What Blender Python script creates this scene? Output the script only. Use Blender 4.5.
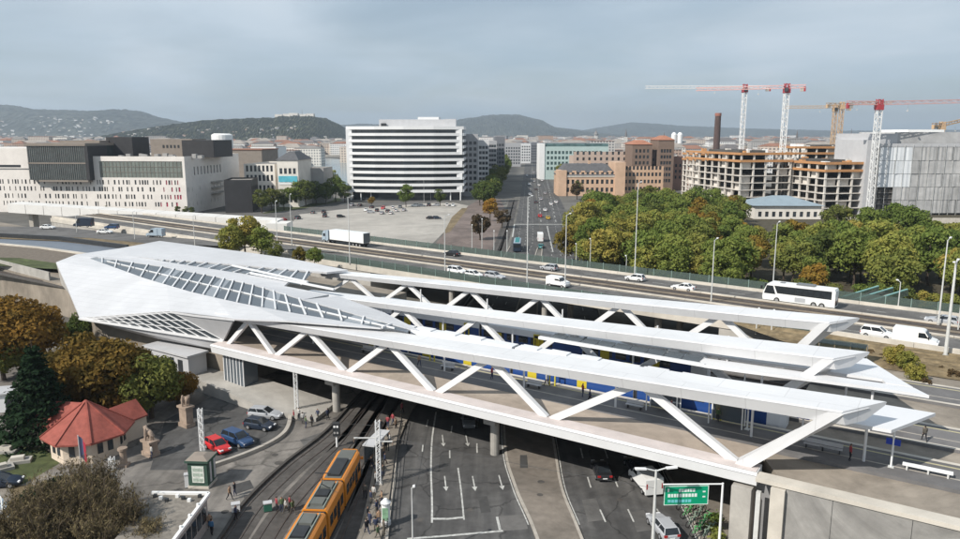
import bpy, math, random
import numpy as np
from mathutils import Vector, Matrix
R = math.radians
rng = random.Random(7)
sc = bpy.context.scene
for o in list(bpy.data.objects): bpy.data.objects.remove(o)
COL = sc.collection

# ------------------------------------------------------------------ camera, sky, sun, exposure
CAM_H, FPX, PITCH = 38.0, 740.0, math.atan(135.0 / 740.0)
cd = bpy.data.cameras.new('camera'); cam = bpy.data.objects.new('camera', cd); COL.objects.link(cam)
cam.location = (0, 0, CAM_H); cam.rotation_euler = (R(90) - PITCH, 0, 0)
cd.sensor_width = 36.0; cd.lens = 36.0 * FPX / 960.0; cd.clip_start = 1.0; cd.clip_end = 60000.0
sc.camera = cam
SUN_EL = R(40); SUN_DIR = Vector((-0.80, -0.60, 0)).normalized()
w = bpy.data.worlds.new('World'); sc.world = w; w.use_nodes = True
nt = w.node_tree; nt.nodes.clear()
out = nt.nodes.new('ShaderNodeOutputWorld'); bg = nt.nodes.new('ShaderNodeBackground')
sky = nt.nodes.new('ShaderNodeTexSky'); sky.sky_type = 'NISHITA'; sky.sun_disc = False
sky.sun_elevation = SUN_EL; sky.sun_rotation = math.atan2(SUN_DIR.x, SUN_DIR.y); sky.air_density = 1.0; sky.dust_density = 1.0; sky.altitude = 100
tc = nt.nodes.new('ShaderNodeTexCoord'); sep = nt.nodes.new('ShaderNodeSeparateXYZ')
nt.links.new(tc.outputs['Generated'], sep.inputs[0])
# project the view direction on a cloud deck so that the clouds flatten toward the horizon
mz = nt.nodes.new('ShaderNodeMath'); mz.operation = 'ADD'; mz.inputs[1].default_value = 0.16
ab = nt.nodes.new('ShaderNodeMath'); ab.operation = 'ABSOLUTE'
nt.links.new(sep.outputs['Z'], ab.inputs[0]); nt.links.new(ab.outputs[0], mz.inputs[0])
dv = nt.nodes.new('ShaderNodeVectorMath'); dv.operation = 'DIVIDE'
cz = nt.nodes.new('ShaderNodeCombineXYZ')
for i in range(3): nt.links.new(mz.outputs[0], cz.inputs[i])
nt.links.new(tc.outputs['Generated'], dv.inputs[0]); nt.links.new(cz.outputs[0], dv.inputs[1])
n1 = nt.nodes.new('ShaderNodeTexNoise'); n1.inputs['Scale'].default_value = 0.9; n1.inputs['Detail'].default_value = 7; n1.inputs['Roughness'].default_value = 0.52; n1.inputs['Distortion'].default_value = 0.3
nt.links.new(dv.outputs[0], n1.inputs['Vector'])
r1 = nt.nodes.new('ShaderNodeValToRGB'); r1.color_ramp.elements[0].position = 0.36; r1.color_ramp.elements[1].position = 0.68
r1.color_ramp.elements[0].color = (0.50,) * 3 + (1,); r1.color_ramp.elements[1].color = (0.95,) * 3 + (1,)
nt.links.new(n1.outputs['Fac'], r1.inputs['Fac'])
r2 = nt.nodes.new('ShaderNodeValToRGB')
r2.color_ramp.elements[0].position = 0.34; r2.color_ramp.elements[1].position = 0.74
r2.color_ramp.elements[0].color = (6.3, 7.9, 9.4, 1); r2.color_ramp.elements[1].color = (8.9, 10.0, 11.1, 1)
n2 = nt.nodes.new('ShaderNodeTexNoise'); n2.inputs['Scale'].default_value = 1.0; n2.inputs['Detail'].default_value = 5; n2.inputs['Roughness'].default_value = 0.45; n2.inputs['Distortion'].default_value = 0.4
nt.links.new(dv.outputs[0], n2.inputs['Vector']); nt.links.new(n2.outputs['Fac'], r2.inputs['Fac'])
mx = nt.nodes.new('ShaderNodeMix'); mx.data_type = 'RGBA'
nt.links.new(r1.outputs['Color'], mx.inputs['Factor']); nt.links.new(sky.outputs[0], mx.inputs['A']); nt.links.new(r2.outputs['Color'], mx.inputs['B'])
nt.links.new(mx.outputs['Result'], bg.inputs['Color']); bg.inputs['Strength'].default_value = 0.072
nt.links.new(bg.outputs[0], out.inputs[0])
sl = bpy.data.lights.new('sun', 'SUN'); sl.energy = 5.0; sl.angle = R(0.53); sl.color = (1.0, 0.95, 0.87)
so = bpy.data.objects.new('sun', sl); COL.objects.link(so)
to_sun = Vector((SUN_DIR.x * math.cos(SUN_EL), SUN_DIR.y * math.cos(SUN_EL), math.sin(SUN_EL)))
so.rotation_euler = to_sun.to_track_quat('Z', 'Y').to_euler()
vs = sc.view_settings; vs.view_transform = 'Standard'; vs.look = 'None'; vs.gamma = 1; vs.exposure = 0.14

# ------------------------------------------------------------------ helpers
CP, SP = math.cos(PITCH), math.sin(PITCH)
def P(u, v, z=0.0):
    """ground point (at height z) that lies on the sight line through photo pixel u, v"""
    dx, dy, dz = u - 480.0, FPX * CP + (269.5 - v) * SP, -FPX * SP + (269.5 - v) * CP
    t = (z - CAM_H) / dz
    return Vector((dx * t, dy * t, z))
def HT(v, Y):
    """height of a point seen at photo row v standing at distance Y"""
    dy, dz = FPX * CP + (269.5 - v) * SP, -FPX * SP + (269.5 - v) * CP
    return CAM_H + dz * Y / dy

MATS = {}
def mat(name, col, rough=0.7, var=0.12, scale=0.6, metal=0.0, bump=0.0, spec=0.3, stain=0.0, detail=5):
    """procedural paint / concrete / asphalt: base colour broken up by noise at two scales"""
    if name in MATS: return MATS[name]
    m = bpy.data.materials.new(name); m.use_nodes = True; t = m.node_tree; b = t.nodes['Principled BSDF']
    b.inputs['Roughness'].default_value = rough; b.inputs['Metallic'].default_value = metal
    b.inputs['Specular IOR Level'].default_value = spec
    g = t.nodes.new('ShaderNodeNewGeometry')
    n = t.nodes.new('ShaderNodeTexNoise'); n.inputs['Scale'].default_value = scale; n.inputs['Detail'].default_value = detail; n.inputs['Roughness'].default_value = 0.6
    t.links.new(g.outputs['Position'], n.inputs['Vector'])
    rp = t.nodes.new('ShaderNodeValToRGB'); rp.color_ramp.elements[0].position = 0.3; rp.color_ramp.elements[1].position = 0.7
    c = Vector(col[:3])
    rp.color_ramp.elements[0].color = tuple(c * (1 - var)) + (1,); rp.color_ramp.elements[1].color = tuple(c * (1 + var)) + (1,)
    t.links.new(n.outputs['Fac'], rp.inputs['Fac']); last = rp.outputs['Color']
    if stain > 0:
        n2 = t.nodes.new('ShaderNodeTexNoise'); n2.inputs['Scale'].default_value = scale * 0.13; n2.inputs['Detail'].default_value = 8; n2.inputs['Roughness'].default_value = 0.7; n2.inputs['Distortion'].default_value = 1.0
        t.links.new(g.outputs['Position'], n2.inputs['Vector'])
        rq = t.nodes.new('ShaderNodeValToRGB'); rq.color_ramp.elements[0].position = 0.38; rq.color_ramp.elements[1].position = 0.6
        rq.color_ramp.elements[0].color = (1 - stain,) * 3 + (1,); rq.color_ramp.elements[1].color = (1 + stain * 0.4,) * 3 + (1,)
        t.links.new(n2.outputs['Fac'], rq.inputs['Fac'])
        mm = t.nodes.new('ShaderNodeMix'); mm.data_type = 'RGBA'; mm.blend_type = 'MULTIPLY'; mm.inputs['Factor'].default_value = 1
        t.links.new(last, mm.inputs['A']); t.links.new(rq.outputs['Color'], mm.inputs['B']); last = mm.outputs['Result']
    t.links.new(last, b.inputs['Base Color'])
    if bump > 0:
        bp = t.nodes.new('ShaderNodeBump'); bp.inputs['Strength'].default_value = bump; bp.inputs['Distance'].default_value = 0.1
        t.links.new(n.outputs['Fac'], bp.inputs['Height']); t.links.new(bp.outputs[0], b.inputs['Normal'])
    MATS[name] = m
    return m
def glass(name, col, rough=0.08, var=0.5, scale=0.25):
    m = mat(name, col, rough=rough, var=var, scale=scale, spec=0.6); return m
def clear_glass(name, col, alpha, rough=0.12):
    if name in MATS: return MATS[name]
    m = bpy.data.materials.new(name); m.use_nodes = True; t = m.node_tree; t.nodes.clear()
    o = t.nodes.new('ShaderNodeOutputMaterial'); tr = t.nodes.new('ShaderNodeBsdfTransparent'); tr.inputs[0].default_value = tuple(0.4 + 0.6 * c for c in col) + (1,)
    pb = t.nodes.new('ShaderNodeBsdfPrincipled'); pb.inputs['Base Color'].default_value = tuple(col) + (1,); pb.inputs['Roughness'].default_value = rough
    mi = t.nodes.new('ShaderNodeMixShader'); mi.inputs[0].default_value = alpha
    t.links.new(tr.outputs[0], mi.inputs[1]); t.links.new(pb.outputs[0], mi.inputs[2]); t.links.new(mi.outputs[0], o.inputs[0])
    MATS[name] = m; return m
def leaf_mat(name, cols, trans=0.25):
    m = bpy.data.materials.new(name); m.use_nodes = True; t = m.node_tree; t.nodes.clear()
    o = t.nodes.new('ShaderNodeOutputMaterial'); d = t.nodes.new('ShaderNodeBsdfDiffuse'); tl = t.nodes.new('ShaderNodeBsdfTranslucent')
    g = t.nodes.new('ShaderNodeNewGeometry'); oi = t.nodes.new('ShaderNodeObjectInfo')
    n = t.nodes.new('ShaderNodeTexNoise'); n.inputs['Scale'].default_value = 0.45; n.inputs['Detail'].default_value = 6; n.inputs['Roughness'].default_value = 0.75
    t.links.new(g.outputs['Position'], n.inputs['Vector'])
    ma = t.nodes.new('ShaderNodeMath'); ma.operation = 'MULTIPLY_ADD'; ma.inputs[1].default_value = 0.55
    t.links.new(oi.outputs['Random'], ma.inputs[0])
    mb = t.nodes.new('ShaderNodeMath'); mb.operation = 'MULTIPLY_ADD'; mb.inputs[1].default_value = 1.3; mb.inputs[2].default_value = -0.42
    t.links.new(n.outputs['Fac'], mb.inputs[0]); t.links.new(mb.outputs[0], ma.inputs[2])
    rp = t.nodes.new('ShaderNodeValToRGB'); e = rp.color_ramp.elements
    while len(e) < len(cols): e.new(0.5)
    for i, c in enumerate(cols): e[i].position = i / (len(cols) - 1); e[i].color = tuple(c) + (1,)
    t.links.new(ma.outputs[0], rp.inputs['Fac'])
    t.links.new(rp.outputs[0], d.inputs[0]); t.links.new(rp.outputs[0], tl.inputs[0])
    mi = t.nodes.new('ShaderNodeMixShader'); mi.inputs[0].default_value = trans
    t.links.new(d.outputs[0], mi.inputs[1]); t.links.new(tl.outputs[0], mi.inputs[2]); t.links.new(mi.outputs[0], o.inputs[0])
    MATS[name] = m; return m

def link(name, me, parent=None, loc=None, rot=None, scale=None):
    o = bpy.data.objects.new(name, me); COL.objects.link(o)
    if parent: o.parent = parent
    if loc is not None: o.location = loc
    if rot is not None: o.rotation_euler = rot
    if scale is not None: o.scale = scale
    return o
def tag(o, label, cat, group=None, kind=None):
    o['label'] = label; o['category'] = cat
    if group: o['group'] = group
    if kind: o['kind'] = kind
    return o
def thing(name, label, cat, loc=(0, 0, 0), rz=0.0, group=None):
    o = bpy.data.objects.new(name, None); COL.objects.link(o); o.location = loc; o.rotation_euler = (0, 0, rz); o.empty_display_size = 0.5
    return tag(o, label, cat, group)
def struct(o): o['kind'] = 'structure'; return o
def stuff(o): o['kind'] = 'stuff'; return o

BOXF = [(0, 3, 2, 1), (4, 5, 6, 7), (0, 1, 5, 4), (1, 2, 6, 5), (2, 3, 7, 6), (3, 0, 4, 7)]
class MB:
    def __init__(s): s.v = []; s.f = []; s.mi = []; s.cur = 0
    def add(s, vs, fs):
        b = len(s.v); s.v += [tuple(p) for p in vs]; s.f += [tuple(i + b for i in q) for q in fs]; s.mi += [s.cur] * len(fs); return s
    def box(s, x0, x1, y0, y1, z0, z1):
        return s.add([(x0, y0, z0), (x1, y0, z0), (x1, y1, z0), (x0, y1, z0), (x0, y0, z1), (x1, y0, z1), (x1, y1, z1), (x0, y1, z1)], BOXF)
    def quad(s, a, b, c, d): return s.add([a, b, c, d], [(0, 1, 2, 3)])
    def poly(s, pts): return s.add(pts, [tuple(range(len(pts)))])
    def prism(s, pts, z0, z1):
        """vertical prism; z0, z1 numbers or per-point lists; counter-clockwise outline"""
        n = len(pts); a = z0 if hasattr(z0, '__len__') else [z0] * n; b = z1 if hasattr(z1, '__len__') else [z1] * n
        ar = sum(pts[i][0] * pts[(i + 1) % n][1] - pts[(i + 1) % n][0] * pts[i][1] for i in range(n))
        idx = list(range(n)) if ar > 0 else list(range(n))[::-1]
        vs = [(pts[i][0], pts[i][1], a[i]) for i in idx] + [(pts[i][0], pts[i][1], b[i]) for i in idx]
        return s.add(vs, [tuple(range(n))[::-1], tuple(range(n, 2 * n))] + [(i, (i + 1) % n, n + (i + 1) % n, n + i) for i in range(n)])
    def slab(s, pts, th):
        """solid plate under a 3D outline (counter-clockwise from above)"""
        n = len(pts); ar = sum(pts[i][0] * pts[(i + 1) % n][1] - pts[(i + 1) % n][0] * pts[i][1] for i in range(n))
        if ar < 0: pts = pts[::-1]
        vs = [tuple(p) for p in pts] + [(p[0], p[1], p[2] - th) for p in pts]
        return s.add(vs, [tuple(range(n)), tuple(range(n, 2 * n))[::-1]] + [(i, n + i, n + (i + 1) % n, (i + 1) % n) for i in range(n)])
    def beam(s, p0, p1, w, h, up=(0, 0, 1), w1=None, h1=None):
        p0 = Vector(p0); p1 = Vector(p1); d = (p1 - p0).normalized(); u = Vector(up)
        if abs(d.dot(u)) > 0.98: u = Vector((1, 0, 0))
        x = d.cross(u).normalized(); y = x.cross(d).normalized(); vs = []
        for p, ww, hh in ((p0, w, h), (p1, w1 or w, h1 or h)):
            for a, b in ((-1, -1), (1, -1), (1, 1), (-1, 1)): vs.append(p + x * a * ww / 2 + y * b * hh / 2)
        return s.add(vs, [(0, 1, 2, 3), (7, 6, 5, 4), (0, 4, 5, 1), (1, 5, 6, 2), (2, 6, 7, 3), (3, 7, 4, 0)])
    def tube(s, p0, p1, r, r1=None, n=8):
        p0 = Vector(p0); p1 = Vector(p1); d = (p1 - p0).normalized(); u = Vector((0, 0, 1)) if abs(d.z) < 0.9 else Vector((1, 0, 0))
        x = d.cross(u).normalized(); y = x.cross(d); r1 = r if r1 is None else r1; vs = []
        for p, q in ((p0, r), (p1, r1)):
            for k in range(n): a = 2 * math.pi * k / n; vs.append(p + (x * math.cos(a) + y * math.sin(a)) * q)
        return s.add(vs, [(i, n + i, n + (i + 1) % n, (i + 1) % n) for i in range(n)] + [tuple(range(n)), tuple(range(n, 2 * n))[::-1]])
    def mesh(s, name, mats):
        me = bpy.data.meshes.new(name); me.from_pydata(s.v, [], s.f)
        for m in (mats if isinstance(mats, (list, tuple)) else [mats]): me.materials.append(m)
        if any(s.mi): me.polygons.foreach_set('material_index', s.mi)
        me.update(); return me
    def build(s, name, mats, parent=None, smooth=False, **k):
        me = s.mesh(name, mats)
        if smooth: me.polygons.foreach_set('use_smooth', [True] * len(me.polygons))
        return link(name, me, parent, **k)
UC = {}
def pbox(name, m, parent, x0, x1, y0, y1, z0, z1, rz=0.0):
    """box part that shares one cube mesh per material"""
    if m.name not in UC: UC[m.name] = MB().box(-.5, .5, -.5, .5, -.5, .5).mesh('unit_' + m.name, m)
    o = link(name, UC[m.name], parent, ((x0 + x1) / 2, (y0 + y1) / 2, (z0 + z1) / 2), None, (x1 - x0, y1 - y0, z1 - z0))
    if rz: o.rotation_euler = (0, 0, rz)
    return o
BM = {}
def pbeam(name, m, parent, p0, p1, w, h, up=(0, 0, 1)):
    return MB().beam(p0, p1, w, h, up).build(name, m, parent)
def tree_copy(o, parent=None):
    c = o.copy(); COL.objects.link(c); c.parent = parent
    for ch in o.children: tree_copy(ch, c)
    return c
def crom(pts, n=8):
    """smooth curve through points"""
    pts = [Vector(p) for p in pts]; q = [pts[0] * 2 - pts[1]] + pts + [pts[-1] * 2 - pts[-2]]; o = []
    for i in range(1, len(q) - 2):
        for k in range(n):
            t = k / n; a, b, c, d = q[i - 1], q[i], q[i + 1], q[i + 2]
            o.append(0.5 * ((2 * b) + (c - a) * t + (2 * a - 5 * b + 4 * c - d) * t * t + (3 * b - a - 3 * c + d) * t ** 3))
    return o + [pts[-1]]
def ribbon(mb, line, w, z, z1=None):
    """flat strip (or low solid when z1 is set) along a line"""
    n = len(line); L = []; Rr = []
    for i, p in enumerate(line):
        d = (line[min(i + 1, n - 1)] - line[max(i - 1, 0)]); d.z = 0; d.normalize(); s = Vector((-d.y, d.x, 0)) * w / 2
        L.append(p + s); Rr.append(p - s)
    for i in range(n - 1):
        a, b, c, d = [(q.x, q.y, z) for q in (Rr[i], Rr[i + 1], L[i + 1], L[i])]
        mb.quad(a, b, c, d)
        if z1 is not None:
            for p, q in ((a, b), (c, d)): mb.quad((p[0], p[1], z1), (q[0], q[1], z1), q, p)
    if z1 is not None:
        for p, q in ((L[0], Rr[0]), (Rr[-1], L[-1])): mb.quad((p.x, p.y, z1), (q.x, q.y, z1), (q.x, q.y, z), (p.x, p.y, z))
    return mb
def band(mb, A, B, z):
    """sheet between two lines with as many points"""
    for i in range(len(A) - 1): mb.quad((A[i].x, A[i].y, z), (B[i].x, B[i].y, z), (B[i + 1].x, B[i + 1].y, z), (A[i + 1].x, A[i + 1].y, z))
    return mb
def dashes(mb, line, w, z, on, off, start=0.0):
    acc = -start; seg = []
    for i in range(len(line) - 1):
        a, b = line[i], line[i + 1]; L = (b - a).length; k = max(1, int(L / 0.5))
        for j in range(k):
            p = a.lerp(b, j / k); d = acc % (on + off)
            if acc >= 0 and d < on: seg.append(p)
            else:
                if len(seg) > 1: ribbon(mb, seg, w, z)
                seg = []
            acc += L / k
    if len(seg) > 1: ribbon(mb, seg, w, z)
    return mb

def cracks(m, sc_=0.11, dark=0.55):
    """sealed cracks and long wheel streaks worn into asphalt"""
    t = m.node_tree; b = t.nodes['Principled BSDF']; src = b.inputs['Base Color'].links[0].from_socket
    g = t.nodes.new('ShaderNodeNewGeometry'); n = t.nodes.new('ShaderNodeTexNoise'); n.inputs['Scale'].default_value = 0.5; n.inputs['Detail'].default_value = 4; t.links.new(g.outputs['Position'], n.inputs['Vector'])
    ad = t.nodes.new('ShaderNodeMix'); ad.data_type = 'VECTOR'; ad.inputs['Factor'].default_value = 0.0; va = t.nodes.new('ShaderNodeVectorMath'); va.operation = 'MULTIPLY_ADD'; va.inputs[1].default_value = (2.5, 2.5, 0); t.links.new(n.outputs['Color'], va.inputs[0]); t.links.new(g.outputs['Position'], va.inputs[2])
    v = t.nodes.new('ShaderNodeTexVoronoi'); v.feature = 'DISTANCE_TO_EDGE'; v.inputs['Scale'].default_value = sc_; t.links.new(va.outputs[0], v.inputs['Vector'])
    rp = t.nodes.new('ShaderNodeValToRGB'); rp.color_ramp.elements[0].position = 0.004; rp.color_ramp.elements[1].position = 0.016; rp.color_ramp.elements[0].color = (dark,) * 3 + (1,); rp.color_ramp.elements[1].color = (1, 1, 1, 1); t.links.new(v.outputs['Distance'], rp.inputs['Fac'])
    mp = t.nodes.new('ShaderNodeMapping'); mp.inputs['Scale'].default_value = (0.55, 0.035, 1); t.links.new(g.outputs['Position'], mp.inputs['Vector']); n2 = t.nodes.new('ShaderNodeTexNoise'); n2.inputs['Scale'].default_value = 1.6; n2.inputs['Detail'].default_value = 3; t.links.new(mp.outputs[0], n2.inputs['Vector'])
    r2_ = t.nodes.new('ShaderNodeValToRGB'); r2_.color_ramp.elements[0].position = 0.35; r2_.color_ramp.elements[1].position = 0.65; r2_.color_ramp.elements[0].color = (.78, .78, .78, 1); r2_.color_ramp.elements[1].color = (1.14, 1.13, 1.11, 1); t.links.new(n2.outputs['Fac'], r2_.inputs['Fac'])
    for s_ in (rp.outputs['Color'], r2_.outputs['Color']):
        mm = t.nodes.new('ShaderNodeMix'); mm.data_type = 'RGBA'; mm.blend_type = 'MULTIPLY'; mm.inputs['Factor'].default_value = 1; t.links.new(src, mm.inputs['A']); t.links.new(s_, mm.inputs['B']); src = mm.outputs['Result']
    t.links.new(src, b.inputs['Base Color']); t.nodes.remove(ad)
# common materials
M_ASPH = mat('asphalt', (0.088, 0.086, 0.085), 0.85, 0.16, 0.9, bump=0.15, stain=0.28)
M_ASPH2 = mat('asphalt_worn', (0.125, 0.12, 0.115), 0.88, 0.14, 0.8, bump=0.1, stain=0.3)
M_PLAZA = mat('plaza_asphalt', (0.185, 0.17, 0.155), 0.9, 0.15, 0.7, bump=0.1, stain=0.35)
cracks(M_ASPH); cracks(M_PLAZA, 0.09, 0.62)
M_PAVE = mat('paving', (0.22, 0.195, 0.165), 0.9, 0.14, 1.1, bump=0.1, stain=0.25)
M_MED = mat('median_paving', (0.19, 0.165, 0.14), 0.92, 0.16, 0.9, bump=0.1, stain=0.25)
M_KERB = mat('kerb_stone', (0.36, 0.33, 0.29), 0.9, 0.15, 1.2)
M_CONC = mat('concrete', (0.37, 0.35, 0.32), 0.9, 0.12, 0.5, bump=0.08, stain=0.22)
M_CONCL = mat('light_concrete', (0.52, 0.48, 0.42), 0.88, 0.1, 0.5, stain=0.16)
M_PLAT = mat('platform_paving_shaded', (0.15, 0.145, 0.145), 0.9, 0.1, 0.8, stain=0.2)  # darker than the beige paving itself, to deepen the shade on the deck
M_LINE = mat('road_paint', (0.42, 0.42, 0.40), 0.8, 0.4, 2.2)
M_WHITE = mat('white_cladding', (0.66, 0.66, 0.665), 0.45, 0.03, 0.35, spec=0.4, stain=0.09)
M_ROOFW = mat('white_roof_panels', (0.56, 0.56, 0.57), 0.45, 0.03, 0.35, spec=0.4, stain=0.08)
def seams(m, rw, rh, dark):
    """fine panel joints across a clad surface, in the object's own coordinates"""
    t = m.node_tree; b = t.nodes['Principled BSDF']; src = b.inputs['Base Color'].links[0].from_socket
    tcn = t.nodes.new('ShaderNodeTexCoord'); bk = t.nodes.new('ShaderNodeTexBrick'); bk.offset = 0.5; bk.inputs['Scale'].default_value = 1; bk.inputs['Brick Width'].default_value = rw; bk.inputs['Row Height'].default_value = rh; bk.inputs['Mortar Size'].default_value = 0.05; bk.inputs['Mortar Smooth'].default_value = 0.3
    bk.inputs['Color1'].default_value = (1, 1, 1, 1); bk.inputs['Color2'].default_value = (.965, .965, .97, 1); bk.inputs['Mortar'].default_value = (dark, dark, dark, 1)
    t.links.new(tcn.outputs['Object'], bk.inputs['Vector']); mm = t.nodes.new('ShaderNodeMix'); mm.data_type = 'RGBA'; mm.blend_type = 'MULTIPLY'; mm.inputs['Factor'].default_value = 1
    t.links.new(src, mm.inputs['A']); t.links.new(bk.outputs['Color'], mm.inputs['B']); t.links.new(mm.outputs['Result'], b.inputs['Base Color'])
seams(M_ROOFW, 5.0, 1.3, 0.84); seams(M_WHITE, 6.0, 60.0, 0.82)
M_WHITE2 = mat('white_steel', (0.68, 0.68, 0.685), 0.38, 0.04, 0.6, spec=0.4)
M_PINKW = mat('edge_beam_paint', (0.62, 0.59, 0.585), 0.5, 0.05, 0.5)
M_GREYC = mat('grey_cladding', (0.46, 0.46, 0.47), 0.5, 0.06, 0.5)
M_POLE = mat('galvanised_pole', (0.62, 0.62, 0.60), 0.45, 0.08, 2.0, metal=0.2)
M_RAIL = mat('rail_steel', (0.10, 0.08, 0.07), 0.5, 0.2, 2, metal=0.4)
M_BALL = mat('ballast', (0.085, 0.078, 0.072), 0.95, 0.35, 3.5, bump=0.6)
M_TBED = mat('track_bed', (0.085, 0.078, 0.072), 0.92, 0.22, 1.2, bump=0.2, stain=0.3)
M_DRYG = mat('dry_grass', (0.19, 0.145, 0.085), 0.95, 0.35, 0.9, bump=0.5, stain=0.3)
M_GRASS = mat('short_grass', (0.075, 0.09, 0.035), 0.95, 0.35, 0.8, bump=0.5, stain=0.35)
M_DARK = mat('dark_metal', (0.03, 0.032, 0.035), 0.5, 0.2, 1.0)
M_TYRE = mat('tyre_rubber', (0.018, 0.018, 0.018), 0.85, 0.2, 3)
M_RIM = mat('alloy_rim', (0.45, 0.45, 0.46), 0.35, 0.1, 3, metal=0.6)
M_CGLASS = glass('vehicle_glass', (0.018, 0.022, 0.026), 0.05, 0.3, 1.0)
M_WGLASS = glass('window_glass', (0.035, 0.042, 0.05), 0.08, 0.6, 0.4)
M_TAIL = mat('tail_lamp', (0.35, 0.02, 0.02), 0.3, 0.05)
M_HEAD = mat('head_lamp', (0.75, 0.76, 0.78), 0.15, 0.05)
# ------------------------------------------------------------------ ground, roads, tracks
GZ = 0.0
M_GND = mat('city_ground', (0.135, 0.128, 0.115), 0.95, 0.3, 0.05, stain=0.35)
g = MB()
g.quad((-16000, -300, 0), (16000, -300, 0), (16000, 20000, 0), (-16000, 20000, 0))
struct(g.build('ground', M_GND))
# plaza sheet in the foreground
pz = MB().poly([P(-260, 560), P(560, 560), P(560, 330), P(150, 330), P(-200, 380)])
for i, v in enumerate(pz.v): pz.v[i] = (v[0], v[1], 0.004)
struct(pz.build('plaza', M_PLAZA))
# carriageways, left and right of the paved median, run from the foreground under both bridges into the avenue
def line(*uv): return crom([P(*q) for q in uv], 8)
LK = line((384, 580), (388, 525), (394, 483), (400, 433), (424, 370), (452, 325), (489, 280), (508, 250), (512, 238), (519, 205), (523, 180), (525.5, 160))
LR = line((552, 580), (532, 525), (515, 486), (505, 445), (505, 380), (512, 325), (527, 280), (537, 250), (540, 238), (537, 205), (534, 180), (531, 160))
RL = line((598, 580), (576, 525), (561, 486), (553, 439), (541, 380), (537, 325), (539, 280), (542, 250), (541, 238), (538, 205), (535, 180), (531.5, 160))
RR = line((715, 580), (694, 525), (672, 483), (650, 440), (622, 380), (603, 325), (589, 280), (578, 250), (574, 238), (563, 205), (549, 180), (538, 160))
struct(band(MB(), LK, LR, 0.012).build('road_left', M_ASPH))
struct(band(MB(), RL, RR, 0.012).build('road_right', M_ASPH))
md = MB(); zt = 0.14
for i in range(0, 41):
    A, B = LR, RL
    md.quad((A[i].x, A[i].y, zt), (B[i].x, B[i].y, zt), (B[i + 1].x, B[i + 1].y, zt), (A[i + 1].x, A[i + 1].y, zt))
struct(md.build('median_pavement', M_MED))
kb = MB(); ribbon(kb, LR[:58], 0.3, 0.17, 0.0); struct(kb.build('kerb_median_left', M_KERB))
kb = MB(); ribbon(kb, RL[:58], 0.3, 0.17, 0.0); struct(kb.build('kerb_median_right', M_KERB))
kb = MB(); ribbon(kb, LK[:60], 0.3, 0.15, 0.0); struct(kb.build('kerb_tram_side', M_KERB))
kb = MB(); ribbon(kb, RR[:60], 0.3, 0.15, 0.0); struct(kb.build('kerb_wall_side', M_KERB))
# pavement between right road and the abutment wall
sw = MB()
off = [p + Vector((7.5, 2, 0)) for p in RR]
band(sw, RR[:44], off[:44], 0.13)
struct(sw.build('pavement_right', M_PAVE))
# painted lines
def lerpline(A, B, t): return [a.lerp(b, t) for a, b in zip(A, B)]
ml = MB()
for t in (0.24, 0.49, 0.74): dashes(ml, lerpline(LK, LR, t)[:80], 0.16, 0.02, 3.0, 5.0, 26 if t != 0.49 else 24)
for t in (0.26, 0.5, 0.75): dashes(ml, lerpline(RL, RR, t)[:80], 0.16, 0.02, 3.0, 4.5, 2)
edge = lerpline(LK, LR, 0.30)
ribbon(ml, [p for p in line((432, 523), (432, 500), (431, 470), (432, 440), (436, 412))], 0.2, 0.02)
ribbon(ml, [P(432, 519), P(448, 519), P(463, 517.5)], 0.35, 0.021)
ribbon(ml, line((464, 520), (461, 490), (458, 468)), 0.17, 0.021)
ribbon(ml, [P(407, 539), P(440, 536.5), P(503, 531)], 0.3, 0.021)
ribbon(ml, [P(497, 517), P(500, 530)], 0.25, 0.021)
ribbon(ml, lerpline(LK, LR, 0.975)[8:40], 0.13, 0.02); ribbon(ml, lerpline(RL, RR, 0.03)[8:40], 0.13, 0.02); ribbon(ml, lerpline(RL, RR, 0.97)[4:40], 0.13, 0.02)
# avenue: stop line, edge line and slanting lane line far behind the highway
ribbon(ml, [P(515, 224.3), P(570, 224.3)], 1.6, 0.021); ribbon(ml, [P(514.5, 224), P(512.5, 237)], 0.5, 0.021); ribbon(ml, [P(547, 226), P(553, 252)], 0.35, 0.021)
for a in ((528, 222, 532, 168), (541, 222, 537, 172), (556, 222, 546, 176)): dashes(ml, [P(a[0], a[1]), P(a[2], a[3])], 0.3, 0.02, 9, 9)
struct(ml.build('road_markings', M_LINE))
# direction arrows on the left carriageway
def arrow(u, v, straight=True):
    c = P(u, v); d = Vector((0.10, -1, 0)).normalized(); s = Vector((-d.y, d.x, 0)); m = MB(); q = lambda a, b: tuple(c + d * a + s * b + Vector((0, 0, 0.023)))
    m.quad(q(-1.9, -.07), q(-1.9, .07), q(0.7, .07), q(0.7, -.07)); m.poly([q(0.7, -.3), q(1.7, 0), q(0.7, .3)])
    o = m.build('lane_arrow', M_LINE); struct(o)
for u, v in ((443, 441), (467, 441), (445.5, 484), (474, 484), (501, 483)): arrow(u, v)
# patched rectangle by the median
pt = MB().poly([tuple(P(*q, 0.018)) for q in ((499, 516), (524, 514.5), (528, 529), (502, 531))]); struct(pt.build('asphalt_patch', M_ASPH2))

for k, px in enumerate((((440, 455), (451, 455), (450, 472), (438, 472)), ((582, 500), (596, 498), (604, 520), (588, 522)), ((478, 497), (487, 496), (491, 512), (481, 513)), ((630, 512), (644, 510), (652, 530), (637, 532)), ((520, 455), (527, 455), (528, 468), (520, 468)), ((300, 440), (322, 432), (326, 437), (304, 446)), ((232, 485), (250, 480), (254, 488), (236, 494)))):
    struct(MB().poly([tuple(P(*q, 0.016 if k != 4 else 0.145)) for q in px]).build('asphalt_patch', M_ASPH2 if k % 2 else mat('fresh_patch', (0.06, 0.059, 0.058), 0.9, 0.15, 1.2)))
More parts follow.
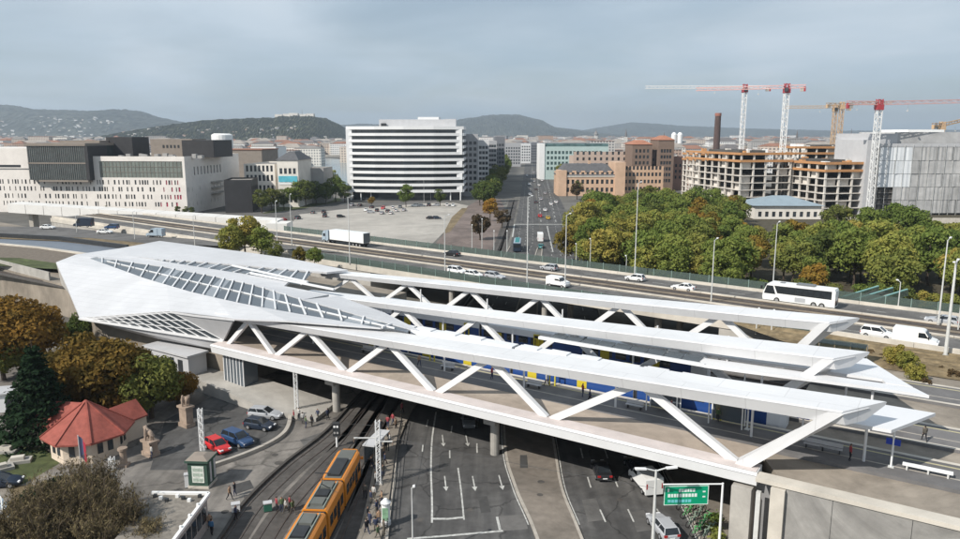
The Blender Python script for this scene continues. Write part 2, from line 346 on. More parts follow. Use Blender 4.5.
# tram reservation: darker bed, rails, low kerbs
def trackbed(name, uv, w):
    L = line(*uv); struct(ribbon(MB(), L, w, 0.02).build(name + '_bed', M_TBED))
    for side in (-1, 1):
        m = MB(); n = len(L); off = []
        for i, p in enumerate(L):
            d = (L[min(i + 1, n - 1)] - L[max(i - 1, 0)]).normalized(); off.append(p + Vector((-d.y, d.x, 0)) * side * 0.72)
        struct(ribbon(m, off, 0.1, 0.075, 0.02).build(name + '_rail', M_RAIL))
    return L
trackbed('tram_track', ((290, 580), (316, 540), (341, 495), (362, 455), (386, 412), (414, 370), (452, 318), (489, 265), (502, 235), (512, 200)), 3.2)
trackbed('tram_track', ((330, 580), (349, 540), (366, 495), (380, 455), (399, 412), (424, 370), (458, 318), (494, 265), (507, 235), (516, 200)), 2.6)
trackbed('tram_track', ((205, 580), (234, 537), (258, 503), (295, 467), (333, 437), (360, 408), (392, 372), (430, 325)), 3.0)
trackbed('tram_track', ((245, 580), (268, 537), (290, 505), (322, 470), (350, 440), (372, 408), (400, 372), (434, 325)), 3.0)
struct(ribbon(MB(), line((190, 580), (222, 537), (245, 503), (283, 466), (324, 434), (351, 405), (372, 383)), 0.35, 0.32, 0.0).build('kerb_tram_curve', mat('dark_kerb', (0.06, 0.055, 0.05), 0.9, 0.2, 1.5)))
# low rim around the parking bay in front of the old gate
bayk = line((205, 470), (240, 458), (268, 446), (285, 434), (290, 420), (286, 409), (276, 404))
struct(ribbon(MB(), bayk, 0.5, 0.45, 0.0).build('kerb_parking_bay', M_KERB))
bay = MB().poly([tuple(Vector((p.x, p.y, 0.014))) for p in bayk] + [tuple(P(215, 395, 0.014)), tuple(P(165, 420, 0.014)), tuple(P(150, 470, 0.014))]); struct(bay.build('parking_bay', M_ASPH))
# lawns, paths and yard at lower left
struct(MB().poly([tuple(P(*q, 0.016)) for q in ((-40, 452), (40, 446), (62, 462), (24, 484), (-40, 492))]).build('lawn', M_GRASS))
struct(MB().poly([tuple(P(*q, 0.012)) for q in ((-40, 476), (30, 468), (70, 480), (70, 512), (-40, 520))]).build('yard_path', M_PAVE))
struct(MB().poly([tuple(P(*q, 0.02)) for q in ((8, 486), (48, 484), (60, 500), (20, 508))]).build('lawn_small', M_DRYG))
# manhole covers and dark worn spots in the plaza
for i, (u, v, r) in enumerate(((279, 463, .55), (275, 455, .4), (248, 497, .45), (330, 476, .4), (420, 520, .4), (541, 483, .4), (540, 496, .35), (620, 500, .35), (470, 510, .35), (225, 512, .4))):
    c = P(u, v); o = MB().poly([(c.x + r * math.cos(a * math.pi / 7), c.y + r * math.sin(a * math.pi / 7), 0.024 if not 505 < u < 560 else 0.146) for a in range(14)]).build('manhole_cover', M_TBED); struct(o)
# parking lot and the streets between highway and city
struct(MB().poly([tuple(P(*q, 0.006)) for q in ((270, 246), (300, 214), (345, 203), (455, 203), (470, 206), (430, 246))]).build('parking_lot', mat('lot_gravel', (0.37, 0.345, 0.31), 0.95, 0.1, 0.25, stain=0.2)))
struct(MB().poly([tuple(P(*q, 0.009)) for q in ((150, 214), (330, 205), (480, 197), (490, 199), (345, 209), (285, 216), (240, 238), (150, 238))]).build('side_street', M_ASPH2))
struct(MB().poly([tuple(P(*q, 0.007)) for q in ((430, 250), (468, 206), (480, 199), (500, 199), (508, 215), (500, 250))]).build('tram_corridor', mat('ruddy_paving', (0.17, 0.135, 0.12), 0.95, 0.2, 0.5, stain=0.3)))
struct(MB().poly([tuple(P(*q, 0.012)) for q in ((285, 203), (340, 198), (342, 201), (300, 209), (262, 214))]).build('lawn_strip', M_GRASS))
struct(MB().poly([tuple(P(*q, 0.012)) for q in ((452, 217), (462, 208), (468, 208), (450, 232), (443, 234))]).build('verge', M_DRYG))
# open plot by the wrapped building site at far right
struct(MB().poly([tuple(P(*q, 0.008)) for q in ((845, 226), (1100, 240), (1100, 214), (860, 214))]).build('site_yard', M_PAVE))
struct(MB().poly([tuple(P(*q, 0.01)) for q in ((560, 260), (1050, 330), (1050, 214), (700, 195), (590, 196))]).build('park_ground', mat('park_soil', (0.07, 0.06, 0.04), 0.95, 0.3, 0.5)))
# ------------------------------------------------------------------ railway station bridge (local x along the line, y across it)
BROT = math.atan2(-0.545, 0.838); BO = Vector((0, 82.15, 0))
SB = Vector((0.838, -0.545, 0)); TB = Vector((0.545, 0.838, 0))
def WB(s, t, z=0): return BO + SB * s + TB * t + Vector((0, 0, z))
br = thing('railway_station_bridge', 'white steel truss railway station bridge with folded roof crossing over the street', 'bridge', BO, BROT)
DK = 6.3
# deck slab with girders
deck = MB().box(-46, 31, 0.3, 36, 5.7, DK).build('deck', mat('deck_concrete', (0.30, 0.27, 0.235), 0.92, 0.14, 0.6, stain=0.25), br)
for k in range(7): pbox('girder', M_CONC, deck, -45, 30.5, 2.0 + k * 5.4, 2.9 + k * 5.4, 4.8, 5.7)
# near and far edge beams: white fascia that leans back toward its foot
def edge(y0, sgn):
    m = MB(); pr = [(y0 + sgn * 1.0, 7.42), (y0 - sgn * 1.1, 7.36), (y0 - sgn * 1.2, 7.2), (y0 - sgn * 1.0, 6.12), (y0 + sgn * 0.95, 5.95)]
    vs = [(x, a, b) for x in (-46.5, 31.5) for a, b in pr]; n = 5
    fs = [(i, (i + 1) % n, n + (i + 1) % n, n + i) for i in range(n)] + [tuple(range(n))[::-1], tuple(range(n, 2 * n))]
    m.add(vs, fs); return m.build('edge_beam', M_WHITE2, br)
eb = edge(-0.7, 1); edge(36.5, -1)
pbox('edge_paving', mat('edge_paving', (0.56, 0.50, 0.48), 0.85, 0.06, 0.7, stain=0.12), br, -46.4, 31.4, -1.6, 0.25, 7.41, 7.45)
pbox('drip_line', M_GREYC, eb, -46.5, 31.5, -1.93, -1.85, 7.13, 7.19)
pbox('walkway_lit_strip', mat('walkway_lit_tan', (0.34, 0.285, 0.235), 0.9, 0.1, 0.7, stain=0.2), br, -46, 30.9, 0.31, 4.39, DK + 0.002, 7.395)  # sunlit tone put into the colour; strip ends where the chord's shadow begins
# tracks on the deck: ballast strips with rails and sleepers
TR = [12.5, 22.6, 26.8]
for c in TR:
    pbox('track_ballast', M_BALL, br, -170, 120, c - 1.75, c + 1.75, DK + 0.01, 7.12 if False else 6.6)
    for s in (-0.76, 0.76): pbox('rail', M_RAIL, br, -170, 120, c + s - 0.05, c + s + 0.05, 6.55, 6.78)
# platforms flush with the edge beam, with light edge strips and tactile lines
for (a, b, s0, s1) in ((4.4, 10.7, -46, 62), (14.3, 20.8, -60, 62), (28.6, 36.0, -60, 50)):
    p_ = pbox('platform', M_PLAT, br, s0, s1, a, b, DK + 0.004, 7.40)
    for y in ((b - 0.56,) if a < 5 else (a + 0.06, b - 0.56)): pbox('platform_edge', M_CONCL, br, s0, s1, y, y + 0.5, 7.3, 7.418)
    pbox('tactile_strip', mat('tactile_yellow', (0.42, 0.38, 0.24), 0.9, 0.1, 2), br, s0, s1, b - 1.5, b - 1.25, 7.3, 7.413)
    pbox('drain_channel', M_KERB, br, s0, s1, a + 2.2, a + 2.4, 7.3, 7.411)
def zc(s): return 10.85 + (s + 39) * 0.030
# --- trusses
def truss(t0, s_end, nodes, left):
    H_ = 1.5
    tpf = lambda s: .62 + .38 * max(0, min(1, (s + 46) / 80))
    m = MB(); ss = [left, -30, -10, 10, 25, s_end]
    # broad flat top, flanks cut back underneath
    pr = [(-1.25, 0.0), (0.8, 0.0), (2.9, H_ - 0.4), (3.1, H_ - 0.1), (2.95, H_), (-1.6, H_ - 0.04), (-1.78, H_ - 0.14), (-1.7, H_ - 0.32)]
    vs = []
    for k, s in enumerate(ss):
        tp = tpf(s)
        for a, b in pr:
            sl = 0.0
            if k == len(ss) - 1: sl = 0.62 * (a - 3.1)
            vs.append((s + sl, t0 + a * tp, zc(s) + H_ - (H_ - b) * tp * .9))
    n = len(pr); fs = []
    for k in range(len(ss) - 1): fs += [(k * n + i, k * n + (i + 1) % n, (k + 1) * n + (i + 1) % n, (k + 1) * n + i) for i in range(n)]
    fs += [tuple(range(n))[::-1], tuple(range((len(ss) - 1) * n, len(ss) * n))]
    fs = [f[::-1] for f in fs]
    m.add(vs, fs); ch = m.build('top_chord', M_WHITE, br)
    if t0 > 1: m = MB(); m.box(nodes[0] - 1, nodes[-1] + 1.2, t0 - 0.55, t0 + 0.55, DK - 0.1, 7.5); bc = m.build('bottom_chord', M_PINKW, br)
    zb = 7.25
    for i in range(len(nodes) - 1):
        a, b = nodes[i], nodes[i + 1]; mid = a + (b - a) * 0.50
        wd = 0.58 + 0.04 * i
        pbeam('diagonal', M_WHITE2, br, (a + 0.35, t0, zb), (mid - 0.2, t0, zc(mid) + 0.55), wd, .6, (0, 1, 0))
        pbeam('diagonal', M_WHITE2, br, (mid + 0.2, t0, zc(mid) + 0.55), (b - 0.35, t0, zb), wd, .6, (0, 1, 0))
        MB().prism([(mid - 1.3, 0), (mid + 1.3, 0), (mid + .5, .6), (mid - .5, .6)], 0, 1) if False else None
    # raking end strut: folded ribbon that widens up to the cut end of the chord
    e = nodes[-1]; zt = zc(s_end) + H_
    A0 = [(e - .4, t0 - .9, 7.3), (e - .4, t0 + .7, 7.3), (e + .9, t0 + .7, 7.1), (e + .9, t0 - .9, 7.1)]
    x0, x1 = s_end + .62 * (-1.78 - 3.1), s_end + .62 * (.6 - 3.1)
    A1 = [(x0 - 1.0, t0 - 1.72, zt - .25), (x1 - 1.5, t0 + 1.0, zt - .25), (x1 + .4, t0 + 1.1, zt - .22), (x0 + .2, t0 - 1.8, zt - .22)]
    MB().add(A0 + A1, BOXF).build('end_strut', M_WHITE, br)
    return ch
truss(0.0, 41.0, [-45, -34.6, -20.9, -6.4, 9.1, 29.5], -46)
truss(16.6, 38.0, [-45, -31.5, -18, -4, 10, 27.5], -46)
truss(33.4, 35.2, [-58, -44, -30.5, -17, -3.5, 10.5, 26], -58)
# --- folded roof at the left end, white panels
def plate(name, pts, m=M_ROOFW, th=0.35): return MB().slab(pts, th).build(name, m, br)
Lr = [(-104, 13.2, 12.9), (-76, 7.3, 12.7), (-60, 4.9, 12.6), (-46, 3.4, 12.75), (-32, 2.4, 13.1), (-16, 1.5, 13.6)]
Ur = [(-103.4, 14.3, 13.1), (-81, 14.2, 13.35), (-66, 13.2, 13.4), (-53, 11.7, 13.45), (-37, 7.9, 13.5), (-12, 2.4, 13.75)]
N1 = (-112, 14.6, 12.9); N2 = (-111, 9.8, 12.0); N3 = (-75, -5.5, 8.3); N4 = (-56, -1.7, 11.2); N5 = (-40.5, -2.0, 12.15)
# near facet in strips so that the big panels read as sheets
low = [N2, N3]
plate('roof_panel', [N1, N2, (-93, 2.2, 10.2), (-84, 9.0, 12.75), Lr[0]])
plate('roof_panel', [(-93, 2.2, 10.2), N3, (-66, -3.75, 9.65), (-68, 6.1, 12.65), Lr[1], (-84, 9.0, 12.75)])
plate('roof_panel', [(-66, -3.75, 9.65), N4, (-50, -1.72, 11.45), (-53, 4.1, 12.66), Lr[2], (-68, 6.1, 12.65)])
plate('roof_panel', [(-50, -1.72, 11.45), N5, (-42, 3.0, 12.85), Lr[3], (-53, 4.1, 12.66)])
plate('roof_panel', [N5, (-30, -1.6, 13.2), (-16, 1.3, 13.62), Lr[4], (-42, 3.0, 12.85)], th=0.2)
# mid roof between the two skylights, running into the middle chord
Mr = [(-98, 18, 13.4), (-82, 17.6, 13.4), (-63, 17.4, 13.4), (-50, 17.2, 13.35), (-40, 17.5, 13.1)]
plate('roof_panel', [N1, Lr[0], Ur[0], Ur[1], Mr[1], Mr[0]])
plate('roof_panel', [Ur[1], Ur[2], Mr[2], Mr[1]])
plate('roof_panel', [Ur[2], Ur[3], (-48, 14.2, 13.3), Mr[3], Mr[2]])
plate('roof_panel', [Ur[3], Ur[4], (-38, 14.4, 13.0), (-48, 14.2, 13.3)])
plate('roof_panel', [Ur[4], Ur[5], (-10, 2.2, 13.8), (-22, 9.0, 13.3), (-36, 14.4, 13.0)], th=0.25)
# rear roof facet running into the rear chord
Rr_ = [(-110, 23.5, 13.3), (-113, 35, 13.3), (-72, 34.3, 13.4), (-56, 33.7, 12.6)]
plate('roof_panel', [N1, Mr[0], (-90, 18.5, 13.4), (-88, 26, 13.5), Rr_[0]])
plate('roof_panel', [Rr_[0], (-88, 26, 13.5), (-84, 34.6, 13.35), Rr_[1]])
plate('roof_panel', [(-90, 18.7, 13.4), (-79, 21.7, 13.4), (-66, 25.8, 13.0), (-68, 34.2, 13.3), (-84, 34.6, 13.35), (-88, 26, 13.5)])
plate('roof_panel', [(-66, 25.8, 13.0), (-54, 30.2, 12.5), (-52, 33.7, 12.6), (-68, 34.2, 13.3)])
# skylights: separate glass panes between white bars
M_SKYG = clear_glass('skylight_glass', (0.15, 0.175, 0.20), 0.62, 0.08)
M_SKYG2 = clear_glass('skylight_glass_pale', (0.34, 0.37, 0.40), 0.7, 0.15)
def strip(A, B, n, dz, wbar=0.28, name='skylight', i0=0.0, lean=0.03, mid=False):
    A = crom([Vector(p) for p in A], 6); B = crom([Vector(p) for p in B], 6)
    def at(L, t): x = t * (len(L) - 1); i = min(int(x), len(L) - 2); return L[i].lerp(L[i + 1], x - i)
    sk = bpy.data.objects.new(name, None); COL.objects.link(sk); sk.parent = br
    for k in range(n + 1):
        a = at(A, i0 + (1 - i0) * k / n); b = at(B, max(0, i0 + (1 - i0) * (k / n - lean))); a = a + Vector((0, 0, dz + 0.1)); b = b + Vector((0, 0, dz + 0.1))
        if (a - b).length > 0.4: MB().beam(a, b, wbar, 0.3).build('glazing_bar', M_WHITE2, sk)
    if mid:
        for k in range(n):
            f = lambda t: at(A, t).lerp(at(B, t), .5) + Vector((0, 0, dz + .1))
            if (at(A, k / n) - at(B, k / n)).length > 1.5: MB().beam(f(k / n), f((k + 1) / n - .003), wbar * .6, 0.2).build('glazing_bar', M_WHITE2, sk)
    for k in range(n):
        a, b, c, d = [x + Vector((0, 0, dz)) for x in (at(A, i0 + (1 - i0) * k / n), at(A, i0 + (1 - i0) * (k + 1) / n), at(B, i0 + (1 - i0) * (k + 1) / n), at(B, i0 + (1 - i0) * k / n))]
        if min((a - d).length, (b - c).length) > 0.15: MB().slab([a, b, c, d], 0.05).build('pane', M_SKYG if k % 5 else M_SKYG2, sk)
strip(Lr, Ur, 22, -0.10, 0.22, mid=True)
strip([(-90, 18.3, 13.3), (-78, 18.0, 13.3), (-63, 18.0, 13.25), (-48, 18.0, 13.0)], [(-89.5, 18.9, 13.3), (-79, 21.6, 13.3), (-66, 25.6, 12.9), (-57, 29.3, 12.5)], 13, -0.15, 0.3)
# thin tension members lying over the skylight
pbeam('roof_member', M_WHITE2, br, (-60, 17.4, 13.75), (-38, 15.6, 13.6), 0.35, 0.3); pbeam('roof_member', M_WHITE2, br, (-70, 21.5, 13.55), (-46, 17.6, 13.6), 0.35, 0.3)
M_WALLG = clear_glass('wall_glass', (0.05, 0.06, 0.07), 0.86, 0.06)
# folded glazed wall under the near facet
G3 = (-46.2, 0.3, 7.55)
pc = lambda p, q, t: tuple(p[i] + (q[i] - p[i]) * t for i in range(3))
nc = 13; nr = 3
def tri(u, v):  # u along base N3->G3, v toward the upper edge N3->N4
    top = Vector(N3).lerp(Vector(N4), u); bot = Vector(N3).lerp(Vector(G3), u); return bot.lerp(top, v)
gf = bpy.data.objects.new('glazed_wall', None); COL.objects.link(gf); gf.parent = br
for i in range(1, nc + 1): MB().beam(tri(i / nc, 0), tri(i / nc, 1), 0.09, 0.16, (0, -1, 0)).build('glazing_bar', M_WHITE2, gf)
for j in range(nr + 1): MB().beam(tri(0.02, j / nr), tri(1, j / nr), 0.08, 0.14, (0, -1, 0)).build('glazing_bar', M_WHITE2, gf)
for i in range(nc):
    for j in range(nr):
        q = [tri(i / nc, j / nr), tri((i + 1) / nc, j / nr), tri((i + 1) / nc, (j + 1) / nr), tri(i / nc, (j + 1) / nr)]
        q = [p + Vector((0, 0.06, 0)) for p in q]
        if i == 0: q = [q[0], q[1], q[2]]
        MB().poly(q).build('pane', M_WALLG, gf)
# grey facet right of the glazing and shaded underside
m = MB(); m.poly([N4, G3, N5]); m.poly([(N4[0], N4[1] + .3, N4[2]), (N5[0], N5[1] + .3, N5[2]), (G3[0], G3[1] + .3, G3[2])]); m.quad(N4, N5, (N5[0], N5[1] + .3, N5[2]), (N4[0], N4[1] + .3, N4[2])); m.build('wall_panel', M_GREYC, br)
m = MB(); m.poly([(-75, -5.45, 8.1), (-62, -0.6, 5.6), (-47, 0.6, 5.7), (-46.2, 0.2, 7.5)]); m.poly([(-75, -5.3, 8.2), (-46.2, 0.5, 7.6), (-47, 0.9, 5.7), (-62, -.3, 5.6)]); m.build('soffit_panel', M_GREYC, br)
m = MB(); m.poly([N2, (-111, 10.4, 7.2), (-75, -3.5, 7.2), N3]); m.build('end_wall', M_CONC, br)
pbeam('rim_beam', M_WHITE2, br, (-75, -5.6, 8.2), (-46, 0.15, 7.45), 0.4, 0.32)
# platform canopies, flat pointed plates on slim columns
M_CAN = mat('canopy_sheet', (0.66, 0.66, 0.67), 0.3, 0.03, 0.4, spec=0.5)
plate('canopy', [(44.7, 9.0, 12.5), (39, 8.9, 12.5), (26, 8.2, 12.2), (24, 4.5, 12.1), (28, 2.4, 12.2), (41.6, 2.2, 12.5)], M_CAN, 0.3)
plate('canopy', [(44, 14.2, 12.5), (42.6, 16.0, 12.5), (26, 15.9, 12.2), (20, 15.8, 12.1), (22, 13.15, 12.1), (26, 13.2, 12.2), (39.4, 14.0, 12.5)], M_CAN, 0.3)
pbeam('canopy_edge', M_CAN, br, (0, 14.3, 11.75), (22, 13.4, 12.0), 0.5, 0.35)
for k in range(9): a_, b_ = 1.5 + k * 2.2, 3.55 + k * 2.2; MB().slab([(a_, 14.5 - a_ * .036, 11.95 + a_ * .008), (b_, 14.5 - b_ * .036, 11.95 + b_ * .008), (b_, 16.0, 12.1 + b_ * .008), (a_, 16.0, 12.1 + a_ * .008)], .06).build('canopy_pane', M_SKYG, br)
plate('canopy', [(42.5, 16.2, 12.5), (41.7, 17.4, 12.5), (37.4, 24.6, 12.5), (24, 22.4, 12.2), (10, 18, 12.0), (12, 17.4, 12.0), (26, 17.4, 12.2), (39.6, 17.3, 12.5), (40, 16.2, 12.5)], M_CAN, 0.3)
cols = [(39.4, 6.4), (29, 6.6), (14, 6.8), (2, 6.8), (-10, 6.8), (-22, 6.8), (-34, 6.8), (39, 15), (36, 20), (28, 15.0), (22, 19.6), (12, 17), (6, 17), (-6, 17.6), (-18, 17.6), (-30, 17.6), (30, 31.4), (20, 31.4), (10, 31.4), (-6, 33), (-20, 33), (-34, 33)]
for s, t in cols:
    ztop = 12.2 if s > 26 and t < 30 else (11.95 if s > 8 and 10 < t < 30 else 11.0)
    MB().tube((s, t, 7.4), (s, t, ztop), 0.13, n=8).build('column', M_WHITE2, br)
# piers and abutments under the deck
for s in (-25.5, 0.5):
    for t in (2.5, 13, 23, 33): MB().tube((s, t, 0), (s, t, 4.7), 0.55, n=14).build('pier', M_CONC, br)
    pbox('pier_cap', M_CONC, br, s - 0.8, s + 0.8, 1.2, 35, 4.15, 4.7)
# glass lift shaft beneath the roof tip
ls = thing('lift_shaft', 'glazed lift shaft with white mullions under the roof corner of the station', 'lift shaft', WB(-43.0, 0.2), BROT)
for k in range(7): pbox('mullion', M_WHITE2, ls, -2.2 + k * 0.72, -2.2 + k * 0.72 + 0.14, -1.0, -0.88, 0.6, 6.0)
for k in range(6): pbox('pane', M_SKYG, ls, -2.06 + k * 0.72, -1.48 + k * 0.72, -0.93, -0.9, 0.6, 6.0)
pbox('side_pane', M_SKYG, ls, 2.2, 2.26, -0.86, 1.6, 0.6, 6.0); pbox('base', M_CONC, ls, -2.3, 2.4, -1.1, 1.7, 0, 0.6); pbox('lift_cabin', M_GREYC, ls, -1.2, 1.2, 0.0, 1.5, 0.7, 3.0)

# abutments and rail embankments
M_GRIDC = mat('niche_grey', (0.24, 0.24, 0.245), 0.8, 0.1)
M_WALL = mat('retaining_wall', (0.36, 0.35, 0.33), 0.9, 0.1, 0.8, bump=0.1, stain=0.25)
M_WALL = mat('retaining_wall2', (0.27, 0.26, 0.245), 0.9, 0.12, 0.8, bump=0.1, stain=0.3)
rw = thing('abutment_wall', 'long grey concrete retaining wall carrying the tracks beside the street at lower right', 'wall', BO, BROT)
MB().box(33.6, 130, -2.6, -1.4, 0, 7.0).build('wall', M_WALL, rw)
pbox('coping', M_CONCL, rw, 31.6, 130, -2.75, -1.25, 7.004, 7.4)
pbox('pier_block', M_CONC, rw, 29.4, 31.2, -2.2, 3.0, 0, 5.78); pbox('pier_block', M_CONCL, rw, 33.0, 34.2, -3.1, -1.3, 0, 6.9)
pbox('niche_back', M_GRIDC, rw, 31.2, 33.1, -0.4, 0.2, 0, 5.75); pbox('niche_column', M_POLE, rw, 31.6, 32.0, -2.1, -1.7, 0, 5.75); pbox('plinth', M_PAVE, rw, 31.2, 48, -4.6, -2.62, 0, 0.9)
pbox('wall_base', M_CONC, rw, 34.2, 130, -3.1, -2.604, 0, 1.1)
for k in range(12): pbox('wall_joint', M_DARK, rw, 38 + k * 6, 38.04 + k * 6, -2.612, -2.59, 1.1, 7.0)
fill = MB().prism([(31, 3.0), (33.6, -1.4), (160, -1.4), (160, 46), (31, 46)], 0.02, 7.05).build('rail_embankment_right', mat('embankment_top', (0.27, 0.235, 0.195), 0.95, 0.14, 0.6, stain=0.25), None, loc=BO, rot=(0, 0, BROT)); struct(fill)
fl = MB().prism([(-46.1, 1.4), (-46.1, 44), (-260, 60), (-260, 30), (-142, 13), (-110, 11.0), (-76, -2.5), (-62, 0.8)], 0.02, 7.05).build('rail_embankment_left', mat('embankment_side', (0.25, 0.215, 0.175), 0.95, 0.15, 0.5, stain=0.25), None, loc=BO, rot=(0, 0, BROT)); struct(fl)
# low sunlit concrete apron at the left abutment and service building under the roof
ap = MB().prism([(-62, -1.0), (-46.2, -3.2), (-33, -4.0), (-25, -2.0), (-27, 4), (-46, 3)], [0.01] * 6, [2.4, 1.8, 1.0, 0.5, 0.6, 2.0]).build('abutment_apron', M_CONC, None, loc=BO, rot=(0, 0, BROT)); struct(ap)
sb_ = thing('service_building', 'low white service building tucked beneath the station roof behind the brown trees', 'building', WB(-56, -3.4), BROT)
pbox('wall', M_GREYC, sb_, -5, 5.5, 0.4, 3.6, 1.6, 5.0); pbox('window', M_WGLASS, sb_, 1.0, 2.0, 0.32, 0.38, 3.0, 4.4); pbox('door', M_DARK, sb_, 3.0, 4.1, 0.33, 0.385, 2.0, 4.3); pbox('roof', M_GREYC, sb_, -5.4, 5.9, 0.0, 3.8, 5.003, 5.3)
# parapet wall of the line at far left
pw = thing('parapet_wall', 'pale concrete parapet wall along the embankment at the far left edge', 'wall', BO, BROT)
for k in range(12):
    s0 = -118 - k * 9.0; t0 = 11.6 + max(0, -s0 - 110) * 0.075
    MB().beam((s0, t0 - 0.5, 7.6), (s0 - 8.9, t0 + 0.15, 7.6), 0.3, 2.6).build('panel', M_CONC, pw)
# ------------------------------------------------------------------ highway (local x along it, y across, away from the camera)
HROT = math.atan2(-0.609, 0.793); HO = Vector((43, 120, 0)); SH = Vector((0.793, -0.609, 0)); TH = Vector((0.609, 0.793, 0))
def WH(a, b, z=0): return HO + SH * a + TH * b + Vector((0, 0, z))
def hl(p): d = p - HO; return d.dot(SH), d.dot(TH)
HZ = 8.0
hroot = dict(loc=HO, rot=(0, 0, HROT))
struct(MB().box(-250, 170, -3.2, 24.5, 6.6, 7.93).build('highway_deck', M_CONCL, None, **hroot))
struct(MB().quad((-250, -2, HZ - 0.03), (170, -2, HZ - 0.03), (170, 7, HZ - 0.03), (-250, 7, HZ - 0.03)).build('highway_near_lanes', M_ASPH2, None, **hroot))
struct(MB().quad((-250, 15, HZ - 0.03), (170, 15, HZ - 0.03), (170, 23, HZ - 0.03), (-250, 23, HZ - 0.03)).build('highway_far_lanes', M_ASPH2, None, **hroot))
struct(MB().box(-250, 170, 7.0, 15.0, 7.6, HZ + 0.06).build('highway_median', mat('median_dirt', (0.23, 0.185, 0.135), 0.95, 0.2, 0.7, stain=0.3), None, **hroot))
tb = MB()
for y in (8.4, 9.85, 12.1, 13.55): tb.box(-250, 170, y - 0.07, y + 0.07, HZ + 0.05, HZ + 0.17)
struct(tb.build('highway_tram_rails', M_RAIL, None, **hroot))
tb = MB()
for y in (9.12, 12.82): tb.quad((-250, y - 1.2, HZ + 0.068), (170, y - 1.2, HZ + 0.068), (170, y + 1.2, HZ + 0.068), (-250, y + 1.2, HZ + 0.068))
struct(tb.build('highway_tram_bed', M_TBED, None, **hroot))
hm = MB()
for y in (-1.6, 6.6, 15.4, 22.6): hm.quad((-250, y - .08, HZ - 0.024), (170, y - .08, HZ - 0.024), (170, y + .08, HZ - 0.024), (-250, y + .08, HZ - 0.024))
for y in (2.4, 19.0):
    for k in range(52): x = -248 + k * 8; hm.quad((x, y - .08, HZ - 0.024), (x + 3, y - .08, HZ - 0.024), (x + 3, y + .08, HZ - 0.024), (x, y + .08, HZ - 0.024))
struct(hm.build('highway_lane_lines', M_LINE, None, **hroot))
# concrete kerb barriers between the strips
def barrier(label, y, z0, z1, a0=-250, a1=170, m=M_CONCL, wd=0.35, seg=6.0):
    t = thing('concrete_barrier', label, 'barrier', HO, HROT)
    k = a0
    while k < a1: pbox('segment', m, t, k, min(k + seg - 0.05, a1), y - wd / 2, y + wd / 2, z0, z1); k += seg
    return t
barrier('beige concrete kerb barrier along the near edge of the highway', -2.5, 7.5, HZ + 0.75, seg=12)
barrier('low beige kerb between near lanes and tram median of the highway', 7.15, HZ + 0.04, HZ + 0.32, seg=14)
barrier('low beige kerb between tram median and far lanes of the highway', 14.85, HZ + 0.04, HZ + 0.32, seg=14)
barrier('beige concrete kerb along the far edge of the highway', 23.3, 7.94, HZ + 0.5, seg=12)
# translucent green noise screens
M_GSCR = clear_glass('green_screen', (0.20, 0.26, 0.24), 0.28, 0.2)
M_GPOST = mat('screen_post', (0.20, 0.28, 0.25), 0.5, 0.1)
def screen(label, y, a0, a1, z0, h, step=4.0):
    t = thing('noise_barrier', label, 'noise barrier', HO, HROT); k = a0
    while k < a1:
        pbox('panel', M_GSCR, t, k + 0.06, k + step - 0.06, y - 0.03, y + 0.03, z0, z0 + h); pbox('post', M_GPOST, t, k - 0.06, k + 0.06, y - 0.08, y + 0.08, z0 - 0.3, z0 + h + 0.1); k += step
screen('translucent green noise barrier along the far edge of the highway before the park', 24.0, -150, 30, 7.95, 1.9)
screen('translucent green noise barrier along the near edge of the highway behind the station roof', -2.95, -112, 12, 7.95, 1.5)
# girders and piers
hp = thing('highway_overpass_piers', 'concrete piers carrying the highway over the street behind the station', 'pier', HO, HROT)
for a in (-62, -38, -14): 
    for b in (0, 10, 21): MB().tube((a, b, 0), (a, b, 6.6), 0.6, n=12).build('pier', M_CONC, hp)
# embankments under the rest of the highway and the slopes beside it
struct(MB().prism([(-2, -3.0), (170, -3.0), (170, 24.3), (-2, 24.3)], 0.02, 6.6).build('highway_embankment_right', M_CONC, None, **hroot))
struct(MB().prism([(-250, -3.0), (-84, -3.0), (-84, 24.3), (-250, 24.3)], 0.02, 6.6).build('highway_embankment_left', M_CONC, None, **hroot))
# dry grass slope on the railway side at right (rough heightfield), and verge at left
def slope(name, pts, m, n=22, amp=0.35, seed=1):
    rs = random.Random(seed); mb = MB(); A, B, C_, D = [Vector(p) for p in pts]; vs = []
    for i in range(n + 1):
        for j in range(n + 1):
            p = A.lerp(B, i / n).lerp(D.lerp(C_, i / n), j / n); e = min(i, n - i, j, n - j)
            vs.append((p.x, p.y, p.z + (rs.uniform(-amp, amp) if e else 0)))
    mb.add(vs, [(i * (n + 1) + j, (i + 1) * (n + 1) + j, (i + 1) * (n + 1) + j + 1, i * (n + 1) + j + 1) for i in range(n) for j in range(n)])
    return struct(mb.build(name, m, None, True))
slope('grass_slope', (WB(33, 40.5, 7.15), WB(150, 38, 7.15), WH(140, -3.3, 8.2), WH(-2, -3.3, 8.2)), M_DRYG, 26, 0.3, 3)
slope('grass_verge', (WB(-150, 27, 7.25), WB(-112, 22, 7.25), WH(-140, -9, 7.6), WH(-205, -9, 7.6)), M_DRYG, 16, 0.15, 5)
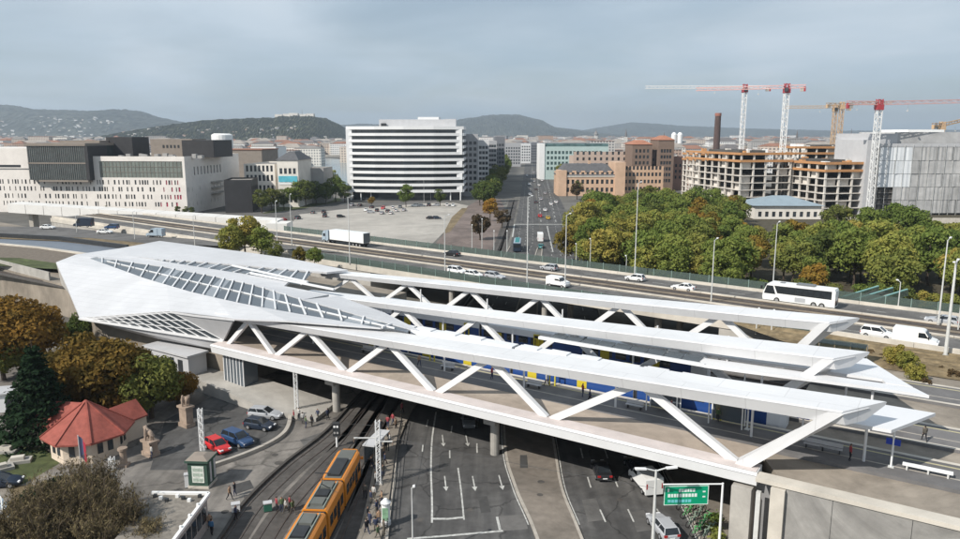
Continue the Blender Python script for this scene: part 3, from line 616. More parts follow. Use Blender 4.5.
# left part: lower roads in front of the white viaduct, seen past the station roof
def sheet(name, px, z, m): return struct(MB().poly([tuple(P(u, v, z)) for u, v in px]).build(name, m))
sheet('approach_road', ((-60, 226), (60, 227), (150, 236), (300, 246), (345, 253), (250, 247), (150, 243.5), (90, 238), (-60, 232)), 8.2, M_ASPH2)
sheet('approach_verge', ((-60, 232), (90, 238), (150, 243.6), (125, 249), (60, 241), (-60, 236)), 8.16, M_DRYG)
sheet('bridge_ramp_road', ((-60, 236.5), (60, 241.5), (140, 250), (95, 256), (40, 248), (-60, 240)), 8.12, mat('wet_asphalt', (0.15, 0.17, 0.20), 0.5, 0.1, 0.4))
sheet('ballast_field', ((-60, 240), (40, 248), (95, 256), (70, 268), (-60, 258)), 8.08, mat('brown_ballast', (0.15, 0.125, 0.10), 0.95, 0.25, 1.0, bump=0.3))
sheet('grass_strip', ((-60, 256), (20, 258), (62, 264), (70, 270), (20, 267), (-60, 262)), 8.14, M_GRASS)
rc = MB(); ribbon(rc, [P(-60, 239, 8.1), P(40, 248.3, 8.1), P(88, 255, 8.1)], 0.9, 8.5, 8.1); struct(rc.build('ramp_kerb', M_CONCL))
rc = MB(); ribbon(rc, [P(-60, 234, 8.1), P(60, 240.5, 8.1), P(128, 249.5, 8.1)], 0.7, 9.3, 8.1); struct(rc.build('ramp_barrier', M_DARK))
M_CONCW = mat('white_concrete', (0.66, 0.64, 0.61), 0.7, 0.05, 0.4)
# white viaduct parapet beyond
vd = thing('viaduct', 'long white viaduct parapet on piers in front of the slit windowed building', 'viaduct', P(276, 242, 0), 0)
va, vb = P(278, 240, 0), P(10, 231, 0); va.z = vb.z = 0; org = vd.location.copy()
Yv = va.y; d = (vb - va)
def vpt(t, z, off=0): p = va + d * t - org; return (p.x, p.y + off, z)
zt_, zb_ = HT(221, va.y), HT(231, va.y); zt2, zb2 = HT(203.5, vb.y), HT(212.5, vb.y)
nseg = 14
for k in range(nseg):
    t0, t1 = k / nseg, (k + 1) / nseg - 0.002; f = lambda a, b, t: a + (b - a) * t
    m = MB(); q = [vpt(t0, f(zb_, zb2, t0)), vpt(t1, f(zb_, zb2, t1)), vpt(t1, f(zt_, zt2, t1)), vpt(t0, f(zt_, zt2, t0))]
    q2 = [(p[0], p[1] + 9, p[2]) for p in q]; m.add(q + q2, [(1, 0, 3, 2), (4, 5, 6, 7), (0, 1, 5, 4), (3, 7, 6, 2), (0, 4, 7, 3), (1, 2, 6, 5)]); m.build('parapet', M_CONCW, vd)
    if k % 2: px, py, _ = vpt(t0, 0, 3); pbox('pier', M_CONCL, vd, px - 0.8, px + 0.8, py, py + 4, 0, f(zb_, zb2, t0))
pbox('abutment', M_CONCW, vd, -3.5, 4.0, 0.5, 9, 0, zt_ - 0.4)
# ------------------------------------------------------------------ buildings
def wallholes(mb, w, h, rects, dep, mp):
    """wall sheet w x h with rectangular openings and reveals; mp(u, v, depth) -> point"""
    xs = sorted({0, w} | {r[0] for r in rects} | {r[1] for r in rects}); zs = sorted({0, h} | {r[2] for r in rects} | {r[3] for r in rects})
    for i in range(len(xs) - 1):
        run = None
        for j in range(len(zs) - 1):
            cx, cz_ = (xs[i] + xs[i + 1]) / 2, (zs[j] + zs[j + 1]) / 2
            hole = any(r[0] < cx < r[1] and r[2] < cz_ < r[3] for r in rects)
            if not hole: run = zs[j] if run is None else run
            if run is not None and (hole or j == len(zs) - 2):
                e = zs[j] if hole else zs[j + 1]
                mb.quad(mp(xs[i], run, 0), mp(xs[i + 1], run, 0), mp(xs[i + 1], e, 0), mp(xs[i], e, 0)); run = None
    for a, b, c, d_ in rects:
        for p, q in (((a, c), (b, c)), ((b, c), (b, d_)), ((b, d_), (a, d_)), ((a, d_), (a, c))):
            mb.quad(mp(*p, 0), mp(*p, dep), mp(*q, dep), mp(*q, 0))
FM = {}
def building(name, label, loc, rz, w, d, h, sides, wallm, roofm, glassm=M_WGLASS, par=0.7, dep=0.35, group=None, cat='building', colored=None):
    """sides: dict front/right/left/back -> list of openings (x0, x1, z0, z1); each opening gets its own window part"""
    t = thing(name, label, cat, loc, rz, group); mb = MB()
    maps = dict(front=(w, lambda u, v, q: (u, q, v)), right=(d, lambda u, v, q: (w - q, u, v)), back=(w, lambda u, v, q: (w - u, d - q, v)), left=(d, lambda u, v, q: (q, d - u, v)))
    for s in ('front', 'right', 'back', 'left'):
        L, mp = maps[s]; rc = sides.get(s, []); wallholes(mb, L, h, rc, dep, mp)
        for i, (a, b, c, e) in enumerate(rc):
            p = mp((a + b) / 2, (c + e) / 2, dep - 0.03); gm = glassm
            if colored and s in colored and i in colored[s]: gm = colored[s][i]
            sx, sy = (b - a, 0.05) if s in ('front', 'back') else (0.05, b - a)
            pbox('window', gm, t, p[0] - sx / 2, p[0] + sx / 2, p[1] - sy / 2, p[1] + sy / 2, c, e)
    mb.build('wall', wallm, t)
    if roofm: pbox('roof', roofm, t, 0.35, w - 0.35, 0.35, d - 0.35, h - par - 0.3, h - par)
    return t
def grid(w, n, z0, zs, ww, wh, m0=0.0, jit=0.0, skip=0.0, rs=None):
    o = []; rs = rs or random.Random(3)
    for z in zs:
        st = (w - 2 * m0) / n
        for k in range(n):
            if rs.random() < skip: continue
            x = m0 + st * (k + 0.5) + rs.uniform(-jit, jit) * st; o.append((x - ww / 2, x + ww / 2, z0 + z, z0 + z + wh))
    return o
M_WSTONE = mat('white_stone', (0.70, 0.655, 0.61), 0.8, 0.05, 0.3, stain=0.08)
M_WSTONE2 = mat('white_render', (0.74, 0.74, 0.73), 0.7, 0.04, 0.3)
M_ROOF = mat('flat_roof', (0.24, 0.22, 0.20), 0.95, 0.15, 0.3)
M_BLK = mat('black_cladding', (0.035, 0.034, 0.036), 0.6, 0.15, 0.4)
M_GRID = mat('grey_stone', (0.33, 0.32, 0.31), 0.85, 0.08, 0.4, stain=0.1)
M_RED = mat('red_blind', (0.42, 0.05, 0.10), 0.5, 0.1)
M_GGL = glass('greenish_glass', (0.17, 0.19, 0.17), 0.15, 0.25, 0.2)
M_PENT = mat('brown_cladding', (0.23, 0.195, 0.165), 0.8, 0.1, 0.4)
# slit windowed white building at left
rs = random.Random(11)
c1 = P(188, 214, 0); BY = c1.y; W1 = 150.0; rz1 = math.atan2(-10, 99)
ux = Vector((math.cos(rz1), math.sin(rz1), 0)); o1 = c1 - ux * W1
h1 = HT(156.5, BY)
sl = []
zrows = [HT(207, BY), HT(199.5, BY), HT(192, BY), HT(185, BY)]
for z in zrows:
    x = 2.0
    while x < W1 - 3:
        if x > 50 or rs.random() < 0.55:
            if rs.random() > 0.16: ww = rs.choice((0.55, 0.7, 0.9)); sl.append((x, x + ww, z, z + 2.2))
        x += rs.choice((1.35, 1.75, 2.3, 3.0))
strip_x0 = W1 - 0.5 - (188 - 101) / 740 * BY * 1.02
band_ = (strip_x0, W1 - 1.2, HT(178.0, BY), HT(161.5, BY))
fr_ = [r for r in sl] 
sd = []
for z in zrows[:3]:
    for k in range(16): 
        if rs.random() < 0.4: sd.append((2 + k * 3.9, 2.5 + k * 3.9, z, z + 2.0))
zz = HT(173, BY)
for k in range(9): sd.append((9 + k * 3.6, 10.2 + k * 3.6, zz - 1.5, zz + 2.6))
redset = {i: M_RED for i, r in enumerate(fr_) if W1 - 14 < r[0] < W1 - 3 and rs.random() < 0.75}
b1 = building('slit_window_building', 'long white stone building with rows of narrow slit windows behind the viaduct', o1, rz1, W1, 62, h1, dict(front=fr_ + [band_], right=sd), M_WSTONE, M_ROOF, colored=dict(front={**redset, len(fr_): M_GGL}))
for k in range(22): x = band_[0] + (band_[1] - band_[0]) * (k + 0.5) / 22; pbox('mullion', M_PENT, b1, x - 0.06, x + 0.06, 0.15, 0.24, band_[2], band_[3])
for k in (1, 2): z = band_[2] + (band_[3] - band_[2]) * k / 3; pbox('transom', M_PENT, b1, band_[0], band_[1], 0.12, 0.2, z - 0.07, z + 0.07)
# cantilevered glass box
gx0 = W1 - (188 - 32) / 740 * BY * 1.03; gx1 = W1 - (188 - 91) / 740 * BY * 1.02; gz0, gz1 = HT(180.5, BY), HT(146, BY)
gb = MB().box(gx0, gx1, -3.2, 20, gz0, gz1).build('glass_box', glass('dark_curtain_wall', (0.045, 0.055, 0.055), 0.1, 0.4, 0.3), b1)
pbox('glass_box_frame', M_PENT, gb, gx0 - 0.5, gx1 + 0.7, -3.9, 20.5, gz1, gz1 + 1.3); pbox('glass_box_sill', M_PENT, gb, gx0 + 5, gx1 + 0.6, -3.8, 0, gz0 - 0.8, gz0); pbox('end_fin', M_BLK, gb, gx1 + 0.02, gx1 + 1.6, -3.7, 12, gz0, gz1)
for k in range(30): x = gx0 + (gx1 - gx0) * (k + 0.5) / 30; pbox('mullion', mat('mullion_grey', (0.22, 0.22, 0.21), 0.5, 0.1), gb, x - 0.08, x + 0.08, -3.4, -3.2, gz0, gz1)
pbox('floor_band', M_PENT, gb, gx0, gx1, -3.45, -3.203, (gz0 + gz1) / 2 - 0.35, (gz0 + gz1) / 2 + 0.25)
# left wing, higher
pbox('left_wing', M_WSTONE, b1, 0, gx0 - 0.3, -0.6, 40, h1 - 6, HT(148.5, BY)); pbox('wing_slit', M_DARK, b1, gx0 - 24, gx0 - 6, -0.65, -0.59, HT(168, BY), HT(165.5, BY))
# roof volumes
def rx(u): return W1 - (188 - u) / 740.0 * BY * 1.03
pbox('penthouse', M_PENT, b1, rx(128), rx(173), 24, 40, h1 - 1, HT(139, BY + 30)); pbox('penthouse_dark', M_BLK, b1, rx(168), rx(201), 18, 40, h1 - 1, HT(140, BY + 30)); pbox('penthouse_black', M_BLK, b1, rx(85), rx(113), 20, 36, h1 - 1, HT(137, BY + 30)); pbox('penthouse_brown', M_PENT, b1, rx(46), rx(88), 12, 30, h1 - 1, HT(140.5, BY + 22))
for k in range(5): pbox('penthouse_window', M_DARK, b1, rx(141 + k * 4), rx(143 + k * 4), 23.9, 23.99, HT(148, BY + 24), HT(145, BY + 24))
for k in range(14): x = rx(rng.uniform(110, 200)); y = rng.uniform(3, 16); pbox('roof_unit', M_GRID, b1, x, x + rng.uniform(1, 2.5), y, y + rng.uniform(1, 3), h1 - 1.0, h1 + rng.uniform(0.2, 1.6))
# balcony slots in the side wall
for k in range(3): pbox('balcony', M_CONC, b1, W1 + 0.003, W1 + 1.4, 26, 38, HT(183 + k * 5.5, BY + 25), HT(181.5 + k * 5.5, BY + 25))
# black block at its far right corner
kb_ = P(246, 213, 0); building('black_block', 'dark brown cubic block right of the slit windowed building', kb_ - Vector((10, 0, 0)), rz1 + 0.25, 13, 22, HT(180, kb_.y), dict(right=grid(22, 6, 0, [3, 7, 11], 1.2, 1.8, 1)), M_BLK, M_ROOF)

# white striped office building
oc = P(354, 200, 0); OY = oc.y; OW = (462 - 346) / 740.0 * OY * 1.0; oz = HT(129.5, OY)
ob = thing('striped_office_building', 'white office block with continuous dark window bands above the parking lot', 'building', (oc.x - 3.5, OY, 0), R(-1.5))
FL = 10; z00 = 4.8; fh = (oz - z00) / FL
bow = [(0, 0), (OW * .25, -4.2), (OW * .5, -5.4), (OW * .75, -4.0), (OW, 0), (OW, 30), (0, 30)]
def inset(pts, e):
    cx, cy = OW / 2, 15; return [(cx + (x - cx) * (1 - e / cx), cy + (y - cy) * (1 - e / cy)) for x, y in pts]
M_OG = glass('office_glass', (0.03, 0.036, 0.042), 0.07, 0.45, 0.15)
M_OW = mat('office_white', (0.72, 0.72, 0.72), 0.45, 0.03, 0.3)
for k in range(FL):
    z = z00 + k * fh
    MB().prism(bow, z, z + fh * 0.44).build('spandrel_band', M_OW, ob)
    wb = MB().prism(inset(bow, 0.55), z + fh * 0.44, z + fh).build('window_band', M_OG, ob)
    for q in range(40):
        t = (q + .5) / 40 * OW; i = min(3, int(t / (OW * .25))); a, b = bow[i], bow[i + 1]; f = (t - a[0]) / (b[0] - a[0]); y = a[1] + (b[1] - a[1]) * f
        if q % 2: pbox('mullion', M_DARK, wb, t - 0.06, t + 0.06, y * .96 + 0.4, y * .96 + 0.62, z + fh * 0.44, z + fh)
MB().prism(bow, oz, oz + 1.8).build('parapet', M_OW, ob)
pbox('left_pier', M_OW, ob, -0.05, 3.4, -0.35, 30.05, z00, oz + 0.5); 
for k in range(0, FL): pbox('right_pier', M_OW, ob, OW - 4.2 - (k % 2) * 0.5, OW - 0.9, -0.55, 1.0, z00 + k * fh + 0.1, z00 + (k + 1) * fh + 0.05) if k % 2 == 0 or k > 5 else None
MB().prism(inset(bow, 2.5), 0, z00).build('ground_floor', M_OG, ob)
for k in range(12): x = 2 + k * (OW - 4) / 11; MB().tube((x, -0.6, 0), (x, -0.6, z00), 0.35, n=8).build('column', M_OW, ob)
pbox('plant_room', M_GREYC, ob, OW * .27, OW * .9, 6, 24, oz + 0.5, HT(119.5, OY + 8)); pbox('plant_screen', M_OW, ob, OW * .60, OW * .78, 8, 22, oz + 1.4, HT(117, OY + 8)); pbox('cooling_unit', M_GREYC, ob, OW * .83, OW * .93, 5, 10, oz + 0.5, HT(119, OY + 5)); pbox('cooling_unit', M_DARK, ob, OW * .29, OW * .33, 4, 6, oz + 0.5, oz + 3.6)
# neo-classical pale pair left of it
M_CREAM = mat('cream_render', (0.70, 0.66, 0.60), 0.85, 0.06, 0.3, stain=0.12)
M_SLATE = mat('slate_roof', (0.10, 0.10, 0.105), 0.7, 0.2, 0.6)
def wins(n, w, rows, ww, wh, m): return grid(w, n, 0, rows, ww, wh, m)
p_ = P(246, 206, 0); hh = HT(164, p_.y); building('pilastered_building', 'pale building with tall arched window rows left of the blue banner house', p_, R(-3), (277 - 246) / 740 * p_.y, 40, hh, dict(front=wins(7, (277 - 246) / 740 * p_.y, [3, 8.0, 13.5, 18.5], 1.3, 3.2, 0.6)), M_CREAM, M_ROOF)
bx_ = thing('upper_hall', 'white roof hall standing behind the pilastered building', 'building', P(250, 186, 0), R(-3)); yy = bx_.location.y
pbox('wall', M_WSTONE2, bx_, 2, 28 * yy / 740, 0, 25, 0, HT(147, yy)); pbox('roof', M_ROOF, bx_, 2.5, 28 * yy / 740 - .5, .5, 24, HT(147, yy) - 0.2, HT(147, yy) + 0.4); pbox('roof_band', M_GRID, bx_, 3, 20 * yy / 740, -0.5, -0.01, HT(160, yy), HT(154, yy))
p_ = P(279, 207, 0); w_ = 21 / 740 * p_.y; bb = building('banner_house', 'cream house with slate roof and wide turquoise banner across its front', p_, R(-3), w_, 26, HT(160, p_.y), dict(front=wins(4, w_, [2.5, 12.5, 17.5], 1.5, 3.0, 0.8)), M_CREAM, None)
hz_ = HT(160, p_.y); MB().add([(-.6, -.6, hz_), (w_ + .6, -.6, hz_), (w_ + .6, 26.6, hz_), (-.6, 26.6, hz_), (w_ * .35, 8, HT(152, p_.y)), (w_ * .65, 8, HT(152, p_.y)), (w_ * .65, 18, HT(152, p_.y)), (w_ * .35, 18, HT(152, p_.y))], BOXF).build('roof', M_SLATE, bb)
pbox('banner', mat('turquoise_banner', (0.10, 0.42, 0.52), 0.7, 0.15, 0.3), bb, 0.6, w_ - 0.6, -0.25, -0.05, HT(182, p_.y), HT(176, p_.y)); pbox('banner_band', M_WSTONE2, bb, 0.6, w_ - 0.6, -0.2, -0.04, HT(184.5, p_.y), HT(182.3, p_.y))
p_ = P(303, 203, 0); w_ = 22 / 740 * p_.y; building('grey_annex', 'plain grey annex right of the blue banner house', p_, R(-3), w_, 20, HT(168, p_.y), dict(front=wins(4, w_, [4, 9], 1.4, 2, 0.6)), M_GRID, M_ROOF)
# beige school with mansard roof beyond the park
M_SALM = mat('salmon_render', (0.56, 0.385, 0.27), 0.85, 0.07, 0.3, stain=0.12)
M_BRN = mat('brown_brick', (0.19, 0.135, 0.105), 0.9, 0.1, 0.5)
def mansard(t, w, d, z, h, m, ins=3.0, ov=0.5): return MB().add([(-ov, -ov, z), (w + ov, -ov, z), (w + ov, d + ov, z), (-ov, d + ov, z), (ins, ins, z + h), (w - ins, ins, z + h), (w - ins, d - ins, z + h), (ins, d - ins, z + h)], BOXF).build('roof', m, t)
sY = P(600, 196, 0).y; k_ = sY / 752.0
def ux_(u): return (u - 480) * k_
w_ = 58 * k_; z1_ = HT(175.5, sY)
bs = building('mansard_school', 'salmon building with dark mansard roof rising above the park trees', (ux_(560), sY, 0), R(2), w_, 24, z1_, dict(front=wins(11, w_, [2.5, 7.5, 12.0], 1.7, 2.7, 1.0), left=wins(5, 24, [2.5, 7.5, 12], 1.6, 2.6, 1)), M_SALM, None)
mansard(bs, w_, 24, z1_, HT(164.5, sY) - z1_, M_SLATE, 5)
for k in range(6): x = w_ * (k + .7) / 6.4; pbox('dormer', M_SALM, bs, x - 1.2, x + 1.2, 0.4, 4, z1_ + 0.2, z1_ + 2.8)
pbox('gable', M_SALM, bs, w_ - 1, w_ + 5.5, -1.0, 20, 0, HT(162.5, sY)); pbox('chimney', M_SALM, bs, w_ * .55, w_ * .55 + 1.5, 10, 11.5, z1_, HT(161, sY)); pbox('gable', M_SALM, bs, -0.6, 4.5, -0.9, 12, 0, z1_ + 3.2); pbox('cornice', M_CREAM, bs, 4.6, w_ - 1.1, -0.4, -0.003, z1_ - 0.8, z1_ - 0.2)
w_ = 42 * k_; building('salmon_wing', 'long flat roofed salmon wing right of the mansard building', (ux_(626), sY + 6, 0), R(2), w_, 18, HT(169.5, sY), dict(front=wins(10, w_, [3, 7.5, 12, 16], 1.5, 2.3, 1.0)), M_SALM, M_ROOF)
w_ = 52 * k_; building('pale_wing', 'beige block with long terrace behind the mansard roof', (ux_(586), sY + 60, 0), R(2), 60, 20, HT(156, sY + 60), dict(front=wins(14, 60, [8, 12, 16, 20, 24], 1.6, 2.2, 1)), mat('dusty_pink', (0.46, 0.36, 0.30), 0.85, 0.08), M_ROOF)
# two brown towers of the old mill
for (u0, u1, vt, lb) in ((633, 653, 144.5, 'left of the two brown mill towers above the park'), (659, 675, 140, 'right and taller of the two brown mill towers above the park')):
    Yt = sY + 40; kk = Yt / 752; w_ = (u1 - u0) * kk
    t_ = building('mill_tower', lb, ((u0 - 480) * kk, Yt, 0), R(2), w_, 22, HT(vt, Yt), dict(front=wins(4, w_, [6, 10, 14, 18, 22, 26], 1.5, 2.2, 1.5), right=wins(4, 22, [14, 18, 22], 1.5, 2, 1.5)), M_BRN, None)
    mansard(t_, w_, 22, HT(vt, Yt), 3.0, mat('tile_roof', (0.33, 0.15, 0.095), 0.85, 0.15), 5)
t_ = building('mill_block', 'low brown mill block joining the two towers', ((652 - 480) * (sY + 45) / 752, sY + 47, 0), R(2), 16, 20, HT(152, sY + 45), dict(front=wins(5, 16, [8, 12, 16, 20], 1.3, 2, .6)), mat('mill_block', (0.20, 0.15, 0.13), 0.9, 0.1), M_ROOF)
building('mill_annex', 'dull red annex right of the mill towers', ((676 - 480) * (sY + 45) / 752, sY + 49, 0), R(2), 13, 20, HT(157, sY + 45), dict(front=wins(4, 13, [8, 12, 16], 1.3, 2, .6)), mat('annex_red', (0.30, 0.18, 0.14), 0.9, 0.1), M_ROOF)
# white teal office behind
Yt = 640; kk = Yt / 752; w_ = 64 * kk
tb_ = building('teal_office', 'white and teal glass office block beside the avenue behind the mansard building', ((545 - 480) * kk, Yt, 0), R(1), w_, 25, HT(146.5, Yt), dict(front=[(2 + k * 3.2, 4.0 + k * 3.2, z, z + 2.6) for k in range(15) for z in (8, 12.5, 17, 21.5)]), mat('teal_panel', (0.42, 0.52, 0.50), 0.5, 0.08), M_ROOF, glass('teal_glass', (0.05, 0.09, 0.09), 0.1))
pbox('top_band', glass('teal_band', (0.09, 0.15, 0.15), 0.15), tb_, 1, w_, 0.6, 24, HT(146.5, Yt) - 0.5, HT(143.5, Yt)); pbox('white_end', M_WSTONE2, tb_, -4.5, 0.0, -0.5, 24, 0, HT(143.5, Yt))
# buildings lining the avenue on its left side
lb_ = [(463, 478, 463, 134, 'M_G', 'tall pale office slab just right of the striped office'), (478, 489, 520, 140, 'M_W', 'white slab with vertical fins along the avenue'), (488, 497, 580, 141, 'M_G', 'grey slab behind the finned white slab on the avenue'), (495, 505, 640, 137, 'M_K', 'dark grey office tower with white flank on the avenue'), (505, 521, 900, 143, 'M_G', 'pale distant block closing the left side of the avenue'), (519, 531, 1000, 143.5, 'M_W', 'white blocks at the far end of the avenue'), (531, 544, 1050, 142.5, 'M_K', 'grey blocks at the far end of the avenue')]
mm_ = dict(M_G=mat('avenue_grey', (0.36, 0.36, 0.37), 0.8, 0.08), M_W=mat('avenue_white', (0.60, 0.60, 0.60), 0.75, 0.06), M_K=mat('avenue_dark', (0.16, 0.165, 0.18), 0.6, 0.12))
for u0, u1, Y_, vt, mk, lab in lb_:
    kk = Y_ / 752; w_ = (u1 - u0) * kk; hh = HT(vt, Y_); dd = 55 if Y_ < 700 else 20
    rws = [3 + 3.6 * q for q in range(int((hh - 4) / 3.6))]
    t_ = building('avenue_building', lab, ((u0 - 480) * kk, Y_, 0), R(0.5), w_, dd, hh, dict(front=wins(max(3, int(w_ / 3)), w_, rws, 1.8, 2.0, 0.5), right=wins(int(dd / 4), dd, rws, 2.2, 2.0, 0.8)), mm_[mk], M_ROOF, group='buildings along the avenue')
# brick chimney
cy_ = 620; cxp = (717 - 480) * cy_ / 752; ck = thing('brick_chimney', 'tall dark brick factory chimney left of the first white crane', 'chimney', (cxp, cy_, 0)); MB().tube((0, 0, 0), (0, 0, HT(116, cy_)), 3.0, 2.35, n=16).build('shaft', mat('chimney_brick', (0.09, 0.06, 0.055), 0.9, 0.15), ck); MB().tube((0, 0, HT(116, cy_)), (0, 0, HT(113, cy_)), 2.6, n=16).build('crown', mat('chimney_crown', (0.30, 0.13, 0.10), 0.9, 0.1), ck)
# pavilion with blue hipped roof in the park edge
p_ = P(754, 219, 0); w_ = 66 / 740 * p_.y; pv = building('park_pavilion', 'cream pavilion with low blue grey hipped roof between park and building site', p_, R(-2), w_, 22, HT(205.5, p_.y), dict(front=wins(9, w_, [1.0], 1.6, 2.4, 1)), M_CREAM, None)
z_ = HT(205.5, p_.y); MB().add([(-1.2, -1.2, z_), (w_ + 1.2, -1.2, z_), (w_ + 1.2, 23.2, z_), (-1.2, 23.2, z_), (w_ * .38, 10.5, HT(195.5, p_.y + 10)), (w_ * .62, 10.5, HT(195.5, p_.y + 10)), (w_ * .62, 11.5, HT(195.5, p_.y + 10)), (w_ * .38, 11.5, HT(195.5, p_.y + 10))], BOXF).build('roof', mat('blue_grey_roof', (0.24, 0.30, 0.34), 0.6, 0.08, 0.4), pv)
# ------------------------------------------------------------------ construction site, wrapped building, cranes
M_SLABC = mat('raw_concrete', (0.60, 0.56, 0.51), 0.9, 0.1, 0.5, stain=0.15)
M_FORM = mat('orange_formwork', (0.45, 0.23, 0.10), 0.8, 0.12, 0.6)
M_CORE = mat('core_dark', (0.07, 0.065, 0.06), 0.95, 0.2, 0.4)
def frame_building(label, loc, rz, w, d, floors, fh, nx, ny):
    t = thing('concrete_frame_building', label, 'building site', loc, rz)
    for k in range(floors + 1):
        m = M_SLABC
        s = pbox('floor_slab', m, t, -0.6, w + 0.6, -0.6, d + 0.6, k * fh - 0.32, k * fh)
        if k >= floors - 1: 
            pbox('edge_formwork', M_FORM, t, -0.95, w + 0.95, -0.95, -0.62, k * fh - 0.45, k * fh + 0.75); pbox('edge_formwork', M_FORM, t, -0.98, -0.62, -0.6, d + 0.6, k * fh - 0.45, k * fh + 0.7)
    rs = random.Random(int(w * 7 + d))
    for k in range(floors):
        for i in range(nx + 1):
            x = w * i / nx
            for j in range(ny + 1):
                y = d * j / ny
                if 0 < i < nx and 0 < j < ny: continue
                pbox('column', M_SLABC, t, x - 0.4, x + 0.4, y - 0.4, y + 0.4, k * fh, (k + 1) * fh - 0.32)
        for i in range(nx):
            if rs.random() < 0.22: pbox('infill_wall', M_SLABC, t, w * i / nx + 0.5, w * (i + 1) / nx - 0.6, 1.5, 1.8, k * fh, (k + 1) * fh - 0.4)
        for j in range(ny):
            if rs.random() < 0.3: pbox('infill_wall', M_SLABC, t, 1.2, 1.5, d * j / ny + 0.4, d * (j + 1) / ny - 0.4, k * fh, (k + 1) * fh - 0.4)
    pbox('core', M_CORE, t, w * .25, w * .8, d * .25, d * .8, 0, floors * fh + 1.5)
    for i in range(9): x = rs.uniform(1, w - 2); y = rs.uniform(1, d - 2); pbox('material_stack', rs.choice((M_FORM, M_SLABC, M_WSTONE2)), t, x, x + rs.uniform(1, 3), y, y + rs.uniform(1, 3), floors * fh, floors * fh + rs.uniform(.6, 2.2))
    return t
def atu(u, Y): return Vector(((u - 480) * Y / 752.0, Y, 0))
frame_building('concrete frame with orange formwork edges behind the pavilion, left wing', atu(743, 372), R(-4), 27, 60, 8, 3.55, 4, 8).rotation_euler.z = R(10)
frame_building('concrete frame wing in the middle of the building site beside the third crane', atu(829, 352), R(10), 21, 40, 7, 3.5, 3, 6)
frame_building('rear concrete frame with dark floors between the cranes of the site', atu(797, 430), R(3), 55, 20, 9, 3.4, 9, 3)
frame_building('low concrete frame joining the two wings of the building site', atu(790, 385), R(3), 26, 14, 6, 3.6, 4, 2)
frame_building('terraced pale concrete frame at the left end of the building site', atu(699, 440), R(4), 34, 24, 8, 3.3, 5, 4)
# scaffold building wrapped in grey netting
M_NET = mat('grey_netting', (0.43, 0.425, 0.42), 0.95, 0.14, 0.25, stain=0.2)
M_SHEET = mat('white_sheeting', (0.66, 0.68, 0.70), 0.6, 0.05, 0.3)
wo = atu(881, 352); wbd = thing('wrapped_building', 'tall building wrapped in grey scaffold netting with one white sheeted bay', 'building site', wo, R(3)); wh = HT(147, 352)
MB().box(0.4, 70, 0.6, 38, 0, wh).build('core', M_CORE, wbd)
px_ = 352 / 740.0
for k in range(16):
    x0 = k * 4.0; rr = random.Random(k)
    for j in range(5):
        z0 = 1.0 + j * (wh - 1) / 5; z1 = 1.0 + (j + 1) * (wh - 1) / 5 - 0.15
        white = 0 <= k < 4 and j >= 2
        if k < 2 and j < 2: continue
        m = MB(); n = 4; yy = [-0.2 - rr.uniform(0, .35) for _ in range(n + 1)]
        for q in range(n): xa, xb = x0 + 3.94 * q / n, x0 + 3.94 * (q + 1) / n; m.quad((xa, yy[q], z0), (xb, yy[q + 1], z0), (xb, yy[q + 1] + .1, z1), (xa, yy[q] + .1, z1))
        m.build('sheeting' if white else 'netting', M_SHEET if white else M_NET, wbd)
    pbox('scaffold_post', M_POLE, wbd, x0 - 0.06, x0 + 0.04, -0.62, -0.5, 0, wh + 1.2)
for j in range(1, 12): pbox('scaffold_deck', M_GRID, wbd, 0, 64, 0.0, 0.5, j * wh / 12 - .1, j * wh / 12)
pbox('setback', M_NET, wbd, 10, 70, 4, 36, wh, HT(132, 356)); pbox('setback_top', M_WSTONE2, wbd, 18, 36, 8, 30, HT(132.2, 360), HT(129.5, 360)); pbox('parapet', M_GREYC, wbd, -0.5, 70, -0.2, 2, wh + 0.01, wh + 1.6); pbox('grey_flank', M_GREYC, wbd, -5.5, -0.6, 1, 30, 0, HT(140, 352)); pbox('upper_flank', M_GREYC, wbd, -3, 10, 3, 34, wh, HT(133.5, 354))
bse = thing('site_hoarding', 'pale hoarding wall in front of the wrapped building and parking area', 'wall', atu(850, 322), R(-3))
for k in range(22): pbox('panel', M_CONCL, bse, k * 3.0, k * 3 + 2.95, 0, 0.25, 0, 2.4)

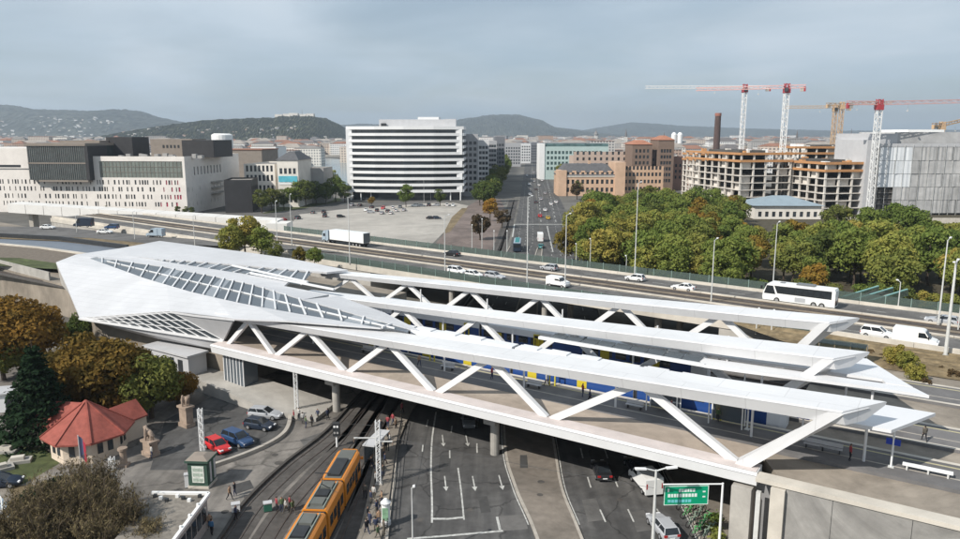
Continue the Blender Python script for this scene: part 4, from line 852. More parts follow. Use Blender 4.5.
# tower cranes: lattice mast, slewing ring, cab, apex, jib, counter jib with blocks
def lattice(mb, p0, p1, w, n, r=0.09):
    p0 = Vector(p0); p1 = Vector(p1); d = (p1 - p0); u = Vector((0, 0, 1)) if abs(d.normalized().z) < 0.9 else Vector((1, 0, 0))
    x = d.cross(u).normalized() * w / 2; y = x.cross(d.normalized()).normalized() * w / 2; c = [(-1, -1), (1, -1), (1, 1), (-1, 1)]
    q = lambda t, k: p0 + d * t + x * c[k % 4][0] + y * c[k % 4][1]
    for k in range(4): mb.beam(q(0, k), q(1, k), r * 2.2, r * 2.2)
    for i in range(n):
        for k in range(4): mb.beam(q(i / n, k), q((i + 1) / n, k + 1) if i % 2 else q((i + 1) / n, k - 1), r * 1.2, r * 1.2)
def crane(label, u, Y, vtop, jib_az, jib_len, cj_len, mcol, jcol, zb=0.0, mw=2.1, rise=0.0, head=None):
    loc = atu(u, Y); top = HT(vtop, Y); t = thing('tower_crane', label, 'crane', loc, 0)
    m = MB(); lattice(m, (0, 0, 0), (0, 0, top - 4), mw, int((top - 4) / 2.2), 0.16); m.build('mast', mcol, t)
    MB().box(-2.4, 2.4, -2.4, 2.4, 0, 0.8).build('base_block', M_CONC, t)
    hd = head or jcol; MB().box(-1.5, 1.5, -1.5, 1.5, top - 4, top - 1.6).build('slewing_ring', hd, t)
    h = bpy.data.objects.new('slewing_head', None)
    a = jib_az; d = Vector((math.cos(a), math.sin(a), 0)); s = Vector((-d.y, d.x, 0)); z = Vector((0, 0, 1))
    m = MB(); A = z * (top - 0.9); B = d * jib_len + z * (top - 0.9 + rise); lattice(m, d * 1 + A, B, 1.5, int(jib_len / 2.4), 0.13); m.build('jib', jcol, t)
    m = MB(); lattice(m, -d * 1 + A, -d * cj_len + A, 1.5, max(3, int(cj_len / 2)), 0.14); m.build('counter_jib', jcol, t)
    m = MB(); lattice(m, A - z * .8, z * (top + .8), 2.0, 2, 0.2); m.build('tower_head', hd, t)
    for k in range(3): c = -d * (cj_len - 0.9 * k - 0.4) + z * (top - 2.2); MB().beam(c - d * .4, c + d * .4, 1.5, 2.4).build('counterweight', M_CONC if k else hd, t)
    c = s * 1.7 + z * (top - 2.4); MB().beam(c - d * .9, c + d * .9, 1.3, 2.0).build('cab', M_WGLASS, t)
    c = d * jib_len * 0.3; MB().tube(c + A, c + z * (top - 4), 0.05, n=5).build('hoist_rope', M_POLE, t); MB().box(c.x - .3, c.x + .3, c.y - .3, c.y + .3, top - 4.6, top - 4).build('hook_block', M_POLE, t)
M_CW = mat('crane_white', (0.70, 0.70, 0.69), 0.5, 0.05, 1); M_CR = mat('crane_red', (0.36, 0.05, 0.06), 0.5, 0.1, 1); M_CO = mat('crane_orange', (0.52, 0.36, 0.22), 0.5, 0.08, 1); M_CP = mat('crane_pink', (0.60, 0.36, 0.34), 0.5, 0.08, 1)
crane('leftmost white tower crane with long white jib pointing left and red head', 742, 455, 85.5, R(177), 59, 15, M_CW, M_CW, head=M_CR)
crane('white tower crane with red head standing behind the pavilion', 783.5, 392, 85, R(152), 46, 9, M_CW, M_CP, head=M_CR)
crane('white tower crane with dark red head beside the wrapped building', 876.5, 346, 101, R(8), 48, 16, M_CW, M_CP, head=M_CR, rise=1.2)
crane('orange tower crane with jib pointing left above the rear frame', 833, 520, 105.5, R(172), 33, 10, M_CO, M_CO)
crane('orange tower crane with jib pointing right above the rear frame', 839.5, 500, 103, R(15), 40, 12, M_CO, M_CO, rise=2.0)
crane('orange crane head showing above the wrapped building at right edge', 941, 430, 123, R(25), 40, 8, M_CO, M_CO, rise=6.0)
# ------------------------------------------------------------------ trees
M_BARK = mat('bark', (0.075, 0.058, 0.045), 0.95, 0.25, 3, bump=0.4)
M_BARKL = mat('pale_bark', (0.15, 0.115, 0.08), 0.95, 0.2, 3, bump=0.3)
L_GREEN = leaf_mat('leaves_green', [(0.065, 0.100, 0.026), (0.130, 0.176, 0.043), (0.212, 0.235, 0.058), (0.325, 0.285, 0.069)])
L_OLIVE = leaf_mat('leaves_olive', [(0.090, 0.120, 0.033), (0.177, 0.195, 0.051), (0.270, 0.247, 0.062), (0.375, 0.270, 0.068)])
L_OCHRE = leaf_mat('leaves_ochre', [(0.084, 0.087, 0.022), (0.168, 0.133, 0.031), (0.266, 0.161, 0.034), (0.322, 0.154, 0.031)])
L_BROWN = leaf_mat('leaves_brown', [(0.047, 0.047, 0.016), (0.101, 0.078, 0.024), (0.189, 0.115, 0.030), (0.270, 0.142, 0.032)])
L_DARK = leaf_mat('leaves_dark', [(0.042, 0.065, 0.023), (0.083, 0.112, 0.033), (0.130, 0.146, 0.042), (0.187, 0.174, 0.047)])
L_PINE = leaf_mat('needles', [(0.012, 0.024, 0.013), (0.020, 0.036, 0.018), (0.032, 0.048, 0.022)], 0.1)
L_BARE = leaf_mat('bare_twigs', [(0.075, 0.062, 0.036), (0.125, 0.10, 0.055), (0.18, 0.145, 0.078)], 0.1)
L_RED = leaf_mat('leaves_red', [(0.055, 0.042, 0.026), (0.105, 0.075, 0.042), (0.15, 0.10, 0.05)])
def leaves_mesh(name, m, pts, nrm, size, seed, aspect=1.0, vert=False):
    """one small bent quad per leaf spray, turned loosely outward"""
    r = np.random.RandomState(seed); n = len(pts)
    d = nrm + r.normal(0, 0.55, (n, 3)); d /= np.linalg.norm(d, axis=1)[:, None] + 1e-9
    a = np.cross(d, r.normal(0, 1, (n, 3))); a /= np.linalg.norm(a, axis=1)[:, None] + 1e-9; b = np.cross(d, a)
    if vert: a = np.array([0, 0, 1.0]) + r.normal(0, .75, (n, 3)); a /= np.linalg.norm(a, axis=1)[:, None]; b = np.cross(d, a)
    s = size * r.uniform(0.55, 1.35, n)[:, None]
    V = np.empty((n, 4, 3)); V[:, 0] = pts - a * s * aspect; V[:, 1] = pts - b * s * 0.55 + d * s * 0.12; V[:, 2] = pts + a * s * aspect; V[:, 3] = pts + b * s * 0.55 - d * s * 0.12
    me = bpy.data.meshes.new(name); me.vertices.add(4 * n); me.loops.add(4 * n); me.polygons.add(n)
    me.vertices.foreach_set('co', V.reshape(-1)); me.loops.foreach_set('vertex_index', np.arange(4 * n, dtype=np.int32)); me.polygons.foreach_set('loop_start', np.arange(0, 4 * n, 4, dtype=np.int32)); me.polygons.foreach_set('loop_total', np.full(n, 4, dtype=np.int32))
    me.materials.append(m); me.update(); me.validate(); return me
def crown_pts(seed, rad, h, z0, nb, n, lump=0.42, shape='round'):
    """leaf positions: clumps scattered through an egg-shaped volume, leaves on the outer shell of each clump"""
    r = np.random.RandomState(seed); P_, N_ = [], []
    for k in range(nb):
        while True:
            p = r.uniform(-1, 1, 3)
            q = np.linalg.norm(p)
            if 0.25 < q < 1: break
        p = p / q * q ** 0.45
        zz = (p[2] + 1) / 2
        wr = 1.0 if shape == 'round' else (1.15 - zz * 0.75)
        c = np.array([p[0] * rad * wr * 0.78, p[1] * rad * wr * 0.78, z0 + zz * h * 0.86 + h * 0.05]); br_ = rad * lump * r.uniform(0.65, 1.25)
        m = int(n / nb * r.uniform(0.7, 1.3)); v = r.normal(0, 1, (m, 3)); v /= np.linalg.norm(v, axis=1)[:, None]; v[:, 2] = np.abs(v[:, 2]) * np.where(r.rand(m) < 0.75, 1, -1)
        rr = br_ * r.uniform(0.72, 1.08, m)[:, None]; P_.append(c + v * rr * np.array([1, 1, 0.78])); N_.append(v)
    return np.concatenate(P_), np.concatenate(N_)
def trunk_mesh(name, seed, h, zc, rad, r0, m=M_BARK, nl=7):
    r = random.Random(seed); mb = MB(); p = Vector((0, 0, 0)); z = 0; pr = r0
    for k in range(5):
        q = p + Vector((r.uniform(-.2, .2), r.uniform(-.2, .2), h * 0.16)); mb.tube(p, q, pr, pr * 0.82, 7); p = q; pr *= 0.82
    base = Vector((0, 0, zc * 0.85))
    for k in range(nl):
        a = 2 * math.pi * (k + r.uniform(-.3, .3)) / nl; st = Vector((0, 0, h * r.uniform(0.28, 0.6))); e = st + Vector((math.cos(a) * rad * r.uniform(.5, .8), math.sin(a) * rad * r.uniform(.5, .8), h * r.uniform(.12, .34))); mid = st.lerp(e, 0.5) + Vector((0, 0, .3))
        mb.tube(st, mid, r0 * .42, r0 * .28, 5); mb.tube(mid, e, r0 * .28, r0 * .08, 5)
    return mb.mesh(name, m)
PROTO = {}
def proto(key, m, rad, h, z0, nb, n, size, seed, r0=0.28, lump=0.42, shape='round', bark=M_BARK):
    pts, nr = crown_pts(seed, rad, h, z0, nb, n, lump, shape)
    PROTO[key] = (leaves_mesh('crown_' + key, m, pts, nr, size, seed), trunk_mesh('trunk_' + key, seed, z0 + h * 0.9, z0, rad, r0, bark))
def tree(key, loc, sc_, label, group=None, name='leafy_tree', rz=None):
    t = thing(name, label, 'tree', loc, rng.uniform(0, 6.28) if rz is None else rz, group); c, k = PROTO[key]; t.scale = (sc_, sc_, sc_ * rng.uniform(.93, 1.07))
    link('crown', c, t); link('trunk', k, t); return t
for i in range(4): proto('g%d' % i, L_GREEN, 4.3, 8.6, 3.0, 26, 3800, 0.36, 20 + i)
for i in range(4): proto('o%d' % i, L_OLIVE, 4.1, 8.2, 3.0, 24, 3600, 0.36, 40 + i)
for i in range(2): proto('y%d' % i, L_OCHRE, 3.6, 7.4, 2.6, 20, 2300, 0.40, 60 + i)
for i in range(2): proto('d%d' % i, L_DARK, 4.0, 8.6, 2.8, 22, 3400, 0.36, 70 + i)
for i in range(2): proto('r%d' % i, L_RED, 3.2, 5.0, 2.0, 16, 1500, 0.40, 80 + i)
proto('n0', L_BROWN, 5.4, 8.2, 1.6, 60, 16000, 0.27, 90, 0.4, 0.36); proto('n1', L_BROWN, 5.2, 7.6, 1.2, 56, 15000, 0.27, 91, 0.4, 0.36)
proto('k0', L_DARK, 3.8, 7.0, 1.2, 40, 9000, 0.26, 92, 0.35, 0.38)
L_DULL = {'g': 'olive green leafy tree in the dense park behind the highway', 'o': 'yellowish olive leafy tree in the dense park behind the highway', 'y': 'ochre autumn tree in the dense park behind the highway', 'd': 'dark green tree in the dense park behind the highway'}
# park: rows packed between the highway and the building site
def park(pxpoly, n, seed, mix, minsep, lab, smin=.9, smax=1.25):
    rs = random.Random(seed); pts = []; poly = [P(u, v) for u, v in pxpoly]
    def inside(p):
        c = False; m = len(poly)
        for i in range(m):
            a, b = poly[i], poly[i - 1]
            if (a.y > p.y) != (b.y > p.y) and p.x < (b.x - a.x) * (p.y - a.y) / (b.y - a.y) + a.x: c = not c
        return c
    x0, x1 = min(p.x for p in poly), max(p.x for p in poly); y0, y1 = min(p.y for p in poly), max(p.y for p in poly); tr = 0
    while len(pts) < n and tr < 60000:
        tr += 1; p = Vector((rs.uniform(x0, x1), rs.uniform(y0, y1), 0))
        if inside(p) and all((p - q).length > minsep for q in pts): pts.append(p)
    for p in pts:
        k = rs.choice(mix); tree(k + str(rs.randrange(4 if k in 'go' else 2)), p, rs.uniform(smin, smax), lab[k], 'park trees ' + lab[k].split(' in ')[-1] + ' ' + k_name[k])
k_name = dict(g='olive', o='yellowish', y='ochre', d='dark')
park([(592, 282), (575, 250), (585, 226), (612, 217), (700, 217), (732, 222), (742, 250), (832, 258), (840, 268), (826, 292), (760, 300), (690, 297)], 150, 5, 'gggggoooody', 4.6, L_DULL, .75, 1.3)
L2 = {k: v.replace('in the dense park behind the highway', 'in the grove at right behind the coach') for k, v in L_DULL.items()}
park([(850, 300), (838, 275), (852, 250), (880, 246), (940, 252), (1010, 262), (1010, 330), (960, 318)], 44, 6, 'gggooog', 4.4, L2, .85, 1.3)
# undergrowth along the foot of the park and of the right grove
rs_ = random.Random(21)
for k in range(46):
    u = 590 + k * 9.0 + rs_.uniform(-3, 3); v = 281 + (u - 590) * .112 + rs_.uniform(-5, 2)
    if 838 < u < 852: continue
    w_ = 'the dense park' if u < 845 else 'the grove at right'
    tree(rs_.choice(('g1', 'd0', 'd1', 'o2', 'g3')), P(u, v) + Vector((0, 0, -.9)), rs_.uniform(.42, .62), 'low bush in the undergrowth along the highway side of ' + w_, 'undergrowth bushes of ' + w_, 'undergrowth_bush')
# single trees that stand out
def solo(key, u, v, s, lab, z=0, name='leafy_tree'): return tree(key, P(u, v, z), s, lab, None, name)
solo('y0', 566, 262, 1.0, 'ochre tree at the left corner of the park by the avenue'); solo('y1', 588, 230, 1.2, 'golden tree at the park corner beside the mansard building'); solo('o1', 575, 240, 1.1, 'yellow green tree leaning over the right avenue lane')
solo('y0', 741, 256, 1.0, 'orange tinted tree in the middle of the park'); solo('y1', 812, 300, .9, 'orange bush tree behind the coach'); solo('d1', 836, 246, 1.3, 'dark slender tree right of the pavilion')
solo('y1', 490, 221, 1.0, 'ochre round tree on the tram corridor'); solo('r0', 480, 240, 1.25, 'brownish bare tree beside the highway and tram corridor'); solo('r1', 502, 228, 1.1, 'dull brown tree next to the avenue lane')
solo('o2', 245, 258, 1.0, 'yellow green bush tree in front of the white viaduct end', 7.0); solo('o0', 232, 262, .8, 'lower part of the bush left of the viaduct end', 7.0); solo('g1', 262, 261, .75, 'green bush right below the viaduct end', 7.0); solo('d0', 276, 263, .5, 'small dark shrub beside the rear station roof', 7.0); solo('y0', 300, 267, .45, 'small ochre shrub behind the rear station roof', 7.0); solo('g2', 315, 269, .42, 'small green shrub behind the rear station roof', 7.0)
solo('g3', 406, 207, .95, 'bright green tree in front of the striped office'); solo('d0', 440, 206, .8, 'dark tree in front of the striped office near its right end'); solo('y1', 372, 207, .6, 'small yellowish tree by the left end of the striped office'); solo('g0', 330, 190, 1.3, 'light green tree by the river beyond the annex')
for i, (u, v, s, k) in enumerate(((262, 213, 1.0, 'd0'), (272, 211, 1.1, 'd1'), (284, 210, 1.0, 'd0'), (296, 207, 1.2, 'g1'), (306, 207, 1.25, 'd1'), (316, 205, 1.2, 'd0'), (326, 204, 1.1, 'd1'), (336, 202, 1.25, 'g2'), (345, 203, 1.0, 'd1'))): tree(k, P(u, v), s, 'dark roadside tree in the row behind the parking lot', 'trees in the row behind the parking lot')
for i in range(24):
    Y_ = 380 + i * 22; tree(rng.choice(('d0', 'd1', 'g3')), atu(521 + 0 * i, Y_) + Vector((-14 - rng.uniform(0, 8), 0, 0)), rng.uniform(1.0, 1.4), 'dark avenue tree in the row on the left side of the avenue', 'trees on the left side of the avenue')
for i in range(16):
    Y_ = 440 + i * 28; tree(rng.choice(('d1', 'o0', 'g3', 'r0')), atu(531, Y_) + Vector((24 + rng.uniform(0, 6), 0, 0)), rng.uniform(.9, 1.25), 'avenue tree in the row on the right side of the avenue', 'trees on the right side of the avenue')
for i, (u, v) in enumerate(((100, 212.5), (92, 212), (108, 213), (178, 214.5), (186, 215), (192, 215))): tree('d%d' % (i % 2), P(u, v), .35, 'small dark shrub on the parapet line before the slit windowed building', 'shrubs before the slit windowed building', 'shrub')
# foreground left
solo('n0', 22, 374, 1.3, 'large brown autumn tree at the left edge beside the station roof', name='autumn_tree'); solo('n1', 108, 416, 1.28, 'rounded brown autumn tree below the station roof corner', name='autumn_tree'); solo('k0', 152, 418, 1.05, 'dark green tree right of the rounded brown tree'); solo('n1', 60, 392, .75, 'smaller brown tree between the two large autumn trees', name='autumn_tree'); solo('k0', 4, 380, 1.1, 'dark tree at the very left edge below the embankment')
solo('n0', 178, 404, .5, 'orange brown bush behind the gate pillar', name='autumn_tree'); solo('k0', 85, 352, .8, 'shadowy tree at the foot of the folded roof')
# pine: whorls of drooping needle sprays
def conifer(loc, h, rad, label):
    t = thing('conifer_tree', label, 'tree', loc); r = np.random.RandomState(5); pts = []; nr = []; mb = MB()
    mb.tube((0, 0, 0), (0, 0, h), 0.3, 0.04, 7)
    for k in range(15):
        z = 0.9 + (h - 1.2) * k / 15; R_ = rad * (1 - (z / h) ** 1.15) + 0.25
        for j in range(11):
            a = 6.283 * (j + r.rand()) / 11; L = R_ * r.uniform(.75, 1.12); mb.tube((0, 0, z), (math.cos(a) * L, math.sin(a) * L, z - L * .18), 0.05, 0.02, 4)
            m = int(14 * L) + 8; f = r.rand(m) ** .7; side = r.normal(0, .16 * L + .1, m); x = f * L
            pts.append(np.stack([math.cos(a) * x - math.sin(a) * side, math.sin(a) * x + math.cos(a) * side, z - x * .18 + r.normal(0, .14, m)], 1)); nr.append(np.tile([math.cos(a) * .3, math.sin(a) * .3, 1], (m, 1)))
    mb.build('trunk', M_BARK, t); link('crown', leaves_mesh('needle_sprays', L_PINE, np.concatenate(pts), np.concatenate(nr), .32, 4, 1.3), t)
conifer(P(42, 440), 13.0, 5.4, 'dark green conifer behind the red roofed house')
# leafless shrubs at the bottom left corner: upright twigs
def bare(loc, h, rad, n, seed, label, group=None):
    t = thing('bare_shrub', label, 'shrub', loc, 0, group); r = random.Random(seed); mb = MB(); pts = []; 
    for k in range(n):
        a = r.uniform(0, 6.283); b = Vector((math.cos(a), math.sin(a), 0)) * r.uniform(0, rad * .25); tip = Vector((math.cos(a), math.sin(a), 0)) * rad * r.uniform(.1, .9) + Vector((0, 0, h * r.uniform(.55, 1.1))); mid = b.lerp(tip, .5) + Vector((r.uniform(-.2, .2), r.uniform(-.2, .2), .25))
        mb.tube(b, mid, .05, .035, 4); mb.tube(mid, tip, .035, .012, 4)
        for q in range(9):
            s = b.lerp(tip, r.uniform(.35, 1)); e = s + Vector((r.uniform(-.8, .8), r.uniform(-.8, .8), r.uniform(.1, .9))); mb.tube(s, e, .016, .005, 3); pts += [list(s.lerp(e, r.random())) for _ in range(7)]
    mb.build('branches', M_BARKL, t); p = np.array(pts); link('twigs', leaves_mesh('twig_sprays', L_BARE, p + np.random.RandomState(seed).normal(0, .12, p.shape), np.tile([0, 0, .3], (len(p), 1)), .075, seed, 2.6, True), t)
for i, (u, v, h, rd) in enumerate(((40, 556, 6.0, 3.0), (72, 550, 6.6, 3.2), (104, 548, 6.0, 3.0), (128, 552, 5.0, 2.6), (12, 552, 4.0, 2.6), (86, 526, 5.6, 2.3), (58, 560, 4.4, 2.8), (104, 562, 4.4, 2.8), (150, 565, 3.4, 2.0), (108, 520, 5.0, 1.9))): bare(P(u, v), h * 1.12, rd, 90, i, 'leafless brown shrub in the thicket at the bottom left corner', 'leafless shrubs at the bottom left')
# clipped hedge beside the house
hp_, hn_ = [], []; r_ = np.random.RandomState(2)
hd = thing('hedge', 'dark clipped hedge running below the red roofed house', 'hedge', P(22, 510), 0); a_, b_ = P(22, 510), P(62, 488)
for q in range(2600): f = r_.rand(); c = a_.lerp(b_, f) - a_; o_ = r_.normal(0, .35, 3); hp_.append([c.x + o_[0], c.y + o_[1], .2 + abs(r_.normal(.6, .35))]); hn_.append([o_[0], o_[1], .6])
link('foliage', leaves_mesh('hedge_leaves', L_PINE, np.array(hp_), np.array(hn_), .2, 3), hd)
# planting bed by the right road
for i, (u, v) in enumerate(((712, 530), (684, 503), (715, 520), (718, 540), (676, 499), (690, 503))):
    hp_ = r_.normal(0, .3, (300, 3)); hp_[:, 2] = np.abs(hp_[:, 2]) * .8 + .15; t = thing('planted_shrub', 'small green shrub in the bed between right road and retaining wall', 'shrub', P(u, v, 0.13), 0, 'shrubs in the roadside bed'); link('foliage', leaves_mesh('shrub_leaves', L_OLIVE if i % 2 else L_GREEN, hp_, hp_, .17, i), t)
# dry shrubs on the grass slope right of the canopies
for i, (u, v, s) in enumerate(((868, 362, .35), (880, 366, .3), (895, 372, .5), (905, 377, .45), (915, 388, .4), (885, 358, .25), (942, 378, .3), (952, 384, .35), (875, 352, .25), (925, 392, .3))):
    k = 'o1' if i in (2, 3, 4) else 'r0'; tree(k, P(u, v, 6.2 if v > 350 else 6.4), s * .75, 'scrubby bush on the dry slope right of the canopy tip', 'bushes on the dry slope', 'scrub_bush')
# ------------------------------------------------------------------ vehicles
def paint(name, col, rough=0.3): return mat('paint_' + name, col, rough, 0.03, 0.5, spec=0.5)
PW = paint('white', (0.75, 0.75, 0.74)); PS = paint('silver', (0.38, 0.39, 0.41)); PB = paint('black', (0.018, 0.019, 0.022)); PG = paint('grey', (0.13, 0.135, 0.14)); PR = paint('red', (0.50, 0.02, 0.022)); PBL = paint('blue', (0.025, 0.06, 0.14)); PDB = paint('dark_blue', (0.02, 0.03, 0.05)); PLB = paint('light_blue', (0.33, 0.40, 0.46)); PT = paint('teal', (0.02, 0.20, 0.20)); PY = paint('taxi_yellow', (0.55, 0.38, 0.03))
CM = {}
wm = MB().tube((0, -0.11, 0), (0, 0.11, 0), 0.33, n=16).mesh('tyre', M_TYRE); rm = MB().tube((0, -0.115, 0), (0, 0.115, 0), 0.2, n=10).mesh('rim', M_RIM)
def car_meshes(st):
    if st in CM: return CM[st]
    L, W, H, zs, rear, cb0, cb1, ct0, ct1 = dict(hatch=(4.1, 1.76, 1.48, .92, .98, -.485, .245, -.40, .03), sedan=(4.6, 1.8, 1.45, .92, .96, -.36, .22, -.25, .02), suv=(4.5, 1.86, 1.66, 1.06, 1.1, -.485, .26, -.43, .08), wagon=(4.7, 1.8, 1.47, .92, .98, -.485, .2, -.43, .0))[st]
    h = W / 2; body = MB()
    S = [(-L / 2, .38, .50, rear - .22, .80), (-L / 2 + .12, .26, .55, rear - .04, .93), (-L * .36, .24, .55, rear, 1), (0, .22, .55, zs + .02, 1), (L * .22, .22, .55, zs, 1), (L * .36, .24, .55, zs - .09, .97), (L / 2 - .15, .26, .52, zs - .24, .88), (L / 2, .36, .48, zs - .40, .70)]
    vs = []
    for x, zb, zm, zt, k in S:
        for y, z in ((-h * k * .9, zb), (-h * k, zm), (-h * k * .99, zt - .1), (-h * k * .86, zt), (h * k * .86, zt), (h * k * .99, zt - .1), (h * k, zm), (h * k * .9, zb)): vs.append((x, y, z))
    n = 8; fs = []
    for k in range(len(S) - 1): fs += [(k * n + i, (k + 1) * n + i, (k + 1) * n + (i + 1) % n, k * n + (i + 1) % n) for i in range(n)]
    fs += [tuple(range(n)), tuple(range((len(S) - 1) * n, len(S) * n))[::-1]]; body.add(vs, fs)
    a, b, c, d = cb0 * L, cb1 * L, ct0 * L, ct1 * L; zt = H - .05
    roof = [(c, -h * .72, zt), (d, -h * .72, zt), (d, h * .72, zt), (c, h * .72, zt), (c + .12, -h * .66, H), (d - .1, -h * .66, H), (d - .1, h * .66, H), (c + .12, h * .66, H)]; body.add(roof, BOXF)
    q = lambda t, top, s: ((c + (d - c) * t if top else a + (b - a) * t), s * h * (.725 if top else .875), zt if top else zs - .01)
    for s in (-1, 1):
        for t in (0.0, .46, 1.0): body.beam(q(t, 0, s), q(t, 1, s), .09, .07)
        body.box(b - .55, b - .35, s * (h + .0), s * (h + .18), zs - .02, zs + .12) if s > 0 else body.box(b - .55, b - .35, -(h + .18), -h, zs - .02, zs + .12)
    gl = MB(); gl.add([(a, -h * .86, zs - .05), (b, -h * .86, zs - .05), (b, h * .86, zs - .05), (a, h * .86, zs - .05), (c, -h * .71, zt + .005), (d, -h * .71, zt + .005), (d, h * .71, zt + .005), (c, h * .71, zt + .005)], BOXF)
    hl_ = MB().box(L / 2 - .24, L / 2 - .03, -.2, .2, .55, .70).mesh('headlight', M_HEAD); tl_ = MB().box(-L / 2 - .01, -L / 2 + .16, -.17, .17, .66, .86).mesh('taillight', M_TAIL); np_ = MB().box(-L / 2 - .015, -L / 2 + .05, -.26, .26, .48, .60).mesh('number_plate', M_WSTONE2)
    CM[st] = (body.mesh('car_body_' + st, PW), gl.mesh('car_glass_' + st, M_CGLASS), hl_, tl_, np_, L, W); return CM[st]
def car(st, m, loc, rz, label, group=None, name='parked_car'):
    bm_, gm_, hl_, tl_, np_, L, W = car_meshes(st); t = thing(name, label, 'car', loc, rz, group)
    o = link('body', bm_, t); o.material_slots[0].link = 'OBJECT'; o.material_slots[0].material = m
    link('windows', gm_, t)
    for sx in (-.31, .30):
        for sy in (-1, 1): w_ = link('wheel', wm, t, (sx * L, sy * (W / 2 - .1), .33)); link('rim', rm, w_)
    for sy in (-1, 1): link('headlight', hl_, t, (0, sy * W * .3, 0)); link('taillight', tl_, t, (0, sy * W * .36, 0))
    link('number_plate', np_, t); return t
def extr(mb, prof, y0, y1):
    """side outline (x, z) pushed from y0 to y1"""
    n = len(prof); vs = [(x, y0, z) for x, z in prof] + [(x, y1, z) for x, z in prof]
    return mb.add(vs, [tuple(range(n)), tuple(range(n, 2 * n))[::-1]] + [(i, n + i, n + (i + 1) % n, (i + 1) % n) for i in range(n)])
def van(m, loc, rz, label, L=5.8, H=2.5, group=None):
    t = thing('delivery_van', label, 'van', loc, rz, group); h = .98
    pr = [(-L / 2, .35), (L / 2 - .1, .35), (L / 2, .75), (L / 2 - .25, 1.12), (L / 2 - 1.0, 1.35), (L / 2 - 1.75, H - .12), (L / 2 - 2.1, H), (-L / 2 + .1, H), (-L / 2, H - .2)]
    extr(MB(), pr, -h, h).build('body', m, t)
    MB().add([(L / 2 - 1.06, -h * .86, 1.42), (L / 2 - 1.06, h * .86, 1.42), (L / 2 - 1.68, h * .82, H - .25), (L / 2 - 1.68, -h * .82, H - .25), (L / 2 - 0.99, -h * .86, 1.40), (L / 2 - .99, h * .86, 1.40), (L / 2 - 1.62, h * .82, H - .22), (L / 2 - 1.62, -h * .82, H - .22)], BOXF).build('windscreen', M_CGLASS, t)
    for s in (-1, 1):
        m_ = MB(); extr(m_, [(L / 2 - 1.25, 1.42), (L / 2 - 1.72, H - .35), (L / 2 - 2.5, H - .35), (L / 2 - 2.5, 1.42)], s * h - .015, s * h + .015); m_.build('side_window', M_CGLASS, t)
        for x in (-L * .3, L * .31): w_ = link('wheel', wm, t, (x, s * (h - .08), .33)); link('rim', rm, w_)
        pbox('headlight', M_HEAD, t, L / 2 - .12, L / 2 + .005, s * .7 - .17, s * .7 + .17, .75, .98); pbox('mirror', PB, t, L / 2 - 1.3, L / 2 - 1.15, s * (h + .12) - .1, s * (h + .12) + .1, 1.4, 1.75); pbox('taillight', M_TAIL, t, -L / 2 - .01, -L / 2 + .05, s * .85 - .07, s * .85 + .07, 1.0, 1.6)
    pbox('sill_trim', PB, t, -L * .45, L * .42, -h - .012, h + .012, .36, .55); return t
RH = math.atan2(SH.y, SH.x); RHL = RH + math.pi
# coach
def coach(loc, rz, label):
    L, h, H = 12.3, 1.25, 3.55; t = thing('coach_bus', label, 'bus', loc, rz)
    extr(MB(), [(-L / 2, .4), (L / 2 - .1, .4), (L / 2, 1.0), (L / 2 - .1, 1.9), (L / 2 - .75, H - .25), (L / 2 - 1.2, H), (-L / 2 + .2, H), (-L / 2, H - .35)], -h, h).build('body', PW, t)
    for s in (-1, 1):
        m_ = MB(); extr(m_, [(-L / 2 + .6, 1.75), (L / 2 - 2.6, 1.75), (L / 2 - 2.0, H - .45), (-L / 2 + .6, H - .35)], s * h - .01, s * h + .02); gwn = m_.build('window_band', M_CGLASS, t)
        for k in range(1, 7): x = -L / 2 + .6 + k * 1.5; pbox('window_pillar', PB, t, x - .05, x + .05, s * h - .02, s * h + .03, 1.75, H - .42)
        m_ = MB(); extr(m_, [(L / 2 - 2.3, 1.55), (L / 2 - .25, 1.55), (L / 2 - .7, H - .5), (L / 2 - 1.8, H - .5)], s * h - .01, s * h + .025); m_.build('front_side_window', M_CGLASS, t)
        for x in (-L * .33, -L * .22, L * .29): w_ = link('wheel', wm, t, (x, s * (h - .1), .5), None, (1.5, 1.5, 1.5)); link('rim', rm, w_)
        for x in (-2.4, -.4, 1.6): pbox('luggage_door', PS if x == -.4 else PW, t, x - .9, x + .9, s * h - .005, s * h + .018, .6, 1.4)
        pbox('mirror', PB, t, L / 2 + .1, L / 2 + .35, s * 1.2 - .12, s * 1.2 + .12, 2.2, 2.9); pbox('headlight', M_HEAD, t, L / 2 - .1, L / 2 + .01, s * .95 - .22, s * .95 + .22, .75, 1.0); pbox('taillight', M_TAIL, t, -L / 2 - .02, -L / 2 + .04, s * 1.05 - .1, s * 1.05 + .1, 1.0, 2.0)
    MB().add([(L / 2 - .09, -h * .95, 1.6), (L / 2 - .09, h * .95, 1.6), (L / 2 - .72, h * .92, H - .35), (L / 2 - .72, -h * .92, H - .35), (L / 2 + .0, -h * .95, 1.62), (L / 2 + .0, h * .95, 1.62), (L / 2 - .66, h * .92, H - .33), (L / 2 - .66, -h * .92, H - .33)], BOXF).build('windscreen', M_CGLASS, t)
    pbox('roof_unit', PG, t, -2.5, .5, -.8, .8, H - .01, H + .25); pbox('roof_hatch', PG, t, 2.6, 3.4, -.4, .4, H - .01, H + .08); pbox('rear_engine_cover', PB, t, -L / 2 - .015, -L / 2 + .05, -.9, .9, .6, 1.5)
def hpx(u, v): return P(u, v, HZ)
coach(WH(*hl(P(799, 304, HZ)), HZ - .03), RHL, 'white coach with dark side windows driving left on the far lanes')
def hcar(st, m, u, v, left, label, nm='car_on_highway'): p = P(u, v, HZ); p.z = HZ - .03; return car(st, m, p, RHL if left else RH, label, None, nm)
